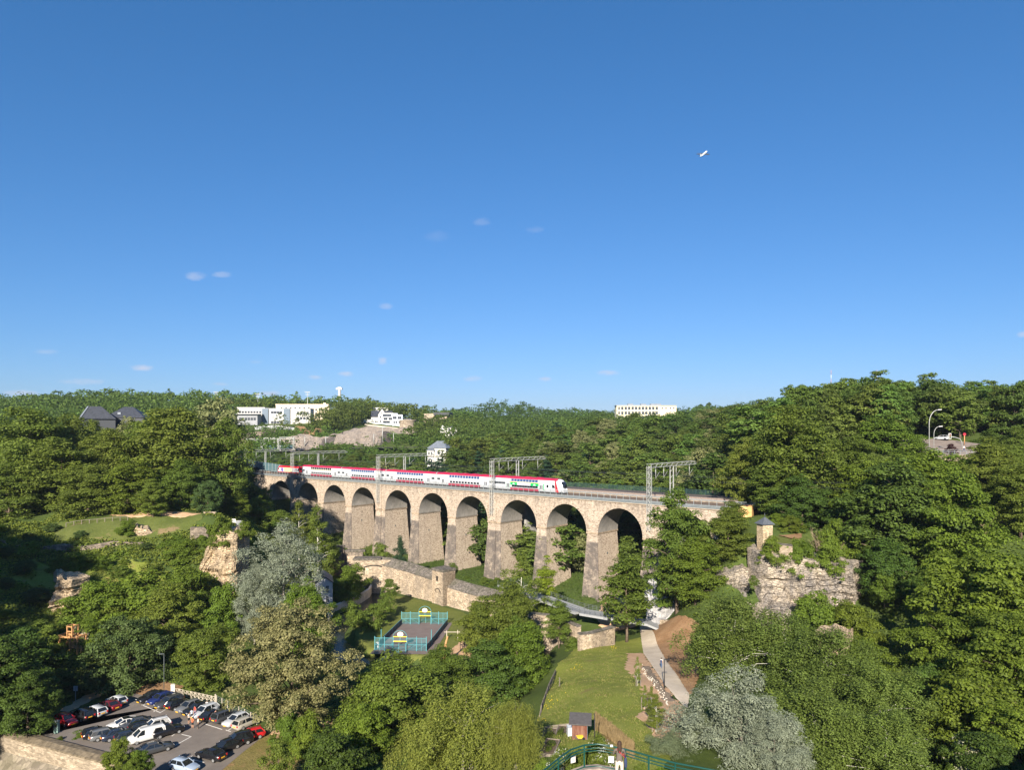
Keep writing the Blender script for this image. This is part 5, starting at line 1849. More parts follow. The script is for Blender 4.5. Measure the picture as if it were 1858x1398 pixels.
for (px, pt, Y, lb, w) in ((468, 716, 660, 'floodlight mast above the low white house', 5.0), (558, 712, 660, 'floodlight mast behind the cream block', 5.0), (392, 712, 680, 'floodlight mast left of the school on the skyline', 4.5)):
    p = at(px, 760, Y)
    t_ = H - (pt - HY) / F * Y - p.z
    o = empty('floodlight_mast', p, 0, lb, 'mast')
    MB().tube([(0, 0, -2), (0, 0, t_)], [.35, .18], 6).build('pole', GALV, o)
    m = MB()
    for k in range(3): m.bar((-w / 2 + .3 * k, 0, t_ - k * 1.3), (w / 2 - .3 * k, 0, t_ - k * 1.3), .22)
    for k in range(5): m.box(-w / 2 + k * w / 5, -w / 2 + k * w / 5 + .5, -.3, .1, t_ - .1, t_ + .5)
    m.build('lamp_bank', GALV, o)
o = empty('lookout_tower', at(616, 760, 760), 0, 'slender pale tower with wide white head on the skyline', 'tower')
t_ = (760 - 704) / F * 760
m = MB()
m.loft([[(-1.6, -1.6, -2), (1.6, -1.6, -2), (1.6, 1.6, -2), (-1.6, 1.6, -2)], [(-1.1, -1.1, t_ - 2), (1.1, -1.1, t_ - 2), (1.1, 1.1, t_ - 2), (-1.1, 1.1, t_ - 2)]], smooth=False)
for k in range(9): m.bar((-1.4, -1.5, k * 3), (1.4, -1.5, k * 3 + 2.4), .2)
m.build('shaft', plain('tower_concrete', (.46, .43, .40), .85), o)
MB().box(-3.4, 3.0, -1.6, 1.6, t_ - 2, t_ - .2).box(-1.8, 1.8, -1, 1, t_ - .2, t_ + .6).build('head', WHITEW, o)
for px, lb in ((1508, 'red and white radio mast left on the right skyline'), (1591, 'red and white radio mast right on the right skyline')):
    p = at(px, 740, 700)
    o = empty('radio_mast', p, 0, lb, 'mast')
    t_ = (740 - 672) / F * 700
    m = MB()
    for k in range(8):
        m.tube([(0, 0, t_ * k / 8), (0, 0, t_ * (k + 1) / 8)], .2, 6, k % 2)
    m.build('pole', [plain('mast_white', (.75, .74, .72), .6), plain('mast_red', (.45, .20, .17), .6)], o)
# ---------------------------------------------------------------- trees: meshes of leaves on limbs
def unit(v):
    return v / np.maximum(np.linalg.norm(v, axis=-1, keepdims=True), 1e-9)


def leaf_quads(c, nrm, size, rng, aspect=0.62, hang=0.0):
    n = len(c)
    r = unit(rng.normal(size=(n, 3)))
    if hang: r = unit(r * (1 - hang) + np.array([0, 0, -1.0]) * hang)
    u = unit(r - (r * nrm).sum(1, keepdims=True) * nrm)
    v = np.cross(nrm, u)
    s = (size * (0.6 + 0.8 * rng.random(n)))[:, None]
    bend = nrm * s * (rng.random((n, 1)) - .3) * 0.5
    P = np.stack([c + u * s, c + v * s * aspect + bend, c - u * s, c - v * s * aspect + bend], 1)
    return P.reshape(-1, 3)


def envelope(shape, t):
    if shape == 'round': return np.sqrt(np.clip(1 - (2 * t - 1) ** 2, 0, 1)) * 0.95 + 0.03
    if shape == 'dome': return np.clip(np.where(t < .32, .62 + 1.15 * t, np.sqrt(np.clip(1 - ((t - .32) / .68) ** 2, 0, 1))), 0.03, 1)
    if shape == 'tall': return np.clip(np.where(t < .4, .5 + 1.2 * t, np.sqrt(np.clip(1 - ((t - .4) / .6) ** 2.0, 0, 1))), .03, 1) * .98
    if shape == 'cone': return np.clip(1.0 - t, 0.02, 1) ** 0.9
    if shape == 'column': return np.clip(np.minimum(1, 4 * t + .4) * np.minimum(1, (1 - t) * 2.2 + .05), .03, 1)
    if shape == 'bush': return np.sqrt(np.clip(1 - t ** 1.6, 0, 1)) + .02
    return np.ones_like(t)


def crown(seed, Ht, R, base, shape, nclump, nleaf, leaf, rc, flat=0.6, lobes=.25, up=.38, droop=0.0, hang=0.0, aspect=.62, inner=.25):
    """leaf cards in clumps spread through the crown's volume; returns verts (4 per leaf) and clump centres"""
    rng = np.random.default_rng(seed)
    ph = rng.random(8) * 6.28
    cl = []
    tries = 0
    while len(cl) < nclump and tries < nclump * 40:
        tries += 1
        t = rng.random() ** (0.85)
        er = float(envelope(shape, np.array([t]))[0])
        if rng.random() > er + .12: continue
        a = rng.random() * 2 * pi
        q = 1 - (rng.random() ** 1.7) * .75 if rng.random() > inner else rng.random() ** .5 * .7
        lob = 1 + lobes * (sin(2 * a + ph[0] + 3 * t) * .5 + sin(3 * a + ph[1] - 5 * t) * .5 + sin(5 * a + ph[2] + 9 * t) * .35)
        p = np.array([cos(a) * er * q * R * lob, sin(a) * er * q * R * lob, base + (Ht - base) * t * (1 + lobes * .25 * sin(3 * a + ph[3]))])
        if cl and nclump < 250:
            dd = np.linalg.norm(np.array(cl) - p, axis=1).min()
            if dd < rc * .45 and rng.random() < .8: continue
        cl.append(p)
    cl = np.array(cl)
    out = []
    crs = rc * (0.65 + 0.8 * rng.random(len(cl)))
    for p, cr in zip(cl, crs):
        n = int(nleaf * (cr / rc) ** 2 * (0.75 + .5 * rng.random()))
        d = unit(rng.normal(size=(n, 3)))
        dn = rng.random(n) < .7
        d[dn, 2] = np.abs(d[dn, 2])
        rad = cr * (0.35 + 0.7 * rng.random(n) ** .6)
        pos = p + d * rad[:, None] * np.array([1, 1, flat])
        if droop:
            k = rng.random(n)
            pos[:, 2] -= droop * k ** 1.5
            pos[:, :2] = p[:2] + (pos[:, :2] - p[:2]) * (1 - .35 * k[:, None])
        outw = unit(p * np.array([1, 1, .3]) - np.array([0, 0, base * .3]))
        nrm = unit(d * .7 + np.array([0, 0, up]) + outw * .25 + rng.normal(size=(n, 3)) * .38)
        out.append(leaf_quads(pos, nrm, np.full(n, leaf), rng, aspect, hang))
    V = np.concatenate(out)
    return V, cl


def limbs(seed, Ht, base, r0, cl, nb=34, lean=0.0, name='trunk'):
    rng = random.Random(seed)
    m = MB()
    top = base + (Ht - base) * .72
    n = 7
    path = []
    ox, oy = 0, 0
    for k in range(n + 1):
        f = k / n
        ox += rng.uniform(-.12, .12) * Ht * .06 + lean * Ht / n * .3
        oy += rng.uniform(-.12, .12) * Ht * .06
        path.append(Vector((ox if k else 0, oy if k else 0, top * f - (0.8 if k == 0 else 0))))
    m.tube(path, [r0 * 1.35] + [r0 * (1 - .8 * k / n) for k in range(1, n + 1)], 8)
    if len(cl):
        pick = rng.sample(range(len(cl)), min(nb, len(cl)))
        for i in pick:
            c = Vector(cl[i])
            f = max(.22, min(.95, (c.z - (c.xy.length * .55)) / max(top, .1)))
            k = f * n
            a = path[int(min(k, n - .01))].lerp(path[min(int(k) + 1, n)], k - int(k))
            mid = a.lerp(c, .5) + Vector((rng.uniform(-.3, .3), rng.uniform(-.3, .3), .1 * (c - a).length))
            rr = r0 * (1 - .8 * f) * .55
            m.tube([a, mid, c], [rr, rr * .6, rr * .2], 5, cap=False)
    return m


def quadmesh(name, V, mat):
    return npmesh(name, V, np.arange(len(V)).reshape(-1, 4), mat)


BARK = plain('bark', (0.12, 0.09, 0.065), 0.95, var=0.4, scale=2.5, bump=.4)
BARK_G = plain('grey_bark', (0.24, 0.22, 0.18), 0.95, var=0.35, scale=2.5)
BARK_W = plain('birch_bark', (0.55, 0.53, 0.48), 0.85, var=0.3, scale=2.0)
IVYBARK = plain('ivied_bark', (0.10, 0.11, 0.04), 0.95, var=0.5, scale=3)
L_GREEN = leafmat('leaf_green', (0.128, 0.173, 0.025), (0.057, 0.086, 0.014))
L_BRIGHT = leafmat('leaf_bright', (0.136, 0.189, 0.020), (0.060, 0.092, 0.015))
L_OLIVE = leafmat('leaf_olive', (0.153, 0.194, 0.029), (0.070, 0.097, 0.016))
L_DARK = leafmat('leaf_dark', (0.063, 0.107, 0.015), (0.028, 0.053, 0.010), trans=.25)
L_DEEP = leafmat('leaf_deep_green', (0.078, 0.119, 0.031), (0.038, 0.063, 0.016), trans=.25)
L_SILVER = leafmat('leaf_silver', (0.200, 0.228, 0.163), (0.089, 0.111, 0.068), trans=.15, tint=.15)
L_GREYGR = leafmat('leaf_grey_green', (0.143, 0.174, 0.094), (0.066, 0.084, 0.039), trans=.25, tint=.15)
L_LINDEN = leafmat('leaf_linden_bloom', (0.215, 0.200, 0.085), (0.065, 0.075, 0.022), trans=.25, tint=.1)
L_BIRCH = leafmat('leaf_birch', (0.138, 0.189, 0.037), (0.070, 0.097, 0.022))
L_WILLOW = leafmat('leaf_willow', (0.209, 0.232, 0.042), (0.105, 0.127, 0.022), trans=.4, tint=.15)
L_YELLOW = leafmat('leaf_yellow_green', (0.200, 0.250, 0.020), (0.100, 0.140, 0.012), tint=.15)
L_PALE = leafmat('leaf_pale', (0.200, 0.215, 0.085), (0.090, 0.105, 0.035), trans=.25, tint=.1)
L_CONIF = leafmat('needle', (0.028, 0.063, 0.026), (0.013, 0.031, 0.014), trans=.1)
L_COPPER = leafmat('leaf_copper', (0.060, 0.022, 0.024), (0.028, 0.012, 0.013), tint=.1)
L_FAR1 = leafmat('leaf_far_a', (0.119, 0.164, 0.028), (0.055, 0.084, 0.017), tint=.6)
L_FAR2 = leafmat('leaf_far_b', (0.088, 0.126, 0.023), (0.044, 0.068, 0.015), tint=.5)
L_FAR3 = leafmat('leaf_far_c', (0.134, 0.198, 0.037), (0.065, 0.100, 0.021), tint=.5)
L_BLOOM = leafmat('elder_flower', (0.620, 0.600, 0.420), (0.400, 0.400, 0.250), tint=.05)

SPEC = {}   # kind -> list of (crown mesh, trunk mesh, height, radius)


def species(key, mat, bark, n=2, **k):
    L = []
    nl = k.get('limbs', 26)
    for i in range(n):
        V, cl = crown(hash_seed(key) + i * 17, k['Ht'], k['R'], k['base'], k['shape'], k['nc'], k['nl'], k['leaf'], k['rc'], k.get('flat', .6), k.get('lobes', .25), k.get('up', .38),
                      k.get('droop', 0), k.get('hang', 0), k.get('aspect', .62), k.get('inner', .25))
        L.append((quadmesh(key + '_crown', V, mat), limbs(hash_seed(key) + i, k['Ht'], k['base'], k.get('r0', .35), cl, nl).mesh(key + '_trunk', bark), k['Ht'], k['R']))
        SPEC[key + '_n'] = SPEC.get(key + '_n', 0) + len(V) // 4
    SPEC[key] = L


def hash_seed(s):
    return sum((i + 1) * ord(c) for i, c in enumerate(s)) % 9973


# high detail kinds for the near trees
species('broad', L_GREEN, BARK, 2, Ht=18, R=6.5, base=2.5, shape='dome', nc=190, nl=138, leaf=0.192, rc=1.25)
species('bright', L_BRIGHT, BARK, 2, Ht=18, R=7, base=2.5, shape='dome', nc=180, nl=138, leaf=0.216, rc=1.35, flat=.7)
species('maple', L_BRIGHT, BARK, 2, Ht=18, R=8, base=1.5, shape='round', nc=210, nl=123, leaf=0.240, rc=1.5, flat=.55, up=.55)
species('dark', L_DARK, BARK, 1, Ht=18, R=7, base=1.5, shape='dome', nc=180, nl=130, leaf=0.208, rc=1.3)
species('deep', L_DEEP, BARK, 1, Ht=14, R=7, base=1.0, shape='round', nc=190, nl=130, leaf=0.176, rc=1.15)
species('olive', L_OLIVE, BARK, 1, Ht=18, R=6.5, base=2, shape='dome', nc=180, nl=130, leaf=0.200, rc=1.2)
species('silver', L_SILVER, BARK_G, 1, Ht=18, R=7, base=1.5, shape='tall', nc=260, nl=160, leaf=0.136, rc=1.05, flat=.9, lobes=.3, aspect=.4)
species('greygreen', L_GREYGR, BARK_G, 1, Ht=14, R=5.5, base=1, shape='round', nc=180, nl=123, leaf=0.136, rc=1.0, flat=.9, aspect=.4)
species('linden', L_LINDEN, BARK, 1, Ht=18, R=9, base=1.2, shape='round', nc=300, nl=130, leaf=0.168, rc=1.2, flat=.6, lobes=.2)
species('birch', L_BIRCH, BARK_W, 2, Ht=18, R=6, base=2, shape='tall', nc=230, nl=123, leaf=0.136, rc=1.15, flat=.8, droop=1.6, lobes=.35, limbs=40, r0=.24)
species('willow', L_WILLOW, BARK_G, 1, Ht=16, R=7.5, base=2, shape='dome', nc=230, nl=138, leaf=0.160, rc=1.25, flat=.8, droop=1.4, aspect=.35, lobes=.35, limbs=40)
species('weeping', L_WILLOW, BARK_G, 1, Ht=15, R=5.0, base=6, shape='dome', nc=170, nl=218, leaf=0.160, rc=.85, flat=.6, droop=6.5, hang=.75, aspect=.28)
species('slim', L_GREEN, BARK, 2, Ht=18, R=3.6, base=3, shape='column', nc=90, nl=116, leaf=0.192, rc=1.15, lobes=.4, limbs=30, r0=.22)
species('loose', L_OLIVE, BARK_W, 1, Ht=18, R=3.4, base=3, shape='column', nc=95, nl=87, leaf=0.160, rc=1.05, lobes=.45, droop=.6, limbs=36, r0=.2)
species('shrub', L_GREEN, BARK, 2, Ht=3, R=2.2, base=.1, shape='bush', nc=46, nl=87, leaf=0.112, rc=.6, limbs=8, r0=.08)
species('ivy', L_BRIGHT, BARK, 2, Ht=6, R=4.5, base=.1, shape='bush', nc=80, nl=130, leaf=0.160, rc=.95, limbs=10, r0=.12)
species('yellow', L_YELLOW, BARK, 1, Ht=14, R=2.6, base=.5, shape='column', nc=80, nl=123, leaf=0.160, rc=.9, lobes=.35, limbs=12, r0=.15)
species('spruce', L_CONIF, BARK, 1, Ht=10, R=3, base=.4, shape='cone', nc=130, nl=87, leaf=0.176, rc=.75, flat=.35, droop=.4, aspect=.35, limbs=30, r0=.16)
# leaner kinds for the middle distance
species('mid_a', L_FAR1, BARK, 2, Ht=17, R=6.5, base=1.5, shape='dome', nc=95, nl=55, leaf=0.357, rc=1.5)
species('mid_b', L_FAR2, BARK, 1, Ht=17, R=6.5, base=1.5, shape='round', nc=95, nl=55, leaf=0.357, rc=1.5)
species('mid_c', L_FAR3, BARK, 2, Ht=18, R=6, base=2, shape='tall', nc=90, nl=55, leaf=0.340, rc=1.4, lobes=.35)
species('mid_tall', L_FAR3, BARK_G, 2, Ht=22, R=5, base=9, shape='dome', nc=70, nl=50, leaf=0.323, rc=1.25, limbs=34, r0=.26, lobes=.4)
species('mid_pale', L_PALE, BARK_G, 1, Ht=20, R=9, base=1.5, shape='dome', nc=190, nl=62, leaf=0.323, rc=1.5)
species('mid_conifer', L_CONIF, BARK, 2, Ht=18, R=4, base=1, shape='cone', nc=80, nl=45, leaf=0.357, rc=1.0, flat=.4, droop=.5, aspect=.4, limbs=0)
species('big_a', L_OLIVE, BARK, 2, Ht=26, R=9, base=4, shape='dome', nc=230, nl=90, leaf=0.288, rc=1.7, flat=.72, limbs=30, r0=.5)
species('big_b', L_GREEN, BARK, 2, Ht=24, R=9, base=3, shape='dome', nc=220, nl=90, leaf=0.288, rc=1.7, flat=.72, limbs=30, r0=.5)
# bare, twiggy tree
def bare_tree(seed, Ht=13):
    rng = random.Random(seed)
    m = MB()
    def grow(p, d, L, r, lv):
        n = 3
        pts, q, dd = [p], p, d
        for k in range(n):
            dd = (dd + Vector((rng.uniform(-.16, .16), rng.uniform(-.16, .16), rng.uniform(-.03, .12)))).normalized()
            q = q + dd * (L / n)
            pts.append(q)
        m.tube(pts, [r * (1 - .5 * k / n) for k in range(n + 1)], 5 if lv < 2 else 3, cap=False)
        if lv >= 4: return
        for k in range(rng.randint(4, 6) if lv < 3 else 3):
            a = pts[rng.randint(1, n)]
            grow(a, (dd + Vector((rng.uniform(-.9, .9), rng.uniform(-.9, .9), rng.uniform(-.1, .75)))).normalized(), L * rng.uniform(.5, .72), r * .5, lv + 1)
    grow(Vector((0, 0, -.5)), Vector((0, 0, 1)), Ht * .42, .26, 0)
    return m


TWIG = plain('dry_twig', (0.30, 0.235, 0.15), 0.9, var=0.3)
BARE_ME = bare_tree(5).mesh('bare_crown', TWIG)

tree_count = [0]


def plant(kind, base, ht, width, label, group=None, cat='tree', name=None, rz=None, var=None):
    """one tree: an Empty at its foot with a trunk and a crown"""
    L = SPEC[kind]
    i = tree_count[0] if var is None else var
    tree_count[0] += 1
    cm, tm, h0, r0 = L[i % len(L)]
    r = random.Random(tree_count[0] * 7 + 3)
    o = empty(name or {'silver': 'willow_tree', 'greygreen': 'willow_tree', 'willow': 'willow_tree', 'weeping': 'weeping_willow', 'linden': 'linden_tree', 'birch': 'birch_tree', 'maple': 'maple_tree',
                       'mid_tall': 'slender_tree', 'mid_a': 'forest_tree', 'mid_b': 'forest_tree', 'mid_c': 'forest_tree', 'big_a': 'grove_tree', 'big_b': 'grove_tree', 'shrub': 'shrub', 'ivy': 'shrub', 'spruce': 'conifer_tree', 'mid_conifer': 'conifer_tree'}.get(kind, 'broadleaf_tree'), base, r.uniform(0, 6.28) if rz is None else rz, label, cat, group)
    sz = ht / h0
    sx = width / (2 * r0 * 1.03)
    o.scale = (sx, sx, sz)
    link('trunk', tm, o)
    link('crown', cm, o)
    return o


def tree_px(kind, px, top, w, Y, label, group=None, cat='tree', name=None, z=None, extra=0.0):
    g = ground(px, Y)
    if z is not None: g.z = z
    zt = H - (top - HY) / F * Y
    wd = w / F * Y * 1.05
    ht = zt - g.z
    if kind in ('ivy', 'shrub'): ht = min(max(ht, wd * .55), wd * .95)     # cliff plants hang where they grow
    else: ht = max(ht, wd * 1.08)
    return plant(kind, Vector((g.x, g.y, zt - ht - .1)), ht, wd, label, group, cat, name)
# ---------------------------------------------------------------- the trees one can tell apart
TREES = [
 # left plateau row
 ('big_a', 45, 748, 165, 204, 'broad yellow-green tree at the left end of the high plateau row'),
 ('big_b', 128, 764, 130, 222, 'tall green tree second along the plateau in front of the slate roofs'),
 ('big_a', 105, 800, 130, 192, 'spreading yellow-green tree in front of the plateau row, lower crown in shade'),
 ('big_a', 202, 782, 104, 205, 'yellow-green plateau tree whose top hides the foot of the larger slate roof'),
 ('big_b', 262, 772, 115, 214, 'rounded plateau tree right of the slate roofs'),
 ('big_a', 320, 746, 170, 212, 'largest round-topped tree of the plateau row'),
 ('mid_pale', 388, 728, 125, 245, 'pale blossoming tree rising highest at the right end of the plateau row'),
 ('big_b', 408, 772, 90, 216, 'dense tree at the right end of the plateau row above the railway cutting'),
 ('broad', 15, 850, 120, 186, 'dark tree at the left picture edge below the plateau row'),
 ('broad', 160, 846, 110, 188, 'shaded lower tree on the plateau lawn left of the railings'),
 ('bright', 232, 838, 100, 190, 'drooping green tree above the plateau railings'),
 ('olive', 278, 872, 56, 182, 'small light green tree alone at the edge of the ruin lawn'),
 ('broad', 330, 842, 95, 196, 'low dense green tree behind the ruin lawn'),
 ('deep', 377, 874, 52, 188, 'round dark bush-like tree beside the bench on the ruin lawn'),
 ('dark', 436, 842, 60, 250, 'dark tree at the mouth of the railway cutting left of the viaduct'),
 ('broad', 474, 885, 40, 262, 'green tree leaning at the left abutment of the viaduct'),
 ('bright', 468, 905, 60, 232, 'bright green tree on the slope left of the first arch'),
 ('broad', 508, 925, 60, 226, 'dense green tree covering the foot of the first pier'),
 ('bright', 430, 895, 44, 215, 'leafy small tree behind the information boards on the ruin'),
 # lower left
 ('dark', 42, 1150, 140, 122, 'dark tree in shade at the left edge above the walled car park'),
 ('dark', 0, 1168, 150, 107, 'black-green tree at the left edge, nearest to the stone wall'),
 ('dark', 108, 1222, 84, 122, 'shaded tree below the orange timber treadwheel'),
 ('deep', 236, 1128, 150, 128, 'round blue-green tree standing behind the car park'),
 ('olive', 305, 1066, 115, 142, 'olive green tree on the slope left of the tan cliff'),
 ('bright', 215, 1085, 110, 148, 'bushy bright green tree right of the treadwheel rock'),
 ('broad', 372, 1138, 115, 126, 'bright green tree behind the white lattice fence'),
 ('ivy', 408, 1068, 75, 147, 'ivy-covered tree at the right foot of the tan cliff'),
 ('olive', 70, 1130, 90, 134, 'pale green tree left of the orange treadwheel'),
 ('silver', 512, 964, 150, 152, 'big silver willow in front of the first viaduct piers'),
 ('silver', 462, 1035, 75, 147, 'smaller silver willow crown leaning left of the big silver willow'),
 ('bright', 556, 1062, 92, 134, 'fresh green maple under the big silver willow'),
 ('linden', 528, 1102, 204, 107, 'huge round linden in beige bloom beside the car park'),
 ('loose', 543, 912, 42, 208, 'thin airy poplar, left one of the pair before the second pier'),
 ('loose', 575, 920, 48, 203, 'thin airy poplar, right one of the pair before the second pier'),
 ('broad', 600, 985, 36, 205, 'small green tree behind the right poplar of the pair'),
 # centre
 ('broad', 712, 1196, 180, 108, 'full green tree in the middle just below the table tennis table'),
 ('bright', 655, 1285, 120, 97, 'green tree low in the middle between the linden and the willow'),
 ('broad', 800, 1178, 105, 116, 'green tree beside the sand play area'),
 ('dark', 600, 1335, 150, 86, 'dark green tree at the lower edge right of the grass bank'),
 ('olive', 876, 1090, 92, 146, 'half bare brownish tree left of the tall acacia by the fort wall'),
 ('broad', 920, 1068, 105, 140, 'tall acacia in front of the fort wall and viaduct piers'),
 ('dark', 880, 1170, 120, 120, 'dark dense tree above the river left of the meadow'),
 ('bright', 940, 1130, 105, 126, 'sunlit green tree leaning over the river beside the meadow'),
 ('loose', 945, 1008, 62, 166, 'feathery tall tree rising before the fourth free pier'),
 ('yellow', 990, 1018, 44, 176, 'narrow yellow-green tree against the pale pier'),
 ('slim', 1014, 1085, 44, 150, 'slender single-stem tree at the river corner of the meadow'),
 ('willow', 845, 1256, 215, 79, 'large yellow-green willow at the bottom centre'),
 ('willow', 775, 1310, 150, 80, 'loose pale willow left of the large bottom-centre willow'),
 ('weeping', 935, 1275, 105, 76, 'weeping willow with hanging strands beside the garden plot'),
 ('slim', 1137, 998, 84, 152, 'upright green tree with yellowed tips in front of the widest dark arch'),
 # right of the viaduct
 ('broad', 1228, 902, 112, 158, 'tall tree hiding the last pier of the viaduct, pale branches showing'),
 ('bright', 1262, 985, 100, 152, 'maple with layered leaves right of the tarp slope'),
 ('broad', 1322, 928, 88, 154, 'leafy tree beside the yellow end wall'),
 ('slim', 1330, 905, 50, 165, 'small tree climbing above the yellow end wall'),
 ('birch', 1330, 1090, 165, 112, 'spreading birch below the grey cliff'),
 ('birch', 1425, 1118, 160, 108, 'drooping birch under the right part of the cliff'),
 ('birch', 1505, 1150, 170, 98, 'large olive birch right of the silver willow'),
 ('birch', 1595, 1205, 165, 91, 'birch with white limb beside the dark slope path'),
 ('birch', 1480, 1255, 190, 84, 'near birch with bare white branches showing'),
 ('birch', 1610, 1290, 165, 80, 'birch at the lower right above the flowering elder'),
 ('silver', 1345, 1236, 222, 79, 'big silver-grey willow at the lower right'),
 ('silver', 1408, 1305, 130, 74, 'small silver willow in front of the big silver-grey one'),
 ('greygreen', 1264, 1290, 95, 84, 'grey-olive willow beside the dirt path'),
 ('greygreen', 1215, 1330, 80, 78, 'low grey-green willow at the lower end of the dirt bank'),
 ('dark', 1640, 850, 200, 150, 'huge dark maple on the right slope'),
 ('bright', 1735, 868, 150, 142, 'bright green side of the trees right of the huge dark maple'),
 ('bright', 1572, 838, 110, 164, 'light green tree below the street lamps'),
 ('dark', 1612, 985, 100, 140, 'dark tree in the cleft right of the cliff'),
 ('bright', 1652, 822, 160, 163, 'spreading yellow-green tree under the road railing'),
 ('olive', 1800, 800, 110, 165, 'olive tree right of the road on the height'),
 ('broad', 1852, 850, 110, 148, 'tree at the right picture edge below the road'),
 ('maple', 1788, 1000, 210, 116, 'great sunlit maple at the right edge, upper one'),
 ('maple', 1720, 1120, 150, 112, 'sunlit maple in the middle of the right slope'),
 ('maple', 1845, 1120, 190, 102, 'sunlit maple at the right edge, lower one'),
 ('bright', 1770, 1230, 200, 92, 'dense green tree above the white flowering elder'),
 ('dark', 1690, 1215, 120, 101, 'dark green tree beside the slope path'),
 ('bright', 1850, 1290, 160, 82, 'green tree in the lower right corner'),
 ('dark', 1800, 1345, 150, 76, 'dark shrubby tree behind the flowering elder'),
 ('big_b', 1440, 745, 150, 176, 'massive green maple above the watch turret'),
 ('broad', 1545, 790, 100, 182, 'dark green tree between the massive maple and the street lamps'),
 ('mid_tall', 1365, 735, 90, 226, 'tall twiggy tree behind the massive maple'),
 ('olive', 1350, 800, 80, 190, 'brown-green tree left of the massive maple'),
 ('bright', 1610, 760, 110, 205, 'green tree behind the taller street lamp'),
 ('dark', 1535, 905, 90, 158, 'dark ivy tree right of the bare tree'),
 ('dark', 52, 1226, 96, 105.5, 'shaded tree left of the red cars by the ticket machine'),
 ('bright', 1658, 800, 76, 177, 'leafy tree at the left edge of the upper road'),
 ('olive', 1800, 806, 70, 176, 'olive tree at the right edge of the upper road'),
 ('dark', 1805, 778, 84, 206, 'dark tree closing the grass right of the upper road'),
 ('broad', 1846, 782, 84, 196, 'green tree at the right edge behind the upper road'),
 ('olive', 1838, 812, 70, 182, 'olive tree at the right edge beside the upper road'),
 ('bright', 1705, 826, 120, 171, 'leafy tree screening the road wall'),
 ('bright', 1770, 838, 70, 172, 'tree in front of the right end of the road wall'),
 ('mid_pale', 238, 760, 56, 250, 'rounded tree before the lower slate roof'),
 ('big_a', 168, 766, 60, 246, 'plateau tree standing before the larger slate roof'),
 ('dark', 455, 898, 70, 252, 'dark tree on the slope left of the viaduct, upper one'),
 ('broad', 484, 930, 60, 238, 'green tree on the slope left of the first pier'),
 ('dark', 500, 952, 60, 222, 'dark tree low on the slope left of the first pier'),
 ('bright', 455, 945, 55, 225, 'bright tree behind the tan cliff'),
 ('broad', 1402, 846, 84, 172, 'dark green tree behind the watch turret'),
 ('dark', 1455, 868, 90, 165, 'dense tree at the back of the lawn beside the turret'),
 ('broad', 1415, 790, 110, 188, 'green tree in front of the massive maple'),
 ('dark', 1500, 890, 80, 170, 'dark tree behind the bare tree'),
]
for (k, px, top, w, Y, lb) in TREES:
    tree_px(k, px, top, w, Y, lb)
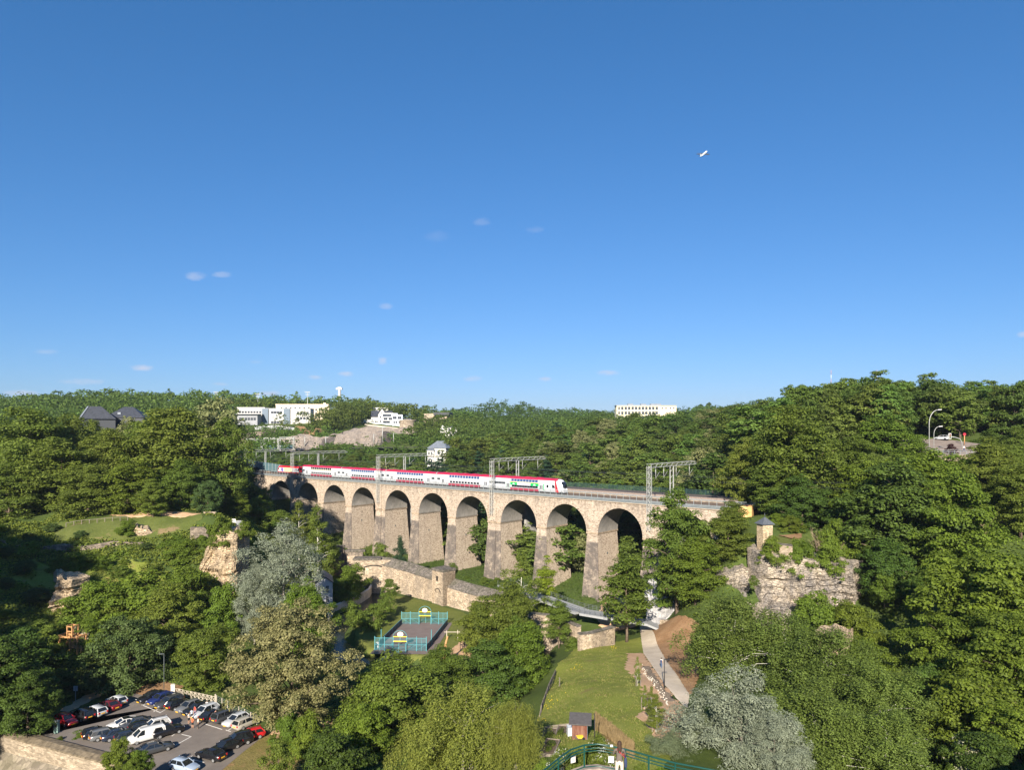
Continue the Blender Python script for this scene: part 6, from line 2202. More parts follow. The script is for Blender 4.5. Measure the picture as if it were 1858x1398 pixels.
SHR = [
 ('ivy', 1400, 978, 52, 143, 'ivy bush at the foot of the watch turret'), ('ivy', 1448, 980, 66, 143, 'wide ivy bush hanging over the grey cliff edge'),
 ('ivy', 1505, 984, 66, 142, 'ivy bush on the right cliff edge'), ('ivy', 1485, 1075, 95, 132, 'dense ivy mound below the cliff'),
 ('ivy', 1545, 1100, 90, 128, 'ivy mound right of the cliff foot'), ('ivy', 1575, 1160, 90, 118, 'ivy mound beside the slope path'), ('shrub', 1368, 1045, 18, 139, 'small bush in a cleft of the cliff'),
 ('shrub', 1040, 1158, 40, 147, 'green bush at the river corner of the low wall'), ('spruce', 726, 972, 40, 216, 'dark little conifer before the third pier'),
 ('shrub', 690, 990, 46, 218, 'bush on top of the fort wall'), ('ivy', 640, 1030, 62, 192, 'broad garden bush beside the stream bridge'), ('shrub', 612, 1055, 40, 188, 'garden hedge bush by the white house'),
 ('shrub', 708, 1052, 32, 182, 'flowering bush on the stream bank'), ('shrub', 700, 1080, 34, 172, 'yellow-green bush on the stream bank'), ('shrub', 678, 1098, 46, 164, 'dark bush over the stream below the curved wall'),
 ('shrub', 640, 1095, 40, 166, 'leafy shrub at the lawn corner'), ('shrub', 822, 1022, 20, 190, 'yellow-green creeper beside the wall turret'),
 ('ivy', 318, 972, 70, 171, 'overgrown bank right of the ruin lawn'), ('ivy', 444, 948, 30, 164.5, 'ivy hanging over the right edge of the tan cliff'), ('ivy', 400, 938, 58, 166.5, 'ivy mat over the tan cliff top'), ('ivy', 332, 985, 60, 168, 'ivy left of the tan cliff'),
 ('ivy', 230, 1000, 110, 166, 'bramble bank under the ruin walls'), ('ivy', 150, 1010, 120, 162, 'bramble terrace at the left'), ('ivy', 260, 1040, 150, 152, 'green bramble terrace edge'),
 ('ivy', 180, 1060, 110, 146, 'hanging ivy right of the pale rock corner'), ('ivy', 330, 1030, 90, 155, 'ivy bank left of the tan cliff foot'), ('ivy', 60, 990, 130, 166, 'shaded bramble at the far left'),
 ('ivy', 40, 1060, 140, 150, 'shaded thicket left of the pale rock corner'), ('ivy', 160, 1130, 70, 138, 'ivy above the treadwheel rock'),
 ('ivy', 1432, 936, 46, 161, 'dark bush at the back of the lawn beside the turret'), ('ivy', 1408, 932, 36, 166, 'bush between the turret and the yellow end wall'),
 ('shrub', 55, 1292, 50, 111, 'bush behind the left end of the stone wall'), ('shrub', 150, 1325, 34, 106, 'upright bush behind the stone wall'), ('shrub', 108, 1338, 18, 104.5, 'small bush growing on the stone wall'),
 ('ivy', 217, 1345, 50, 97, 'thick bush at the right end of the stone wall'), ('ivy', 245, 1375, 50, 90, 'bush in front of the dark grey car'), ('ivy', 255, 1365, 40, 91, 'bush beside the dark grey car'),
 ('shrub', 1755, 1340, 80, 79, 'elder bush covered with white flowers'), ('shrub', 505, 1345, 60, 88, 'low weeds on the grass bank'), ('ivy', 525, 1290, 70, 101, 'dark undergrowth below the linden'),
 ('ivy', 560, 1300, 70, 100, 'undergrowth right of the linden'), ('ivy', 1195, 1395, 60, 66, 'low willow scrub near the railing end'), ('ivy', 985, 1385, 50, 60, 'grey-green plants left of the terrace'),
 ('ivy', 1150, 1040, 40, 160, 'bank bush behind the upright tree'), ('ivy', 1275, 1140, 50, 130, 'bush above the right low wall'), ('ivy', 1205, 1060, 40, 166, 'bush at the top of the tarp slope'),
 ('ivy', 1720, 900, 80, 165, 'hedge under the road railing'), ('ivy', 1690, 835, 130, 178, 'yellow-green hedge below the lamps'), ('shrub', 1726, 806, 20, 184, 'dark red shrub by the road'),
 ('ivy', 1520, 945, 70, 150, 'bush right of the terrace lawn'), ('ivy', 1605, 1040, 56, 136, 'hanging ivy right of the cliff'), ('ivy', 450, 985, 40, 185, 'bush behind the tan cliff edge'),
 ('ivy', 470, 1000, 50, 190, 'dark bush between the cliff and the willow'),
]
for (k, px, top, w, Y, lb) in SHR:
    o = tree_px(k, px, top, w, Y, lb, cat='shrub' if k != 'spruce' else 'tree')
    if 'white flowers' in lb:
        V, cl = crown(77, 3, 2.3, .1, 'bush', 60, 26, .11, .5)
        link('blossom', quadmesh('blossom', V, L_BLOOM), o)
    if 'dark red' in lb:
        for ch in o.children:
            if ch.name.startswith('crown'):
                ch.data = ch.data.copy()
                ch.data.materials[0] = L_COPPER
bt = empty('bare_tree', ground(1490, 149), 0.4, 'leafless twiggy tree with ivy on its stem right of the turret', 'tree')
link('branches', BARE_ME, bt).scale = (1.25, 1.25, 1.15)
V, cl = crown(91, 6, .8, 0, 'column', 26, 60, .18, .5)
link('stem_ivy', quadmesh('stem_ivy', V, L_BRIGHT), bt)
bt = empty('bare_tree', ground(1790, 150), 1.4, 'half bare tree with pale limbs at the right below the road', 'tree')
link('branches', BARE_ME, bt).scale = (.9, .9, .9)

# woods: trees that nothing sets apart from their neighbours
def wood(poly, step, kinds, label, group, ht=(14, 20), cap=400, seed=3, avoid=(), jit=.45, wr=(.68, .95), name=None):
    r = random.Random(seed)
    xs, ys = [p[0] for p in poly], [p[1] for p in poly]
    def inside(x, y):
        c = False
        for i in range(len(poly)):
            (x0, y0), (x1, y1) = poly[i], poly[i - 1]
            if (y0 > y) != (y1 > y) and x < (x1 - x0) * (y - y0) / (y1 - y0) + x0: c = not c
        return c
    pts = []
    y = min(ys)
    row = 0
    while y < max(ys):
        x = min(xs) + (row % 2) * step / 2
        while x < max(xs):
            X, Y = x + r.uniform(-jit, jit) * step, y + r.uniform(-jit, jit) * step
            if inside(X, Y) and all((X - ax) ** 2 + (Y - ay) ** 2 > ar * ar for ax, ay, ar in avoid): pts.append((X, Y))
            x += step
        y += step * .86
        row += 1
    zs = height([p[0] for p in pts], [p[1] for p in pts]) if pts else []
    n = 0
    for (X, Y), z in list(zip(pts, zs))[:cap]:
        k = r.choice(kinds)
        h = r.uniform(*ht)
        plant(k, (X, Y, z - .3), h, h * r.uniform(*wr), label, group, name=name)
        n += 1
    return n


AV = [(-46, 425, 15), (-41, 396, 13), (-37, 370, 9), (-63, 610, 24)]
n = 0
n += wood([(66, 196), (175, 215), (215, 300), (180, 330), (78, 245)], 10.5, ['mid_a', 'mid_c', 'mid_a', 'mid_b'], 'tree in the dense wood crowning the right hill', 'trees of the wood on the right hill', (14, 19), avoid=[(119, 190, 20), (126, 204, 13)], name='hill_tree')
n += wood([(95, 235), (150, 245), (190, 262), (215, 300), (160, 320), (100, 262)], 9, ['mid_tall'], 'tall thin-stemmed tree on the right skyline', 'thin-stemmed trees on the right skyline', (17, 21), seed=5, wr=(.45, .62))
n += wood([(-32, 262), (10, 222), (60, 200), (84, 250), (120, 330), (140, 400), (60, 440), (-20, 440), (-52, 380), (-58, 320)], 12.4, ['mid_a', 'mid_b', 'mid_a', 'mid_c', 'mid_a', 'mid_b', 'mid_c', 'mid_pale', 'mid_conifer'], 'tree in the valley wood behind the viaduct', 'trees of the valley wood behind the viaduct', (11.5, 20), seed=7, wr=(.75, 1.15), name='forest_tree', avoid=AV + [(70, 262, 6), (46, 225, 7), (27, 196, 8)])
n += wood([(-150, 232), (-98, 236), (-122, 300), (-136, 326), (-180, 330)], 13, ['big_a', 'big_b'], 'tree in the second rank of the plateau grove', 'trees of the plateau grove', (22, 27), seed=9, wr=(.6, .75), avoid=[(-154, 272, 22), (-152, 286, 20), (-140, 242, 17), (-150, 232, 14)])
n += wood([(-124, 366), (-66, 352), (-60, 432), (-120, 450)], 7.5, ['mid_c', 'mid_a'], 'low scrub tree on the bank beyond the tracks', 'scrub trees on the bank beyond the tracks', (3.5, 6), seed=15, wr=(1., 1.5), name='scrub_tree')
# unseen trees added on the left hill to cast shade on car park and slope
n += wood([(-104, 46), (-83, 62), (-86, 80), (-97, 78), (-112, 56)], 7, ['big_b'], 'tall unseen tree added for shade on the hill left of the car park', 'unseen shade trees on the hill left of the car park', (14, 17), seed=21, wr=(.6, .75))
n += wood([(-112, 70), (-122, 58), (-170, 58), (-170, 98), (-136, 104), (-117, 86)], 9.5, ['big_b'], 'tall unseen tree added for shade on the hill left of the car park', 'unseen shade trees on the hill left of the car park', (24, 28), seed=22, wr=(.6, .75))
print('wood trees', n, 'all', tree_count[0])


# far woods: one mass, built of thousands of leaf clumps
def far_wood(poly, step, name, label, mat, seed, hr=(11, 17), avoid=(), card=.8, nc=16, nl=9, conifer=0.0):
    r = np.random.default_rng(seed)
    xs, ys = [p[0] for p in poly], [p[1] for p in poly]
    gxs = np.arange(min(xs), max(xs), step)
    gys = np.arange(min(ys), max(ys), step * .87)
    X, Y = np.meshgrid(gxs, gys)
    X = X.ravel() + r.uniform(-.45, .45, X.size) * step
    Y = Y.ravel() + r.uniform(-.45, .45, Y.size) * step
    c = np.zeros(X.shape, bool)
    for i in range(len(poly)):
        (x0, y0), (x1, y1) = poly[i], poly[i - 1]
        if y0 == y1: continue
        c ^= ((y0 > Y) != (y1 > Y)) & (X < (x1 - x0) * (Y - y0) / (y1 - y0) + x0)
    for ax, ay, ar in avoid: c &= (X - ax) ** 2 + (Y - ay) ** 2 > ar * ar
    c &= np.abs(X) < Y * .80 + 30
    X, Y = X[c], Y[c]
    Z = height(X, Y)
    # keep the trees that rise into view over the ground and woods before them
    fr = np.linspace(.3, .955, 26)
    TX, TY = X[:, None] * fr, Y[:, None] * fr
    TZ = height(TX.ravel(), TY.ravel()).reshape(TX.shape) + np.where(TY > 300, hr[0] * .8, 0)
    seen = (Z + .45 * (hr[0] + hr[1]) - H) / Y > ((TZ - H) / TY).max(1)
    X, Y, Z = X[seen], Y[seen], Z[seen]
    n = len(X)
    h = r.uniform(hr[0] * .85, hr[1] * 1.06, n)
    con = r.random(n) < conifer
    w = h * r.uniform(.42, .6, n)
    w[con] *= .45
    h[con] *= 1.15
    t = r.random((n, nc)) ** .8
    er = np.where(con[:, None], 1.02 - t, np.where(t < .3, .6 + 1.3 * t, np.sqrt(np.clip(1 - ((t - .3) / .7) ** 2, 0, 1))))
    a = r.random((n, nc)) * 6.28
    q = 1 - r.random((n, nc)) ** 2 * .6
    P = np.stack([X[:, None] + np.cos(a) * er * q * w[:, None], Y[:, None] + np.sin(a) * er * q * w[:, None], Z[:, None] + h[:, None] * (.08 + .9 * t)], -1).reshape(-1, 3)
    rc = np.repeat(w * .34, nc)
    d = unit(r.normal(size=(len(P), nl, 3)))
    d[..., 2] = np.where(r.random(d.shape[:2]) < .75, np.abs(d[..., 2]), d[..., 2])
    pos = P[:, None] + d * rc[:, None, None] * np.array([1, 1, .7]) * (0.5 + .6 * r.random((len(P), nl, 1)))
    nr = unit(d + np.array([0, 0, .5]) + r.normal(size=d.shape) * .35)
    V = leaf_quads(pos.reshape(-1, 3), nr.reshape(-1, 3), np.full(len(P) * nl, card) * np.repeat(rc / rc.mean(), nl) ** .5, r)
    pick = np.array([0, 0, 0, 1, 1, 2, 2, 3])[(r.random(n) * 8).astype(int)]
    o = link(name, npmesh(name, V, np.arange(len(V)).reshape(-1, 4), [mat, L_FAR1, L_FAR2, L_FAR3], midx=np.repeat(pick, nc * nl)))
    tag(o, label, 'wood', kind='stuff')
    print(name, n, 'trees', len(V) // 4, 'cards')


BLD = [(-199, 600, 33), (-199, 575, 26), (-228, 626, 20), (-216, 588, 15), (-166, 582, 13), (-158, 566, 10), (-172, 560, 12), (-187, 650, 30), (-205, 640, 22), (-171, 640, 17), (-171, 622, 12), (-111, 604, 15), (-112, 588, 12), (-105, 592, 12), (-96, 588, 11), (-86, 588, 11), (-98, 570, 13), (-112, 570, 13), (-118, 552, 14), (-100, 552, 12), (-70, 645, 14), (-47, 538, 9), (-119, 644, 9), (-46, 425, 15), (-110, 492, 16), (-90, 500, 10), (-152, 465, 9), (-140, 465, 9)]
far_wood([(-62, 446), (60, 446), (140, 405), (190, 335), (230, 310), (330, 420), (330, 640), (120, 720), (40, 660), (-20, 620), (-42, 560), (-50, 500)], 9.5, 'hillside_wood', 'continuous green wood covering the hillside behind the viaduct', L_FAR1, 31, (11, 17), BLD + [(122, 655, 34), (-38, 545, 10)], .72, 15, 8)
far_wood([(-50, 640), (30, 690), (130, 730), (330, 660), (330, 900), (-60, 1300), (-330, 1250), (-160, 800), (-30, 760)], 13, 'ridge_wood', 'dark wooded ridge closing the valley on the horizon', L_FAR2, 32, (12, 18), BLD, .85, 14, 10)
far_wood([(-330, 520), (-190, 590), (-175, 640), (-60, 690), (-20, 720), (-150, 800), (-330, 1250), (-800, 1200), (-640, 700)], 12, 'plateau_wood', 'wooded skyline behind the plateau and the school buildings', L_FAR1, 33, (11, 19), BLD + [(-460, 680, 12)], .95, 12, 9, conifer=.06)
far_wood([(-190, 360), (-128, 345), (-135, 440), (-180, 520), (-330, 520), (-330, 400)], 11, 'cutting_wood', 'trees above the railway cutting behind the plateau', L_FAR2, 34, (10, 15), [(-125, 262, 20)], .6, 16, 9)
far_wood([(-150, 590), (-128, 570), (-122, 600), (-126, 645), (-146, 640)], 7.5, 'school_wood', 'dark tree group between the school and the white villa', L_FAR2, 35, (12, 17), BLD, .6, 24, 12)
far_wood([(-45, 545), (-30, 520), (0, 560), (10, 640), (-20, 640), (-34, 625)], 8, 'bastion_wood', 'green trees between the round bastion and the small white villa', L_FAR1, 36, (8, 13), BLD, .6, 22, 11)
far_wood([(230, 300), (330, 420), (330, 640), (900, 640), (900, 200), (250, 200)], 15, 'hilltop_wood', 'wood on the hilltop to the right', L_FAR1, 37, (14, 19), [], 1.0, 14, 8)
far_wood([(-3000, 1300), (3000, 1300), (3000, 2600), (-3000, 2600)], 50, 'horizon_wood', 'faint line of distant woods on the horizon', L_FAR2, 38, (16, 24), [], 3.4, 12, 7)


far_wood([(-195, 446), (-150, 452), (-104, 492), (-60, 500), (-30, 505), (-46, 535), (-84, 545), (-130, 545), (-185, 530)], 6.5, 'cutting_scrub', 'bushes and small trees on the bank between the tracks and the rock cutting', L_FAR3, 41, (3.5, 7), BLD, .5, 12, 9)
far_wood([(-128, 442), (-58, 428), (-46, 484), (-80, 488), (-124, 478)], 5.5, 'track_scrub', 'scrub and small trees beside the upper railway line', L_FAR1, 45, (2.5, 5), [(-122, 462, 4), (-100, 473, 4)], .36, 14, 9)
far_wood([(-182, 545), (-140, 540), (-126, 560), (-124, 592), (-150, 604), (-168, 590), (-176, 566)], 6.5, 'terrace_wood', 'round green trees on the slope between the school and the villa', L_FAR2, 42, (9, 14), BLD, .5, 28, 14)
far_wood([(-84, 520), (-20, 515), (10, 560), (-20, 600), (-40, 640), (-66, 640), (-80, 600), (-76, 560)], 7.5, 'villa_slope_wood', 'trees on the slope below the round bastion', L_FAR1, 43, (7, 11), BLD, .6, 16, 10)
far_wood([(-260, 640), (-150, 655), (-130, 615), (-60, 640), (-60, 700), (-260, 720)], 8, 'school_back_wood', 'trees behind the school and office blocks', L_FAR1, 44, (10, 15), BLD, .7, 16, 10)


# bramble and thorn bushes scattered over the ruin slope and behind the viaduct
n = wood([(-62, 150), (-74, 176), (-128, 180), (-140, 158), (-100, 138), (-78, 134)], 8.5, ['ivy', 'shrub', 'deep'], 'bramble bush on the ruin slope at the left', 'bramble bushes on the ruin slope', (1.6, 3.4), seed=61, wr=(1.3, 2.0), name='bramble_bush')
n += wood([(-60, 212), (-46, 222), (-22, 210), (0, 196), (14, 186), (26, 192), (10, 214), (-24, 240), (-62, 262)], 8, ['ivy', 'shrub', 'olive'], 'bush growing between the viaduct piers', 'bushes between the viaduct piers', (1.0, 2.4), seed=62, wr=(1.3, 1.9), name='pier_bush')


# ground cover: brambles, nettles and ivy mats on the slopes
def cover(n, name, label, mat, seed, test, leaf=.22, hgt=.9, ext=None):
    r = np.random.default_rng(seed)
    x0, x1, y0, y1 = ext
    X, Y = r.uniform(x0, x1, n * 3), r.uniform(y0, y1, n * 3)
    Z = height(X, Y)
    ok = test(X, Y, Z)
    X, Y, Z = X[ok][:n], Y[ok][:n], Z[ok][:n]
    bumpy = .5 + .5 * np.sin(X * .9 + 2 * np.sin(Y * .4)) * np.sin(Y * .8)
    pos = np.stack([X, Y, Z + hgt * (.1 + bumpy) * r.random(len(X))], 1)
    nr = unit(r.normal(size=pos.shape) * .6 + np.array([0, -.15, .9]))
    o = link(name, quadmesh(name, leaf_quads(pos, nr, np.full(len(pos), leaf), r), mat))
    tag(o, label, 'undergrowth', kind='stuff')


cover(85000, 'bramble_cover', 'low green brambles covering the left slope and ruin terraces', L_OLIVE, 51, lambda X, Y, Z: (Z > 1.8) & (X < -52) & (polydist(X, Y, STREAM) > 3) & ~((Z > 22) & (Y > 172) & (np.sin(X * .31) * np.sin(Y * .4) > -.1)) & ~inpoly(X, Y, RUIN_TOP) & ~(inpoly(X, Y, RUIN_LOW) & (np.sin(X * .7) * np.sin(Y * .9 + X * .2) > -.45)), .3, 1.3, (-150, -50, 104, 236))
cover(45000, 'slope_undergrowth', 'green undergrowth on the wooded right slope', L_GREEN, 52, lambda X, Y, Z: (X > 36 + (Y - 80) * .02) & ((Z < 21) | (X > 80)) & (polydist(X, Y, [(32, 155), (46, 98)]) > 4) & (polydist(X, Y, [(119, 188), (140, 215)]) > 12), .3, 1.3, (34, 160, 70, 215))
cover(36000, 'abutment_undergrowth', 'dark undergrowth on the slope at the left end of the viaduct', L_GREEN, 54, lambda X, Y, Z: (X < -46) & (Y > 205) & (X > -150), .34, 1.0, (-125, -46, 205, 310))
cover(45000, 'valley_undergrowth', 'rough undergrowth on the valley floor under the trees', L_DARK, 53, lambda X, Y, Z: ((X < -4) & (Y < 134) & (X > -36) & (polydist(X, Y, STREAM) > 2.5) & (X + .25 * (Y - 100) > -31)) | ((Y > 200) & (polydist(X, Y, RIVER) > 5)), .2, .7, (-60, 50, 76, 262))
# ---------------------------------------------------------------- cars
RUBBER = plain('rubber', (.018, .018, .018), .85, var=.2)
RIMM = plain('alloy', (.45, .46, .47), .3, .6)
CARGL = plain('car_glass', (.012, .015, .018), .06, var=.1, spec=.9)
PLATEY = plain('yellow_plate', (.80, .42, .03), .5, var=.05)
LAMPC = plain('car_headlight_glass', (.75, .76, .78), .1, spec=.8)
LAMPR = plain('tail_light_red', (.45, .012, .015), .2, spec=.7)
BLACKP = plain('black_trim', (.02, .02, .022), .6)
# profile stations: x, half width, z bottom, z belt(hood) ; greenhouse: x0 base, x0 roof, x1 roof, x1 base, roof z
CARS = {
 'hatchback': dict(L=4.1, W=1.74, belt=[(-2.05, .55, .80), (-1.95, .28, .95), (-1.5, .22, .98), (.55, .22, .95), (1.35, .22, .88), (1.9, .26, .72), (2.05, .42, .60)], gh=(-1.95, -1.55, .05, .85), roof=1.47),
 'sedan': dict(L=4.7, W=1.8, belt=[(-2.35, .5, .86), (-2.25, .28, 1.0), (-1.6, .22, 1.02), (.6, .22, .96), (1.5, .22, .90), (2.2, .26, .74), (2.35, .42, .60)], gh=(-1.75, -1.0, .1, .95), roof=1.44),
 'estate': dict(L=4.7, W=1.8, belt=[(-2.35, .5, .86), (-2.28, .28, .98), (-1.6, .22, 1.0), (.6, .22, .96), (1.5, .22, .90), (2.2, .26, .74), (2.35, .42, .60)], gh=(-2.28, -1.9, .1, .95), roof=1.5),
 'suv': dict(L=4.6, W=1.88, belt=[(-2.3, .6, .98), (-2.22, .36, 1.1), (-1.6, .30, 1.12), (.6, .30, 1.08), (1.5, .30, 1.04), (2.15, .34, .9), (2.3, .5, .72)], gh=(-2.2, -1.85, .15, .95), roof=1.70),
 'coupe': dict(L=4.4, W=1.8, belt=[(-2.2, .5, .86), (-2.1, .28, .98), (-1.5, .22, .98), (.5, .22, .93), (1.4, .22, .84), (2.05, .26, .68), (2.2, .40, .56)], gh=(-1.95, -.9, .0, 1.0), roof=1.34),
 'van': dict(L=4.9, W=1.92, belt=[(-2.45, .5, 1.1), (-2.42, .3, 1.2), (-1.6, .24, 1.2), (.9, .24, 1.14), (1.7, .24, 1.06), (2.3, .28, .85), (2.45, .45, .65)], gh=(-2.42, -2.36, .75, 1.65), roof=1.84),
}
_carme = {}


def car_meshes(kind):
    if kind in _carme: return _carme[kind]
    c = CARS[kind]
    W = c['W'] / 2
    m = MB()
    rings = []
    n = len(c['belt'])
    for i, (x, zb, zt) in enumerate(c['belt']):
        w = W * (.80 if i in (0, n - 1) else (.93 if i in (1, n - 2) else 1.0))
        zm = zb + (zt - zb) * .55
        rings.append([(x, -w * .92, zb), (x, -w, zb + (zt - zb) * .25), (x, -w, zm), (x, -w * .93, zt - .04), (x, -w * .84, zt), (x, w * .84, zt), (x, w * .93, zt - .04), (x, w, zm), (x, w, zb + (zt - zb) * .25), (x, w * .92, zb)])
    m.loft(rings, 0, True, True)
    x0, x0r, x1r, x1 = c['gh']
    rz = c['roof']
    bz = lambda x: np.interp(x, [b[0] for b in c['belt']], [b[2] for b in c['belt']]) - .02
    rw, bw = W * .72, W * .90
    # roof shell
    ro = [[(x0r - .06, -rw, rz - .07), (x0r, -rw * .9, rz - .01), (x0r, rw * .9, rz - .01), (x0r - .06, rw, rz - .07)],
          [((x0r + x1r) / 2, -rw * 1.02, rz - .05), ((x0r + x1r) / 2, -rw * .9, rz + .03), ((x0r + x1r) / 2, rw * .9, rz + .03), ((x0r + x1r) / 2, rw * 1.02, rz - .05)],
          [(x1r + .08, -rw, rz - .08), (x1r, -rw * .9, rz - .01), (x1r, rw * .9, rz - .01), (x1r + .08, rw, rz - .08)]]
    m.loft(ro, 0, True, True)
    for s in (-1, 1):   # pillars
        m.bar((x0, s * bw, bz(x0)), (x0r, s * rw, rz - .05), .13, .13)
        m.bar((x1, s * bw, bz(x1)), (x1r, s * rw, rz - .05), .09, .09)
        xm = (x0r + x1r) / 2 + .1
        m.bar((xm, s * bw, bz(xm)), (xm, s * rw * 1.02, rz - .05), .09, .06)
    if kind in ('estate', 'suv', 'van'):
        for s in (-1, 1):
            m.add([(x0, s * (bw + .005), bz(x0)), (x0 + .75, s * (bw + .005), bz(x0)), (x0r + .75, s * (rw + .012), rz - .06), (x0r, s * (rw + .012), rz - .06)], [(0, 1, 2, 3), (3, 2, 1, 0)]) if kind != 'van' else \
                m.add([(x0, s * (bw + .01), bz(x0)), (.35, s * (bw + .01), bz(.35)), (.3, s * (rw + .02), rz - .06), (x0r, s * (rw + .02), rz - .06)], [(0, 1, 2, 3), (3, 2, 1, 0)])
    if kind == 'van':
        m.add([(x0 - .01, -bw, bz(x0)), (x0 - .01, bw, bz(x0)), (x0r - .01, rw, rz - .05), (x0r - .01, -rw, rz - .05)], [(0, 1, 2, 3), (3, 2, 1, 0)])
    for s in (-1, 1):   # mirrors
        m.box(x1 - .28, x1 - .12, s * (bw + .13) - .08, s * (bw + .13) + .08, bz(x1) + .02, bz(x1) + .17)
    body = m.mesh('body', [BLACKP])
    e = .015
    ws = MB().add([(x1 + e, -bw * .93, bz(x1)), (x1 + e, bw * .93, bz(x1)), (x1r + e, rw * .93, rz - .06), (x1r + e, -rw * .93, rz - .06)], [(0, 1, 2, 3)]).mesh('windscreen', CARGL)
    rwn = MB().add([(x0 - e, bw * .9, bz(x0)), (x0 - e, -bw * .9, bz(x0)), (x0r - e, -rw * .9, rz - .06), (x0r - e, rw * .9, rz - .06)], [(0, 1, 2, 3)]).mesh('rear_window', CARGL)
    xs = x0 if kind != 'van' else .4
    xsr = x0r if kind != 'van' else .4
    sw = []
    for s in (-1, 1):
        v = [(xs, s * bw, bz(xs)), (x1, s * bw, bz(x1)), (x1r, s * rw, rz - .06), (xsr, s * rw, rz - .06)]
        sw.append(MB().add(v if s < 0 else v[::-1], [(0, 1, 2, 3)]).mesh('side_window', CARGL))
    ty = MB()
    nn = 14
    ty.loft([[(.32 * cos(2 * pi * k / nn), d, .32 * sin(2 * pi * k / nn)) for k in range(nn)] for d in (-.1, .1)])
    ty = ty.mesh('tyre', RUBBER)
    ri = MB()
    ri.loft([[(.21 * cos(2 * pi * k / nn), d, .21 * sin(2 * pi * k / nn)) for k in range(nn)] for d in (-.115, .115)])
    ri = ri.mesh('rim', RIMM)
    f = c['belt'][-2]
    b = c['belt'][1]
    hl = MB().box(f[0] - .14, f[0] + .07, -.17, .17, f[2] - .15, f[2] - .03).mesh('headlight', LAMPC)
    tl = MB().box(b[0] - .11, b[0] + .1, -.11, .11, b[2] - .32, b[2] - .06).mesh('tail_light', LAMPR)
    pf = MB().box(c['belt'][-1][0] - .03, c['belt'][-1][0] + .04, -.28, .28, c['belt'][-1][2] - .26, c['belt'][-1][2] - .12).mesh('number_plate', PLATEY)
    pr = MB().box(c['belt'][0][0] - .04, c['belt'][0][0] + .03, -.28, .28, c['belt'][0][2] - .28, c['belt'][0][2] - .14).mesh('number_plate', PLATEY)
    _carme[kind] = dict(body=body, ws=ws, rw=rwn, sw=sw, ty=ty, ri=ri, hl=hl, tl=tl, pf=pf, pr=pr, wb=c['L'] * .295, W=W, kind=kind)
    return _carme[kind]


PAINT = {}


def paint(key, c, metal=.0):
    if key not in PAINT:
        m = plain('car_paint_' + key, c, .28, metal, .04, 1.0, .5)
        m.node_tree.nodes['Principled BSDF'].inputs['Coat Weight'].default_value = .6
        m.node_tree.nodes['Principled BSDF'].inputs['Coat Roughness'].default_value = .06
        PAINT[key] = m
    return PAINT[key]


for k_, c_ in dict(black=(.010, .010, .012), blue=(.015, .025, .11), darkgrey=(.045, .048, .052), grey=(.13, .135, .14), silver=(.42, .44, .46), white=(.62, .62, .61), red=(.42, .012, .016), navy=(.018, .026, .045), bluesilver=(.30, .37, .47), wine=(.10, .01, .014), champagne=(.36, .34, .29)).items():
    paint(k_, c_)


def car(kind, col, loc, head, label, roof=None, open_top=False):
    M_ = car_meshes(kind)
    o = empty('van' if kind == 'van' else 'parked_car', loc, head, label, 'van' if kind == 'van' else 'car', 'cars parked in the walled car park')
    b = link('body', M_['body'], o)
    b.material_slots[0].link = 'OBJECT'
    b.material_slots[0].material = PAINT[col]
    link('windscreen', M_['ws'], o)
    if kind != 'van': link('rear_window', M_['rw'], o)
    for w in M_['sw']: link('side_window', w, o)
    for x in (-M_['wb'], M_['wb']):
        for s in (-1, 1):
            w = link('wheel', M_['ty'], o, (x, s * (M_['W'] - .1), .32))
            link('rim', M_['ri'], w)
    for s in (-1, 1):
        link('headlight', M_['hl'], o, (0, s * .58 * M_['W'] / .9, 0))
        link('tail_light', M_['tl'], o, (0, s * .66 * M_['W'] / .9, 0))
    link('number_plate', M_['pf'], o)
    link('number_plate', M_['pr'], o)
    return o


def ang(dx, dy): return math.atan2(dy, dx)


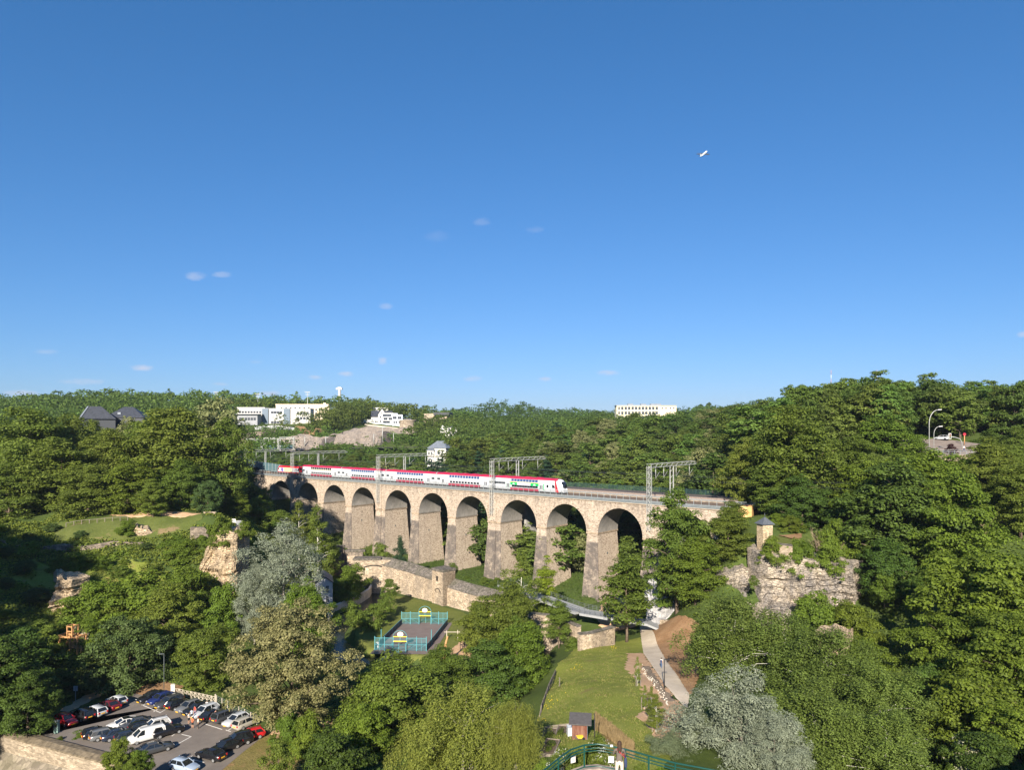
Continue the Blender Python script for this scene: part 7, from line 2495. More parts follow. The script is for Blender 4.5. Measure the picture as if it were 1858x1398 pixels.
AX_A = ang(-.50, -.866)      # far row, nose to the lane
AX_B = ang(.76, .65)
row = lambda x, y: atz(240 + x / 7.742, 1240 + (y + 28) / 7.742, .09)
isl = lambda x, y: atz(90 + x / 7.432, 1250 + (y + 26) / 7.432, .09)
CAR_LIST = [
 ('sedan', 'black', row(262, 215), AX_A, 'black car with yellow plate at the left end of the far row'),
 ('hatchback', 'blue', row(385, 245), AX_A, 'dark blue car second in the far row'),
 ('estate', 'darkgrey', row(515, 290), AX_A, 'dark grey estate car third in the far row, in front of the white post'),
 ('hatchback', 'black', row(645, 318), AX_A + pi, 'black car parked tail outwards between two grey cars in the far row'),
 ('hatchback', 'grey', row(785, 358), AX_A, 'grey car with bright headlight in the middle of the far row'),
 ('sedan', 'black', row(905, 385), AX_A, 'black car just left of the silver estate, beside the person in red'),
 ('estate', 'silver', row(1010, 425), AX_A, 'silver estate car behind the standing group of people'),
 ('sedan', 'black', row(1145, 470), AX_A + pi, 'black car right of the silver estate in the far row'),
 ('suv', 'darkgrey', row(1310, 500), AX_A + pi, 'dark grey high car parked tail outwards near the right end of the far row'),
 ('hatchback', 'silver', row(1450, 550), AX_A, 'silver hatchback facing the lane, second from the right end of the far row'),
 ('estate', 'champagne', row(1610, 580), AX_A + pi, 'pale silver estate at the right end of the far row'),
 ('hatchback', 'red', row(1655, 760), AX_B + pi - .12, 'bright red car at the edge of the grass bank'),
 ('suv', 'black', row(1465, 845), AX_B + pi - .08, 'black high car next to the red one'),
 ('sedan', 'black', row(1305, 925), AX_B + pi + .2, 'black saloon between the high black car and the nearest black car'),
 ('sedan', 'black', row(1105, 1035), ang(-.90, .43), 'nearest black saloon of the right row, side on with silver wheels'),
 ('hatchback', 'bluesilver', row(735, 1200), ang(.93, -.36), 'pale blue silver car cut by the lower picture edge'),
 ('coupe', 'white', isl(985, 500), AX_B + pi, 'white coupe with black glass roof at the head of the middle block'),
 ('sedan', 'darkgrey', isl(1160, 500), AX_B + pi, 'dark grey saloon right of the white coupe'),
 ('hatchback', 'black', isl(1265, 545), AX_B, 'black hatchback with orange plate between the dark saloon and the white car'),
 ('suv', 'white', isl(1410, 545), AX_B + pi, 'white high car with roof rails in the middle block'),
 ('suv', 'black', isl(1590, 600), AX_B + .06, 'black high car with alloy wheels at the right of the middle block'),
 ('hatchback', 'black', isl(645, 625), AX_B, 'black car with red tail lights at the left of the middle block'),
 ('estate', 'grey', isl(775, 640), AX_B, 'dark silver estate with orange plate, tail to the stone wall'),
 ('sedan', 'navy', isl(930, 645), AX_B, 'black blue saloon behind the bush at the stone wall'),
 ('hatchback', 'navy', isl(1085, 670), AX_B, 'dark teal hatchback left of the white van'),
 ('van', 'white', isl(1300, 675), AX_B + pi, 'white panel van in the middle block'),
 ('sedan', 'darkgrey', isl(1430, 835), AX_B + .02, 'dark grey saloon nearest the bushes at the end of the middle block'),
 ('hatchback', 'silver', isl(900, 185), ang(-.86, .5), 'silver white hatchback at the head of the shaded left row'),
 ('sedan', 'wine', isl(800, 250), ang(-.86, .5), 'dark red car in shade, second in the left row'),
 ('estate', 'silver', isl(610, 325), ang(-.86, .5), 'silver estate standing in the shade in the left row'),
 ('suv', 'black', isl(440, 385), ang(-.86, .5), 'black car deep in the shade in the left row'),
 ('hatchback', 'red', isl(225, 455), ang(.86, -.5), 'dull red car in the shade at the end of the left row'),
]
for c_ in CAR_LIST:
    o = car(*c_)
    if c_[0] == 'coupe':
        MB().add([(-.95, -.58, 1.365), (.0, -.58, 1.378), (.0, .58, 1.378), (-.95, .58, 1.365)], [(0, 1, 2, 3)]).build('glass_roof', CARGL, o)
    if 'roof rails' in c_[4]:
        for s in (-1, 1): MB().bar((-1.7, s * .64, 1.74), (.1, s * .64, 1.76), .05, .05).build('roof_rail', BLACKP, o)
# lamps, fence, ticket post
def lamp(p, h, label, mat, arm=0.0, r=.07, head=True, curve=False, dirx=1):
    o = empty('lamp_post', p, 0, label, 'lamp post')
    if curve:
        pts = [(0, 0, -.3), (0, 0, h * .72)] + [(dirx * arm * (1 - cos(a)) , 0, h * .72 + (h * .28) * sin(a)) for a in [pi / 2 * k / 7 for k in range(1, 8)]]
        MB().tube(pts, [r * 1.3] + [r] * (len(pts) - 1), 7).build('pole', mat, o)
        MB().loft([[(dirx * arm - .1, -.14, h - .08), (dirx * arm - .1, .14, h - .08), (dirx * arm - .1, .1, h + .1), (dirx * arm - .1, -.1, h + .1)], [(dirx * (arm + .9), -.12, h), (dirx * (arm + .9), .12, h), (dirx * (arm + .9), .08, h + .16), (dirx * (arm + .9), -.08, h + .16)]]).build('lamp_head', plain('lamp_white', (.7, .7, .7), .4), o)
    else:
        MB().tube([(0, 0, -.3), (0, 0, h)], [r * 1.3, r], 7).build('pole', mat, o)
        if arm:
            m = MB()
            m.bar((0, 0, h - .05), (dirx * arm, 0, h - .05), .1, .08)
            m.box(min(0, dirx * arm) if False else dirx * arm - .35, dirx * arm + .35, -.14, .14, h - .12, h - .02)
            m.build('lamp_head', mat, o)
    return o


lamp(atz(297.5, 1262, 0), 7.2, 'slim grey lamp post behind the far row of the car park', STEEL_D, .5, .05, dirx=-1)
lamp(Vector((*pl(1205.5, 1257), 0)) + Vector((0, 0, gz(*pl(1205.5, 1257)))), 4.6, 'dark lamp post with a short arm beside the concrete path', BLACKP, .45, .06)
lamp(Vector((*pl(1186, 1140), gz(*pl(1186, 1140)))), 5.6, 'grey lamp post at the foot of the plastic sheet', STEEL_G, .4, .06)
lamp(Vector((*at(1686, 818, 183).xy, 39.0)), 12.4, 'tall curved street lamp with white head at the right', GALV, 2.3, .085, curve=True)
lamp(Vector((*at(1694.5, 822, 190).xy, 39.5)), 7.6, 'shorter curved street lamp beside the tall one', GALV, 1.4, .06, curve=True)
o = empty('signpost', atz(137, 1275, 0), 0, 'post with a small pale board in the shade left of the car park', 'sign')
MB().bar((0, 0, 0), (0, 0, 2.6), .1).build('post', STEEL_G, o)
MB().box(-.35, .35, -.04, .04, 1.9, 2.7).build('board', plain('pale_board', (.4, .42, .45), .5), o)
o = empty('ticket_machine', atz(103, 1332, 0), 0, 'pale green ticket machine in the shade at the left of the car park', 'ticket machine')
MB().box(-.3, .3, -.25, .25, 0, 1.75).build('cabinet', plain('pale_green_paint', (.22, .34, .30), .5), o)
MB().box(-.34, .34, -.29, .29, 1.752, 1.95).build('hood', STEEL_G, o)
MB().box(-.2, .2, -.27, -.25, 1.0, 1.5).build('display', BLACKP, o)
WHITEP = plain('white_timber', (.42, .37, .30), .8, var=.2)
fx = empty('lattice_fence', (0, 0, 0), 0, 'white timber fence with crossed rails behind the far row of cars', 'fence')
A, B = atz(318, 1262, 0), atz(391, 1278, 0)
for k in range(10):
    a, b = A.lerp(B, k / 10), A.lerp(B, (k + 1) / 10)
    MB().bar(a + Vector((0, 0, 0)), a + Vector((0, 0, 1.25)), .12).build('post', WHITEP, fx)
    m = MB()
    m.bar(a + Vector((0, 0, .15)), b + Vector((0, 0, 1.1)), .09, .07)
    m.bar(a + Vector((0, .06, 1.1)), b + Vector((0, .06, .15)), .09, .07)
    m.build('cross_brace', WHITEP, fx)
m = MB()
for h_ in (.12, 1.15): m.bar(A + Vector((0, -.05, h_)), B + Vector((0, -.05, h_)), .08)
m.build('rail', WHITEP, fx)
MB().bar(B, B + Vector((0, 0, 1.6)), .2).build('post', WHITEP, fx)
o = empty('gate_pillar', atz(314, 1262, 0), .3, 'white square pillar at the left end of the crossed fence', 'pillar')
MB().box(-.32, .32, -.32, .32, 0, 1.75).build('shaft', WHITEW, o)
MB().box(-.36, .36, -.36, .36, 1.752, 1.86).build('cap', WHITEW, o)
wf = empty('wire_fence', (0, 0, 0), 0, 'thin post and wire fence right of the crossed fence', 'fence')
A, B = atz(393, 1279, 0), atz(466, 1316, 0)
pm = MB().box(-.05, .05, -.05, .05, 0, 1.5).mesh('post', WHITEP)
for k in range(8): link('post', pm, wf, A.lerp(B, k / 7))
m = MB()
for h_ in (.3, .6, .9, 1.2, 1.45): m.bar(A + Vector((0, 0, h_)), B + Vector((0, 0, h_)), .02)
m.build('wire', STEEL_G, wf, kind='stuff')

# ---------------------------------------------------------------- multi-sport court
TEAL = plain('teal_paint', (.075, .27, .31), .45, var=.08, spec=.5)
TEALD = plain('dark_board', (.05, .07, .10), .6, var=.2)
HOOPW = plain('board_white', (.78, .75, .68), .5, var=.06)


def court_end(A, B, inward, label):
    c = empty('court_fence', (0, 0, 0), 0, label, 'fence')
    A, B = Vector((*A, .12)), Vector((*B, .12))
    d = (B - A)
    L = d.length
    d.normalize()
    n = Vector((-d.y, d.x, 0)) * inward       # towards the court
    f = [0, .19, .36, .62, .81, 1.0]
    Hh = 2.75
    for i in range(5):
        a, b = A + d * L * f[i], A + d * L * f[i + 1]
        m = MB()
        if i == 2:   # recessed goal
            ao, bo = a - n * 1.2, b - n * 1.2
            for k in range(6):
                z = .15 + k * .31
                m.bar(ao + Vector((0, 0, z)), bo + Vector((0, 0, z)), .05)
                m.bar(a + Vector((0, 0, z)), ao + Vector((0, 0, z)), .04)
                m.bar(b + Vector((0, 0, z)), bo + Vector((0, 0, z)), .04)
            m.bar((ao + bo) / 2, (ao + bo) / 2 + Vector((0, 0, 2.0)), .08)
            m.bar(ao, ao + Vector((0, 0, 2.0)), .1).bar(bo, bo + Vector((0, 0, 2.0)), .1)
            for z in (2.2, 2.45): m.bar(a + Vector((0, 0, z)), b + Vector((0, 0, z)), .05)
            m.build('goal_cage', TEAL, c)
            m = MB()
            m.bar(a + Vector((0, 0, 2.0)), b + Vector((0, 0, 2.0)), .16)
            m.bar(a + Vector((0, 0, 2.95)), b + Vector((0, 0, 2.95)), .14)
            m.build('goal_bar', YEL, c)
            mid = (a + b) / 2
            R = L * .14
            m = MB()
            m.tube([mid + d * R * cos(pi * k / 14) + Vector((0, 0, 2.75 + 1.5 * sin(pi * k / 14))) for k in range(15)], .05, 6)
            m.build('arch_tube', TEAL, c)
            m = MB()
            n2 = 16
            m.loft([[mid + n * o_ + d * .62 * cos(2 * pi * k / n2) + Vector((0, 0, 3.35 + .52 * sin(2 * pi * k / n2))) for k in range(n2)] for o_ in (.25, .31)], 0, True, False)
            m.build('backboard', HOOPW, c)
            m = MB()
            m.tube([mid + n * .62 + d * .22 * cos(2 * pi * k / 12) + n * .22 * sin(2 * pi * k / 12) + Vector((0, 0, 3.0)) for k in range(13)], .02, 4)
            m.build('hoop', plain('hoop_orange', (.6, .14, .03), .5), c)
            m = MB()
            m.bar(mid + Vector((0, 0, 2.0)), mid + n * .22 + Vector((0, 0, 3.3)), .09)
            m.build('board_bracket', TEAL, c)
        else:
            for k in range(12):
                z = .18 + k * .225
                m.bar(a + Vector((0, 0, z)), b + Vector((0, 0, z)), .045 if k not in (5, 11) else .1)
            m.bar(a + d * .12 + Vector((0, 0, .2)), b - d * .1 + Vector((0, 0, 1.3)), .035)
            m.build('panel', TEAL, c)
            if i in (0, 4):
                m = MB()
                q = (a + b) / 2
                m.bar(q, q + Vector((0, 0, Hh)), .05)
                m.build('stiffener', TEAL, c)
    for k in f:
        m = MB()
        m.bar(A + d * L * k - Vector((0, 0, .1)), A + d * L * k + Vector((0, 0, Hh + .25)), .13)
        m.build('post', TEAL, c)
    return c


FA, FB, RA, RB = (-28.6, 147.0), (-17.8, 146.6), (-26.15, 167.2), (-15.3, 166.9)
court_end(FA, FB, 1, 'near end fence of the sports court with white round backboard seen from behind')
court_end(RB, RA, 1, 'far end fence of the sports court with white round backboard facing the camera')
for P, Q, lb in ((FA, RA, 'low dark side board along the left edge of the sports court'), (FB, RB, 'low dark side board along the right edge of the sports court')):
    c = empty('side_board', (0, 0, 0), 0, lb, 'fence')
    P, Q = Vector((*P, .12)), Vector((*Q, .12))
    for k in range(8):
        a, b = P.lerp(Q, k / 8 + .003), P.lerp(Q, (k + 1) / 8 - .003)
        MB().bar(a + Vector((0, 0, .6)), b + Vector((0, 0, .6)), .06, 1.1).build('panel', TEALD, c)
        MB().bar(a, a + Vector((0, 0, 1.25)), .1).build('post', TEAL, c)
    MB().bar(P + Vector((0, 0, 1.2)), Q + Vector((0, 0, 1.2)), .08).build('top_rail', TEAL, c)
    q = P.lerp(Q, .22)
    MB().bar(q, q + Vector((0, 0, 3.2)), .3, .12).build('tall_post', TEAL, c)
o = empty('table_tennis_table', atz(710, 1198.5, .12), -.05, 'concrete table tennis table on a pale pad in front of the court', 'table')
CT2 = plain('cast_concrete', (.36, .31, .26), .85, var=.15)
MB().box(-1.37, 1.37, -.76, .76, .68, .78).build('table_top', CT2, o)
for x in (-.9, .9): MB().box(x - .1, x + .1, -.55, .55, 0, .679).build('leg', CT2, o)
MB().box(-.03, .03, -.85, .85, .781, .95).build('net', STEEL_D, o)
o = empty('litter_bin', atz(685, 1178.5, 0), 0, 'white capsule shaped litter bin at the left front corner of the court', 'bin')
MB().lathe([(.3, 0), (.3, .35)], 14).build('foot', STEEL_D, o)
MB().lathe([(.33, .352), (.33, 1.25), (.28, 1.42), (.14, 1.52), (.01, 1.55)], 14).build('drum', WHITEW, o)
MB().box(-.12, .12, -.36, -.3, .9, 1.15).build('opening', HOLE_SHADE, o)
ORNG = plain('orange_timber', (.44, .235, .10), .7, var=.25)
o = empty('climbing_pole', atz(803, 1214, 0), .2, 'leaning orange climbing pole among the trees beside the sand pit', 'play equipment')
MB().tube([(0, 0, 0), (.3, 0, 2.2), (.2, 0, 3.4), (1.0, 0, 6.2)], [.22, .2, .25, .16], 8).build('pole', ORNG, o)
MB().box(-.1, .7, -.3, .3, 2.0, 2.8).box(.0, .8, -.25, .25, 4.0, 4.5).build('foothold', ORNG, o)
o = empty('swing_frame', atz(810.5, 1163, 0), .1, 'timber swing frame at the right side of the court', 'play equipment')
m = MB()
for x in (0, 2.4): m.bar((x, 0, 0), (x, 0, 2.2), .14)
MB().bar((-.6, 0, 1.85), (2.9, 0, 1.75), .12).build('cross_beam', WHITEP, o)
m.build('post', WHITEP, o)
o = empty('slide', atz(835, 1182, 0), .5, 'dark play slide frame standing in the sand pit', 'play equipment')
m = MB()
m.bar((0, 0, 0), (0, 0, 2), .1).bar((1, 0, 0), (1, 0, 2), .1).bar((0, 0, 1.9), (2.6, 0, .3), .5, .08).bar((0, 0, 1.2), (1, 0, 1.2), .1)
m.build('frame', BLACKP, o)

# ---------------------------------------------------------------- timber treadwheel on the left slope
o = empty('treadwheel_frame', at(108, 1192, 135) + Vector((0, 0, -.3)), -.30, 'orange timber frame with a treadwheel in front of the rubble block', 'timber frame')
def ob(p, q, w=.28): return MB().bar(p, q, w)
for (x, y) in ((0, 0), (2.6, 0), (4.4, 0), (0, 1.8), (2.6, 1.8), (4.4, 1.8)):
    ob((x, y, -3 if (x, y) in ((4.4, 0), (2.6, 0)) else -1), (x, y, 4.2)).build('post', ORNG, o)
for (p, q) in (((-.2, 0, 4.1), (4.7, 0, 4.1)), ((-.2, 1.8, 4.1), (4.7, 1.8, 4.1)), ((0, -.2, 4.35), (0, 2, 4.35)), ((2.6, -.2, 4.35), (2.6, 2, 4.35)), ((4.4, -.2, 4.35), (4.4, 2, 4.35)), ((2.6, 0, .3), (4.6, 0, .3)), ((2.6, 1.8, .3), (4.6, 1.8, .3)), ((2.6, 0, .3), (2.6, 1.8, .3))):
    ob(p, q, .3).build('beam', ORNG, o)
ob((.2, 0, .3), (2.3, 0, 3.8), .22).build('brace', ORNG, o)
for (x, y) in ((1.7, .2), (2.9, .2), (1.7, 1.5), (2.9, 1.5)):
    ob((x, y, 4.3), (x, y, 6.2), .2).build('post', ORNG, o)
for (p, q) in (((1.6, .2, 6.1), (3.0, .2, 6.1)), ((1.6, 1.5, 6.1), (3.0, 1.5, 6.1)), ((1.7, .1, 6.2), (1.7, 1.6, 6.2)), ((2.9, .1, 6.2), (2.9, 1.6, 6.2)), ((1.7, .2, 5.2), (2.9, .2, 5.2))):
    ob(p, q, .18).build('beam', ORNG, o)
m = MB()
for k in range(14):
    a, b = 2 * pi * k / 14, 2 * pi * (k + 1) / 14
    for y in (.5, 1.3):
        m.bar((3.5 + 1.35 * cos(a), y, 2.1 + 1.35 * sin(a)), (3.5 + 1.35 * cos(b), y, 2.1 + 1.35 * sin(b)), .18)
    m.bar((3.5 + 1.3 * cos(a), .45, 2.1 + 1.3 * sin(a)), (3.5 + 1.3 * cos(a), 1.35, 2.1 + 1.3 * sin(a)), .12)
for k in range(3):
    a = pi * k / 3
    m.bar((3.5 - 1.3 * cos(a), .5, 2.1 - 1.3 * sin(a)), (3.5 + 1.3 * cos(a), .5, 2.1 + 1.3 * sin(a)), .12)
m.build('wheel', plain('pale_timber', (.50, .33, .18), .7, var=.2), o)
# ruin lawn furniture
p = ground(424, 184)
o = empty('information_board', p, .1, 'small white information board on the ruin terrace', 'sign')
MB().box(-.5, .5, -.05, .05, .9, 1.9).build('panel', WHITEW, o)
MB().bar((-.4, 0, 0), (-.4, 0, 1), .08).bar((.4, 0, 0), (.4, 0, 1), .08).build('leg', STEEL_G, o)
p = ground(434, 184)
o = empty('information_board', p, .1, 'taller grey framed information board beside the white one', 'sign')
MB().box(-.8, .8, -.05, .05, .8, 2.6).build('panel', plain('grey_panel', (.20, .21, .22), .5), o)
MB().bar((-.85, 0, 0), (-.85, 0, 2.7), .12).bar((.85, 0, 0), (.85, 0, 2.7), .12).bar((-.9, 0, 2.66), (.9, 0, 2.66), .1).build('frame', GALV, o)
p = ground(381, 183)
o = empty('park_bench', p, 0, 'low pale stone bench below the round dark bush', 'bench')
MB().box(-1.6, 1.6, -.35, .35, .35, .55).build('seat', WALLST, o)
for x in (-1.2, 1.2): MB().box(x - .2, x + .2, -.3, .3, -.3, .349).build('leg', WALLST, o)
GREYT = plain('grey_timber', (.20, .17, .14), .9, var=.3, scale=4)
rf = empty('timber_railing', (0, 0, 0), 0, 'dark timber railing along the ruin lawn in the shade', 'railing')
A, B = ground(120, 178), ground(232, 180)
for k in range(9):
    a = A.lerp(B, k / 8)
    a.z = gz(a.x, a.y)
    MB().bar(a - Vector((0, 0, .3)), a + Vector((0, 0, 1.2)), .12).build('post', GREYT, rf)
    if k:
        MB().bar(pa + Vector((0, 0, 1.1)), a + Vector((0, 0, 1.1)), .08).build('rail', GREYT, rf)
    pa = a

# ---------------------------------------------------------------- garden plot, river fence, young trees
GREYT = plain('grey_timber', (.20, .17, .14), .9, var=.3, scale=4)
gf = empty('picket_fence', (0, 0, 0), 0, 'grey picket fence behind the raised garden beds', 'fence')
A, B = Vector((*pl(970, 1311), 0)), Vector((*pl(1046, 1318), 0))
A.z, B.z = gz(A.x, A.y), gz(B.x, B.y)
pk = MB().box(-.035, .035, -.015, .015, .05, 1.0).mesh('picket', GREYT)
for k in range(44):
    link('picket', pk, gf, A.lerp(B, k / 43))
for h_ in (.3, .85): MB().bar(A + Vector((0, .04, h_)), B + Vector((0, .04, h_)), .05, .07).build('rail', GREYT, gf)
SOIL = plain('bed_soil', (.10, .075, .05), .95, var=.4, scale=5)
def bed(pa, pb, w, label):
    A, B = Vector((*pl(*pa), 0)), Vector((*pl(*pb), 0))
    z = min(gz(A.x, A.y), gz(B.x, B.y))
    o = empty('raised_bed', (A.x, A.y, z), ang(B.x - A.x, B.y - A.y), label, 'garden bed')
    L = (B - A).length
    m = MB()
    for (x0, x1, y0, y1) in ((0, L, -w / 2, -w / 2 + .08), (0, L, w / 2 - .08, w / 2), (0, .08, -w / 2 + .08, w / 2 - .08), (L - .08, L, -w / 2 + .08, w / 2 - .08)):
        for k in range(3): m.box(x0, x1, y0, y1, -.6 + k * .42, -.6 + k * .42 + .4)
    m.build('plank_sides', GREYT, o)
    MB().box(.08, L - .08, -w / 2 + .08, w / 2 - .08, -.5, .55).build('soil', SOIL, o)
    V, cl = crown(int(L * 100), .5, 1, 0, 'bush', 14, 30, .09, .3)
    V = V * np.array([L * .42, w * .40, 1]) + np.array([L / 2, 0, .5])
    link('vegetables', quadmesh('vegetables', V, L_GREEN), o)
bed((1013, 1345), (1027, 1316), 1.9, 'raised timber garden bed with green seedlings, the fully lit one')
bed((990, 1340), (1000, 1316), 1.6, 'raised timber garden bed half in the shade of the weeping willow')
bed((992, 1372), (1004, 1352), 1.6, 'small raised garden bed nearest the terrace')
sx, sy = pl(1053, 1346)
sh = empty('garden_shed', (sx, sy, gz(sx, sy)), -.12, 'small red brown garden shed with grey pent roof', 'shed')
SHEDW = NT('shed_boards')
SHEDM = SHEDW.done(SHEDW.mix(SHEDW.ramp(SHEDW.noise(2.2, 6, .7, stretch=(3, 3, .3)), [(.45, 0.0), (.6, .8)]), (.13, .052, .036), (.22, .125, .09)), .8, spec=.2)
MB().box(-.95, .8, -.8, .9, -.3, 2.0).build('wall', SHEDM, sh)
for k in range(9): MB().box(-.94 + k * .195, -.94 + k * .195 + .16, -.83, -.8, -.2, 1.95).build('board', SHEDM, sh)
MB().box(.805, .83, -.78, .88, -.2, 2.0).build('side_panel', plain('blue_grey_boards', (.20, .25, .29), .7, var=.2, scale=5), sh)
MB().box(-.28, .34, -.85, -.832, -.1, 1.75).build('door', SHEDM, sh)
m = MB()
m.loft([[(-1.3, -1.2, 1.95), (1.3, -1.2, 1.95), (1.3, 1.3, 2.35), (-1.3, 1.3, 2.35)], [(-1.3, -1.2, 2.07), (1.3, -1.2, 2.07), (1.3, 1.3, 2.47), (-1.3, 1.3, 2.47)]], smooth=False)
m.build('roof', plain('roofing_felt', (.085, .08, .08), .9, var=.2), sh)
wx_, wy_ = pl(1037, 1337)
o = empty('water_tank', (wx_, wy_, gz(wx_, wy_)), .1, 'translucent white water tank in a cage left of the shed', 'tank')
MB().box(-.5, .5, -.5, .5, .12, 1.15).build('tank', plain('milky_plastic', (.50, .53, .55), .4, var=.1), o)
m = MB()
for z in (.15, .5, .85, 1.15):
    for (a, b) in (((-.53, -.53), (.53, -.53)), ((.53, -.53), (.53, .53)), ((.53, .53), (-.53, .53)), ((-.53, .53), (-.53, -.53))): m.bar((*a, z), (*b, z), .025)
for k in range(5):
    x = -.53 + k * .265
    m.bar((x, -.53, 0), (x, -.53, 1.15), .025).bar((.53, x, 0), (.53, x, 1.15), .025)
m.build('cage', GALV, o)
bx_, by_ = pl(1051, 1351.5)
o = empty('wheelbarrow', (bx_, by_, gz(bx_, by_)), .2, 'yellow wheelbarrow leaning in front of the shed', 'wheelbarrow')
o.scale = (.75, .75, .75)
MB().loft([[(-.2, -.2, .35), (.35, -.2, .35), (.35, .2, .35), (-.2, .2, .35)], [(-.45, -.34, .7), (.6, -.34, .75), (.6, .34, .75), (-.45, .34, .7)]], smooth=False).build('tray', YEL, o)
m = MB()
for s in (-1, 1): m.tube([(.75, 0.06 * s, .2), (.1, s * .22, .34), (-.9, s * .3, .62)], .025, 5).tube([(-.15, s * .22, .35), (-.25, s * .24, 0)], .025, 5)
m.build('frame', STEEL_D, o)
m = MB()
m.loft([[(.75 + .2 * cos(2 * pi * k / 12), d, .2 + .2 * sin(2 * pi * k / 12)) for k in range(12)] for d in (-.04, .04)])
m.build('wheel', RUBBER, o)
q_ = pl(1079, 1366)
lamp(Vector((*q_, gz(*q_))), 4.2, 'black post beside the shed, in front of the dry grass strip', BLACKP, 0, .05)
rvf = empty('river_fence', (0, 0, 0), 0, 'grey timber post and rail fence along the river edge of the meadow', 'fence')
P_ = [pl(1008, 1212), pl(996, 1236), pl(982, 1262), pl(966, 1288)]
P_ = [Vector((x, y, gz(x, y))) for x, y in P_]
for a, b in zip(P_[:-1], P_[1:]):
    for k in range(5):
        q = a.lerp(b, k / 5)
        MB().bar(q - Vector((0, 0, .3)), q + Vector((0, 0, 1.15)), .13).build('post', GREYT, rvf)
    for h_ in (.45, .8, 1.1): MB().bar(a + Vector((0, 0, h_)), b + Vector((0, 0, h_)), .09).build('rail', GREYT, rvf)
for i, (px, py, lb, hh, wd) in enumerate(((1157, 1254, 'young staked tree on the dirt bank, the farther one', 4.4, .9), (1170, 1294, 'young staked tree on the dirt bank, the middle one', 3.2, .9), (1190, 1330, 'young leafy tree with stakes near the lower end of the dirt bank', 4.6, 2.0), (1182, 1312, 'thin young tree between two stakes on the dirt bank', 4.4, 1.1), (1013, 1236, 'dead looking sapling stake at the river fence', 2.2, .3))):
    x, y = pl(px, py)
    b = Vector((x, y, gz(x, y)))
    t_ = plant('loose', b, hh, wd * 1.15, lb, 'young staked trees', name='young_tree')
    sxx, szz = t_.scale[0], t_.scale[2]
    m = MB()
    for k in range(3 if i != 4 else 1):
        a = 2.1 * k
        m.bar((.45 * cos(a) / sxx, .45 * sin(a) / sxx, 0), (.45 * cos(a) / sxx, .45 * sin(a) / sxx, 1.7 / szz), .1 / sxx)
    m.build('stake', GREYT, t_)

# ---------------------------------------------------------------- people
SKIN = plain('skin', (.50, .29, .19), .6, var=.05)
HAIRB = plain('brown_hair', (.045, .025, .015), .7, var=.2, scale=20)
HAIRD = plain('dark_hair', (.015, .011, .009), .7)
SHOE = plain('shoes', (.06, .05, .045), .7)
CL = {}


def cloth(key, c):
    if key not in CL: CL[key] = plain('cloth_' + key, c, .9, var=.12, scale=8)
    return CL[key]


for k_, c_ in dict(white=(.68, .66, .63), red=(.50, .035, .03), orange=(.62, .13, .05), black=(.02, .02, .022), navy=(.03, .05, .12), jeans=(.07, .11, .20), grey=(.12, .11, .10), beige=(.55, .49, .40), pink=(.6, .32, .3), taupe=(.125, .105, .09), lightblue=(.4, .5, .62)).items(): cloth(k_, c_)


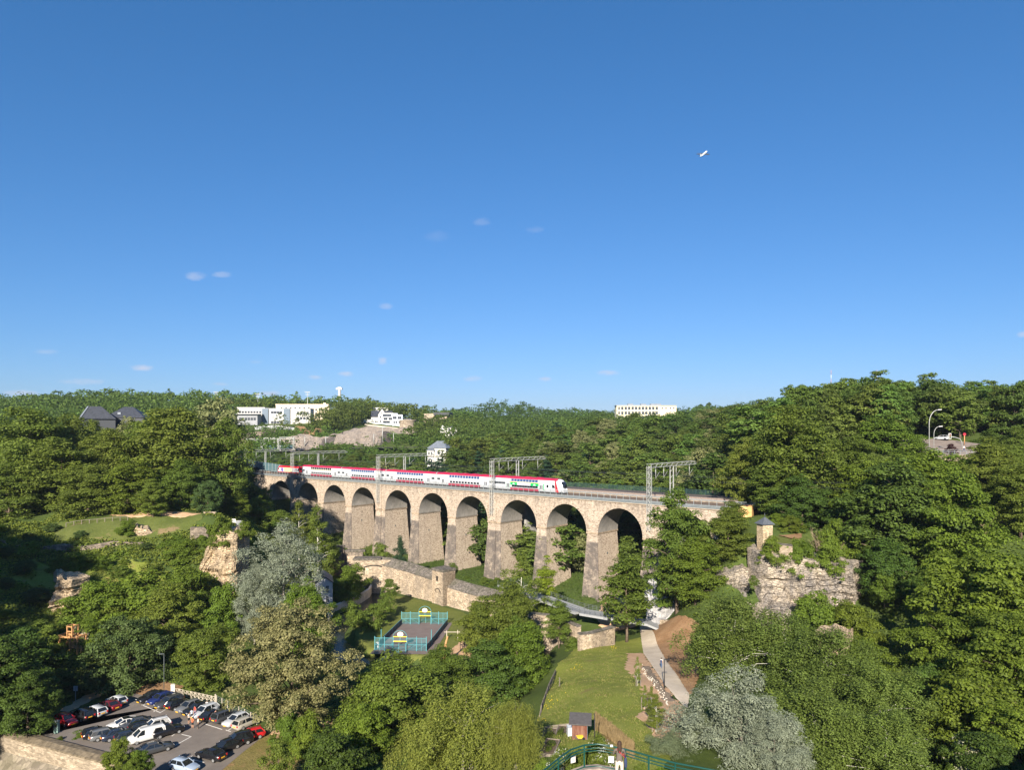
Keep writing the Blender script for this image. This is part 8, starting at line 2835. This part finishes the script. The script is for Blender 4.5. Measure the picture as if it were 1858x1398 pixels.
def body_mesh(pose, top, legs, short=False, sleeves=False):
    """one continuous figure grown with a Skin modifier from a posed skeleton; clothes by region"""
    J = {'pelvis': (0, 0, .95, .135, .105), 'waist': (0, 0, 1.10, .125, .095), 'chest': (0, -.01, 1.30, .16, .11), 'neck0': (0, 0, 1.46, .085, .07), 'neck': (0, -.005, 1.53, .05, .052), 'head0': (0, -.02, 1.60, .075, .085), 'head1': (0, -.02, 1.68, .078, .095), 'head2': (0, -.012, 1.745, .05, .06)}
    E = [('pelvis', 'waist'), ('waist', 'chest'), ('chest', 'neck0'), ('neck0', 'neck'), ('neck', 'head0'), ('head0', 'head1'), ('head1', 'head2')]
    for s, n in ((-1, 'L'), (1, 'R')):
        st = pose.get('stride', 0) * s
        J['hip' + n] = (s * .10, 0, .88, .095, .10)
        J['knee' + n] = (s * .11, -st * .5 - .01, .50, .06, .062)
        J['ank' + n] = (s * .115, -st + (.06 if st < 0 else 0), .09 + (.04 if st < 0 else 0), .042, .045)
        J['toe' + n] = (s * .125, -st - .15 + (.03 if st < 0 else 0), .035, .04, .028)
        E += [('pelvis', 'hip' + n), ('hip' + n, 'knee' + n), ('knee' + n, 'ank' + n), ('ank' + n, 'toe' + n)]
        a = pose['arm' + n]
        J['sh' + n] = (s * .185, 0, 1.42, .06, .06)
        J['el' + n] = (s * a[0][0], a[0][1], a[0][2], .043, .043)
        J['wr' + n] = (s * a[1][0], a[1][1], a[1][2], .03, .03)
        J['ha' + n] = (s * a[2][0], a[2][1], a[2][2], .035, .02)
        E += [('neck0', 'sh' + n), ('sh' + n, 'el' + n), ('el' + n, 'wr' + n), ('wr' + n, 'ha' + n)]
        hx, hy, hz = J['ha' + n][:3]
        wx, wy, wz = J['wr' + n][:3]
        dv = Vector((hx - wx, hy - wy, hz - wz)).normalized()
        for q, (off, ln) in enumerate(((-.028, .075), (-.01, .09), (.01, .085), (.028, .065))):
            J['f%d%s' % (q, n)] = (hx + dv.x * ln + .0, hy + dv.y * ln + off, hz + dv.z * ln, .010, .010)
            E.append(('ha' + n, 'f%d%s' % (q, n)))
        J['th' + n] = (wx + dv.x * .06, wy + dv.y * .06 - .05, wz + dv.z * .06, .011, .011)
        E.append(('wr' + n, 'th' + n))
    names = list(J)
    me = bpy.data.meshes.new('person_body')
    me.from_pydata([J[k][:3] for k in names], [(names.index(a), names.index(b)) for a, b in E], [])
    o = bpy.data.objects.new('tmp', me)
    COL.objects.link(o)
    md = o.modifiers.new('skin', 'SKIN')
    md.use_smooth_shade = True
    for i, k in enumerate(names):
        me.skin_vertices[0].data[i].radius = J[k][3:5]
        me.skin_vertices[0].data[i].use_root = (k == 'pelvis')
    sd = o.modifiers.new('sub', 'SUBSURF')
    sd.levels = sd.render_levels = 1
    dg = bpy.context.evaluated_depsgraph_get()
    out = bpy.data.meshes.new_from_object(o.evaluated_get(dg))
    out.name = 'person_body'
    bpy.data.objects.remove(o)
    out.materials.clear()
    for m_ in (SKIN, CL[top], CL[legs], SHOE): out.materials.append(m_)
    cut = .55 if short else .10
    for f in out.polygons:
        c = f.center
        if c.z < .085: mi = 3
        elif abs(c.x) > .185 and c.z > .6 and c.z < 1.36: mi = 1 if sleeves and (Vector((abs(c.x), c.y, c.z)) - Vector(pose['armR'][2])).length > .13 else 0
        elif c.z > 1.50: mi = 0
        elif c.z > 1.0: mi = 1
        elif c.z > cut: mi = 2
        else: mi = 0
        f.material_index = mi
    return out


def hair_mesh(long=False):
    m = MB()
    rings = []
    for z, rx, ry, dy in ((1.56, .06, .05, .05), (1.60, .085, .075, .045), (1.66, .098, .105, .012), (1.72, .088, .10, .0), (1.77, .06, .07, .0), (1.795, .02, .025, .0)):
        if z < 1.6 and not long: continue
        rings.append([(rx * cos(2 * pi * k / 12), dy + ry * sin(2 * pi * k / 12) + (-.015), z) for k in range(12)])
    m.loft(rings, 0, True, True)
    if long: m.loft([[(.075 * cos(2 * pi * k / 10), .085 + .035 * sin(2 * pi * k / 10), 1.68) for k in range(10)], [(.095 * cos(2 * pi * k / 10), .10 + .04 * sin(2 * pi * k / 10), 1.55) for k in range(10)], [(.085 * cos(2 * pi * k / 10), .11 + .035 * sin(2 * pi * k / 10), 1.42) for k in range(10)], [(.05 * cos(2 * pi * k / 10), .11 + .02 * sin(2 * pi * k / 10), 1.34) for k in range(10)]])
    return m.mesh('hair', [HAIRB if long else HAIRD])


STAND = dict(armL=((.24, .02, 1.16), (.25, -.03, .92), (.25, -.05, .84)), armR=((.24, .02, 1.16), (.25, -.03, .92), (.25, -.05, .84)))
TALK = dict(armL=((.24, -.02, 1.17), (.15, -.22, 1.12), (.10, -.29, 1.14)), armR=((.25, .02, 1.16), (.26, -.04, .92), (.26, -.06, .84)))
WALK = dict(stride=.26, armL=((.23, .14, 1.18), (.22, .12, .95), (.22, .10, .87)), armR=((.23, -.10, 1.18), (.22, -.22, .98), (.22, -.27, .91)))
LEAN = dict(armL=((.25, -.10, 1.18), (.22, -.34, 1.12), (.20, -.43, 1.13)), armR=((.25, -.10, 1.18), (.22, -.34, 1.12), (.20, -.43, 1.13)))
HS, HL = hair_mesh(), hair_mesh(True)


def person(loc, rz, pose, top, legs, label, short=False, long=False, sleeves=False, s=1.0):
    o = link('person', body_mesh(pose, top, legs, short, sleeves), None, loc, (0, 0, rz), (s, s, s))
    tag(o, label, 'person')
    h = link('hair', HL if long else HS, o)
    m = MB()   # face: eyes, nose, mouth
    f = MB().box(-.012, .012, -.125, -.10, 1.615, 1.655).mesh('nose', SKIN)
    link('nose', f, o)
    for sx_ in (-.033, .033):
        link('eye', MB().box(sx_ - .012, sx_ + .012, -.113, -.10, 1.665, 1.676).mesh('eye', HAIRD), o)
        link('ear', MB().box(sx_ * 2.45 - .008, sx_ * 2.45 + .008, -.03, .01, 1.63, 1.69).mesh('ear', SKIN), o)
    link('mouth', MB().box(-.024, .024, -.112, -.098, 1.588, 1.597).mesh('mouth', plain('lip', (.35, .12, .1), .6)), o)
    return o


lotp = lambda x, y: atz(240 + x / 7.742, 1240 + y / 7.742, .09)
person(lotp(795, 578), 1.2, TALK, 'white', 'black', 'person in white top and dark shorts, left of the group in the car park', True)
person(lotp(847, 642), 2.8, TALK, 'orange', 'black', 'person in orange red top and black shorts in the car park', True)
person(lotp(926, 645), -1.0, STAND, 'white', 'black', 'person in white top and black trousers, right of the group in the car park', False, True)
person(lotp(835, 525), .3, STAND, 'lightblue', 'black', 'person in pale blue top at the back of the group in the car park', True)
person(lotp(880, 475), -.5, STAND, 'red', 'jeans', 'person in red top between two parked cars')
person(lotp(1050, 400), .2, STAND, 'white', 'jeans', 'person in white shirt standing behind the silver estate')
person(lotp(1172, 535), .8, TALK, 'pink', 'black', 'person in red and white top beside the black car')
x, y = pl(1200, 1217)
wkr = person((x, y, gz(x, y) + .18), 2.7, WALK, 'white', 'jeans', 'person in white top and blue jeans walking on the concrete path')
bp_ = empty('backpack', (x, y, gz(x, y) + .18), 2.7, 'dark backpack carried by the person on the path', 'backpack')
MB().loft([[(-.14, .10, 1.02), (.14, .10, 1.02), (.14, .22, 1.02), (-.14, .22, 1.02)], [(-.16, .11, 1.2), (.16, .11, 1.2), (.16, .27, 1.2), (-.16, .27, 1.2)], [(-.12, .10, 1.44), (.12, .10, 1.44), (.12, .19, 1.44), (-.12, .19, 1.44)]]).build('pack', cloth('navy', (.03, .05, .12)), bp_)
person(atz(653, 1213, 0), .6, WALK, 'grey', 'grey', 'person in grey clothes walking in the shade left of the court')
person(Vector((*at(1749, 826, 186).xy, RDZ(186))), .4, WALK, 'white', 'navy', 'person in white shirt on the pavement of the upper road', False, False, False, 1.05)
# signs and railing at the upper road
o = empty('traffic_light', Vector((*at(1746, 822, 189).xy, RDZ(189))), 0, 'white traffic light hanging on a curved arm over the upper road', 'traffic light')
MB().tube([(0, 0, 0), (-.1, 0, 2.2), (-.6, 0, 3.1), (-1.8, 0, 3.5), (-3.2, 0, 3.7)], .09, 7).build('arm', GALV, o)
MB().box(-3.7, -3.0, -.12, .12, 3.1, 4.6).build('back_plate', WHITEW, o)
MB().box(-3.55, -3.15, -.2, -.12, 3.25, 4.45).build('lamp_case', BLACKP, o)
for k, cc in enumerate(((.30, .02, .02), (.35, .2, .02), (.02, .2, .08))):
    MB().lathe([(.13, 0), (.12, .03), (.0, .04)], 10).build('lens', plain('lens_%s' % ('red', 'amber', 'green')[k], cc, .2), o).matrix_local = Matrix.Translation((-3.35, -.2, 4.2 - k * .38)) @ Matrix.Rotation(pi / 2, 4, 'X')
o = empty('street_sign', Vector((*at(1750, 806, 200).xy, RDZ(200))), 0, 'round dark red sign on an orange post beyond the traffic light', 'sign')
MB().tube([(0, 0, 0), (0, 0, 2.6)], .12, 7).build('post', ORNG, o)
m = MB()
m.loft([[(.45 * cos(2 * pi * k / 16), d, 2.9 + .45 * sin(2 * pi * k / 16)) for k in range(16)] for d in (-.04, .0)], 0, True, False)
m.build('disc', plain('sign_red', (.30, .02, .04), .5), o)
o = empty('billboard', Vector((*at(1659, 803, 190).xy, 40.2)), .3, 'white board half hidden in the bushes left of the street lamps', 'sign')
MB().box(-.6, .6, -.06, .06, .8, 3.2).build('panel', WHITEW, o)
MB().bar((-.6, 0, -.5), (-.6, 0, .8), .12).bar((.6, 0, -.5), (.6, 0, .8), .12).build('leg', STEEL_G, o)
o = empty('parked_car', Vector((*at(1709, 797, 209).xy, RDZ(209))), 2.2, 'pale car in the dark mouth of the upper road', 'car')
for n_, me_ in (('body', 'body'), ('windscreen', 'ws'), ('rear_window', 'rw'), ('number_plate', 'pf')):
    q = link(n_, car_meshes('hatchback')[me_], o)
    if n_ == 'body':
        q.material_slots[0].link = 'OBJECT'
        q.material_slots[0].material = PAINT['silver']
for x in (-1.2, 1.2):
    for s in (-1, 1): link('wheel', car_meshes('hatchback')['ty'], o, (x, s * .77, .32))
rr_ = empty('road_railing', (0, 0, 0), 0, 'grey steel railing along the edge of the upper road', 'railing')
A, B = Vector((*at(1690, 830, 181.6).xy, 39.75)), Vector((*at(1785, 838, 181).xy, 39.7))
for k in range(10): MB().bar(A.lerp(B, k / 9), A.lerp(B, k / 9) + Vector((0, 0, 1.3)), .07).build('post', STEEL_G, rr_)
for h_ in (.35, .8, 1.25): MB().bar(A + Vector((0, 0, h_)), B + Vector((0, 0, h_)), .06).build('rail', STEEL_G, rr_)

# ---------------------------------------------------------------- viewing terrace below the camera
TG = plain('dark_green_gloss_paint', (.006, .055, .046), .3, var=.1, spec=.5)
TZ0 = 31.3
def tpt(px, py, z): return atz(px, py, z)
rail_px = [(925, 1440), (960, 1415), (990, 1397), (1013, 1378), (1035, 1362), (1060, 1353.5), (1085, 1351.5), (1112, 1356), (1135, 1361), (1177, 1373), (1225, 1386), (1290, 1398), (1360, 1412)]
RZ = TZ0 + 1.12
top_pts = [tpt(a, b, RZ) for a, b in rail_px]
tr = empty('terrace_wall', (0, 0, 0), 0, 'rounded stone terrace edge with flat coping at the bottom of the picture', 'wall')
edge = [Vector((p.x, p.y, 0)) for p in top_pts]
cen = Vector((4.5, 17, 0))
def off(p, d):
    v = (p - cen)
    return p + v.normalized() * d
m = MB()
m.loft([[(*off(p, .15).xy, TZ0 - 9), (*off(p, .15).xy, TZ0 + .02), (*off(p, -.15).xy, TZ0 + .02), (*off(p, -.15).xy, TZ0 - 9)] for p in edge], 0, True, False)
m.build('masonry', WALLST, tr)
m = MB()
m.loft([[(*off(p, .2).xy, TZ0 + .022), (*off(p, .2).xy, TZ0 + .16), (*off(p, -.2).xy, TZ0 + .16), (*off(p, -.2).xy, TZ0 + .022)] for p in edge], 0, True, False)
m.build('coping', plain('pink_grey_coping', (.27, .225, .19), .9, var=.35, scale=3), tr)
fl = [(*off(p, -.14).xy, TZ0) for p in edge]
m = MB()
m.add(fl + [(16, 15, TZ0), (-6, 15, TZ0)], [tuple(range(len(fl) + 2))[::-1]])
tag(m.build('terrace_floor', grass_mat('terrace_gravel', (.17, .125, .08), (.26, .20, .13), (.10, .09, .04), .6, .6)), kind='structure')
rl = empty('terrace_railing', (0, 0, 0), 0, 'curved dark green steel railing on the terrace edge', 'railing')
for dz, r_ in ((0, .035), (-.16, .026), (-.28, .022), (-.95, .026)):
    MB().tube([p + Vector((0, 0, dz)) for p in top_pts], r_, 8).build('rail', TG, rl)
for i in (1, 3, 5, 8, 9, 10, 11):
    p = top_pts[i]
    MB().bar(p - Vector((0, 0, 1.0)), p + Vector((0, 0, -.03)), .06).build('post', TG, rl)
for k, (px, py, lb) in enumerate(((1040, 1379, 'white notice card fixed to the railing, left one'), (1109, 1379, 'white notice card fixed to the railing, right one'))):
    p = tpt(px, py, TZ0 + .45)
    o = empty('notice_card', p, -.1 if k else .5, lb, 'sign')
    MB().box(-.12, .12, -.01, .01, -.15, .13).build('card', WHITEW, o)
    m = MB()
    for q in range(2): m.bar((-.07 + .02 * k, -.014, -.06 + q * .06), (.05, -.014, -.05 + q * .06), .012, .02)
    m.build('print', plain('grey_print', (.25, .25, .27), .7), o)
o = empty('rail_label', tpt(1109.5, 1356, RZ + .03), 0, 'tiny white label on the top rail', 'sign')
MB().box(-.06, .06, -.045, .045, .0, .07).build('plate', WHITEW, o)
px_ = [(1060, 1366), (1090, 1366), (1105, 1372)]
for i, (px, py, s, lb, fl_) in enumerate(((1092, 1372, 1.0, 'flowering bush with white blossoms behind the terrace railing', True), (1058, 1374, .6, 'green plant behind the terrace railing, left of the white blossoms', False), (1030, 1378, .8, 'white flowering plant at the left bend of the railing', True), (1165, 1398, .55, 'green planting under the right part of the railing', False), (1215, 1408, .6, 'green planting at the right end of the railing', False))):
    p = tpt(px, py, TZ0 + .3)
    p = off(Vector((p.x, p.y, 0)), .8)
    o = plant('shrub', (p.x, p.y, TZ0 - 1.0), 1.25 * s + .4, 1.7 * s, lb, cat='plant', name='flowering_plant' if fl_ else 'terrace_plant')
    if fl_:
        V, cl = crown(100 + i, 3, 2.3, .6, 'bush', 26, 12, .07, .5)
        link('blossom', quadmesh('blossom', V, leafmat('white_blossom', (.75, .74, .68), (.6, .6, .5), tint=.02)), o)
wp = tpt(1124, 1387, TZ0 + .85)
wz = TZ0
W_ = person((wp.x, wp.y, wz), pi - .12, LEAN, 'taupe', 'beige', 'woman in taupe jacket and pale trousers looking over the terrace railing', False, True, True, 1.0)
W_.name = 'person'
bg = empty('shoulder_bag', (wp.x, wp.y, wz), pi - .12, 'dark blue shoulder bag on a red strap at the woman\'s side', 'bag')
m = MB()
m.loft([[(-.30, -.10, .78), (-.20, -.10, .78), (-.20, .16, .78), (-.30, .16, .78)], [(-.31, -.12, 1.0), (-.19, -.12, 1.0), (-.19, .18, 1.0), (-.31, .18, 1.0)], [(-.28, -.09, 1.16), (-.21, -.09, 1.16), (-.21, .15, 1.16), (-.28, .15, 1.16)]])
m.build('bag_body', cloth('bagblue', (.03, .045, .10)), bg)
m = MB()
m.tube([(-.25, .12, 1.14), (-.15, .155, 1.25), (-.02, .15, 1.38), (.09, .10, 1.47), (.10, 0, 1.49), (.04, -.10, 1.42), (-.10, -.13, 1.28), (-.22, -.10, 1.15)], .014, 5)
m.build('strap', cloth('strapred', (.42, .03, .05)), bg)

# ---------------------------------------------------------------- airliner in the sky
PL = at(1277, 279, 1900)
pa = empty('airliner', PL, 0, 'small white twin engine airliner climbing in the blue sky', 'airliner')
_x = Vector((.62, .48, .62)).normalized()
_y = Vector((-.98, .95, .5)).normalized()
_y = (_y - _x * _x.dot(_y)).normalized()
_z = _x.cross(_y)
pa.matrix_world = Matrix.Translation(PL) @ Matrix((_x, _y, _z)).transposed().to_4x4() @ Matrix.Scale(1.12, 4)
AW = plain('aircraft_white', (.80, .80, .80), .3, var=.03, scale=.1, spec=.5)
AG = plain('aircraft_shade_grey', (.05, .056, .066), .35, var=.1, scale=.1)  # wings and tailplane coloured dark to stand for shaded undersides
m = MB()
prof_ = [(-17, .2, 1.3), (-15, .9, .9), (-11, 1.6, .3), (-6, 1.9, 0), (8, 1.9, 0), (13, 1.75, -.1), (15.5, 1.1, -.35), (16.6, .4, -.5), (16.9, .05, -.55)]
m.loft([[(x, r_ * cos(2 * pi * k / 14), zc + r_ * sin(2 * pi * k / 14)) for k in range(14)] for x, r_, zc in prof_])
m.build('fuselage', AW, pa)
for s in (-1, 1):
    m = MB()
    a, b = [(5.0, s * 1.4, -.9), (-3.6, s * 1.4, -.9), (-3.6, s * 1.4, -.4), (5.0, s * 1.4, -.1)], [(-2.6, s * 17, .7), (-5.4, s * 17, .7), (-5.4, s * 17, 1.0), (-2.6, s * 17, 1.1)]
    m.loft([a, b] if s < 0 else [b, a], smooth=False)
    m.build('wing', AG, pa)
    m = MB()
    m.loft([[(x, s * 5.4 + r_ * cos(2 * pi * k / 10), -1.75 + r_ * sin(2 * pi * k / 10)) for k in range(10)] for x, r_ in ((.2, .5), (1.5, .95), (3.4, 1.1), (4.4, 1.0))])
    m.bar((2, s * 5.2, -1.0), (2, s * 5.2, -.5), .4)
    m.build('engine', AW, pa)
    m = MB()
    a, b = [(-12.4, s * .6, 1.0), (-15.2, s * .6, 1.0), (-15.2, s * .6, 1.2), (-12.4, s * .6, 1.25)], [(-15.2, s * 6.0, 1.5), (-16.6, s * 6.0, 1.5), (-16.6, s * 6.0, 1.6), (-15.2, s * 6.0, 1.62)]
    m.loft([a, b] if s < 0 else [b, a], smooth=False)
    m.build('tailplane', AG, pa)
m = MB()
m.xprism([(-10.6, 1.4), (-15.4, 1.3), (-17.4, 7.2), (-15.2, 7.2)], -.18, .18)
m.build('tail_fin', AW, pa)
# ---------------------------------------------------------------- the thin blue air between here and the far hills
hm = bpy.data.materials.new('haze_air')
hm.use_nodes = True
hn = hm.node_tree
hn.nodes.clear()
ho, hv = hn.nodes.new('ShaderNodeOutputMaterial'), hn.nodes.new('ShaderNodeVolumePrincipled')
hv.inputs['Color'].default_value = (.72, .82, 1.0, 1)
hv.inputs['Density'].default_value = 0.00007
hv.inputs['Anisotropy'].default_value = 0.2
hn.links.new(hv.outputs[0], ho.inputs['Volume'])
hb = MB().box(-3400, 3400, -720, 3400, -60, 175).build('haze', hm)
tag(hb, 'thin blue haze filling the valley', 'haze', kind='stuff')
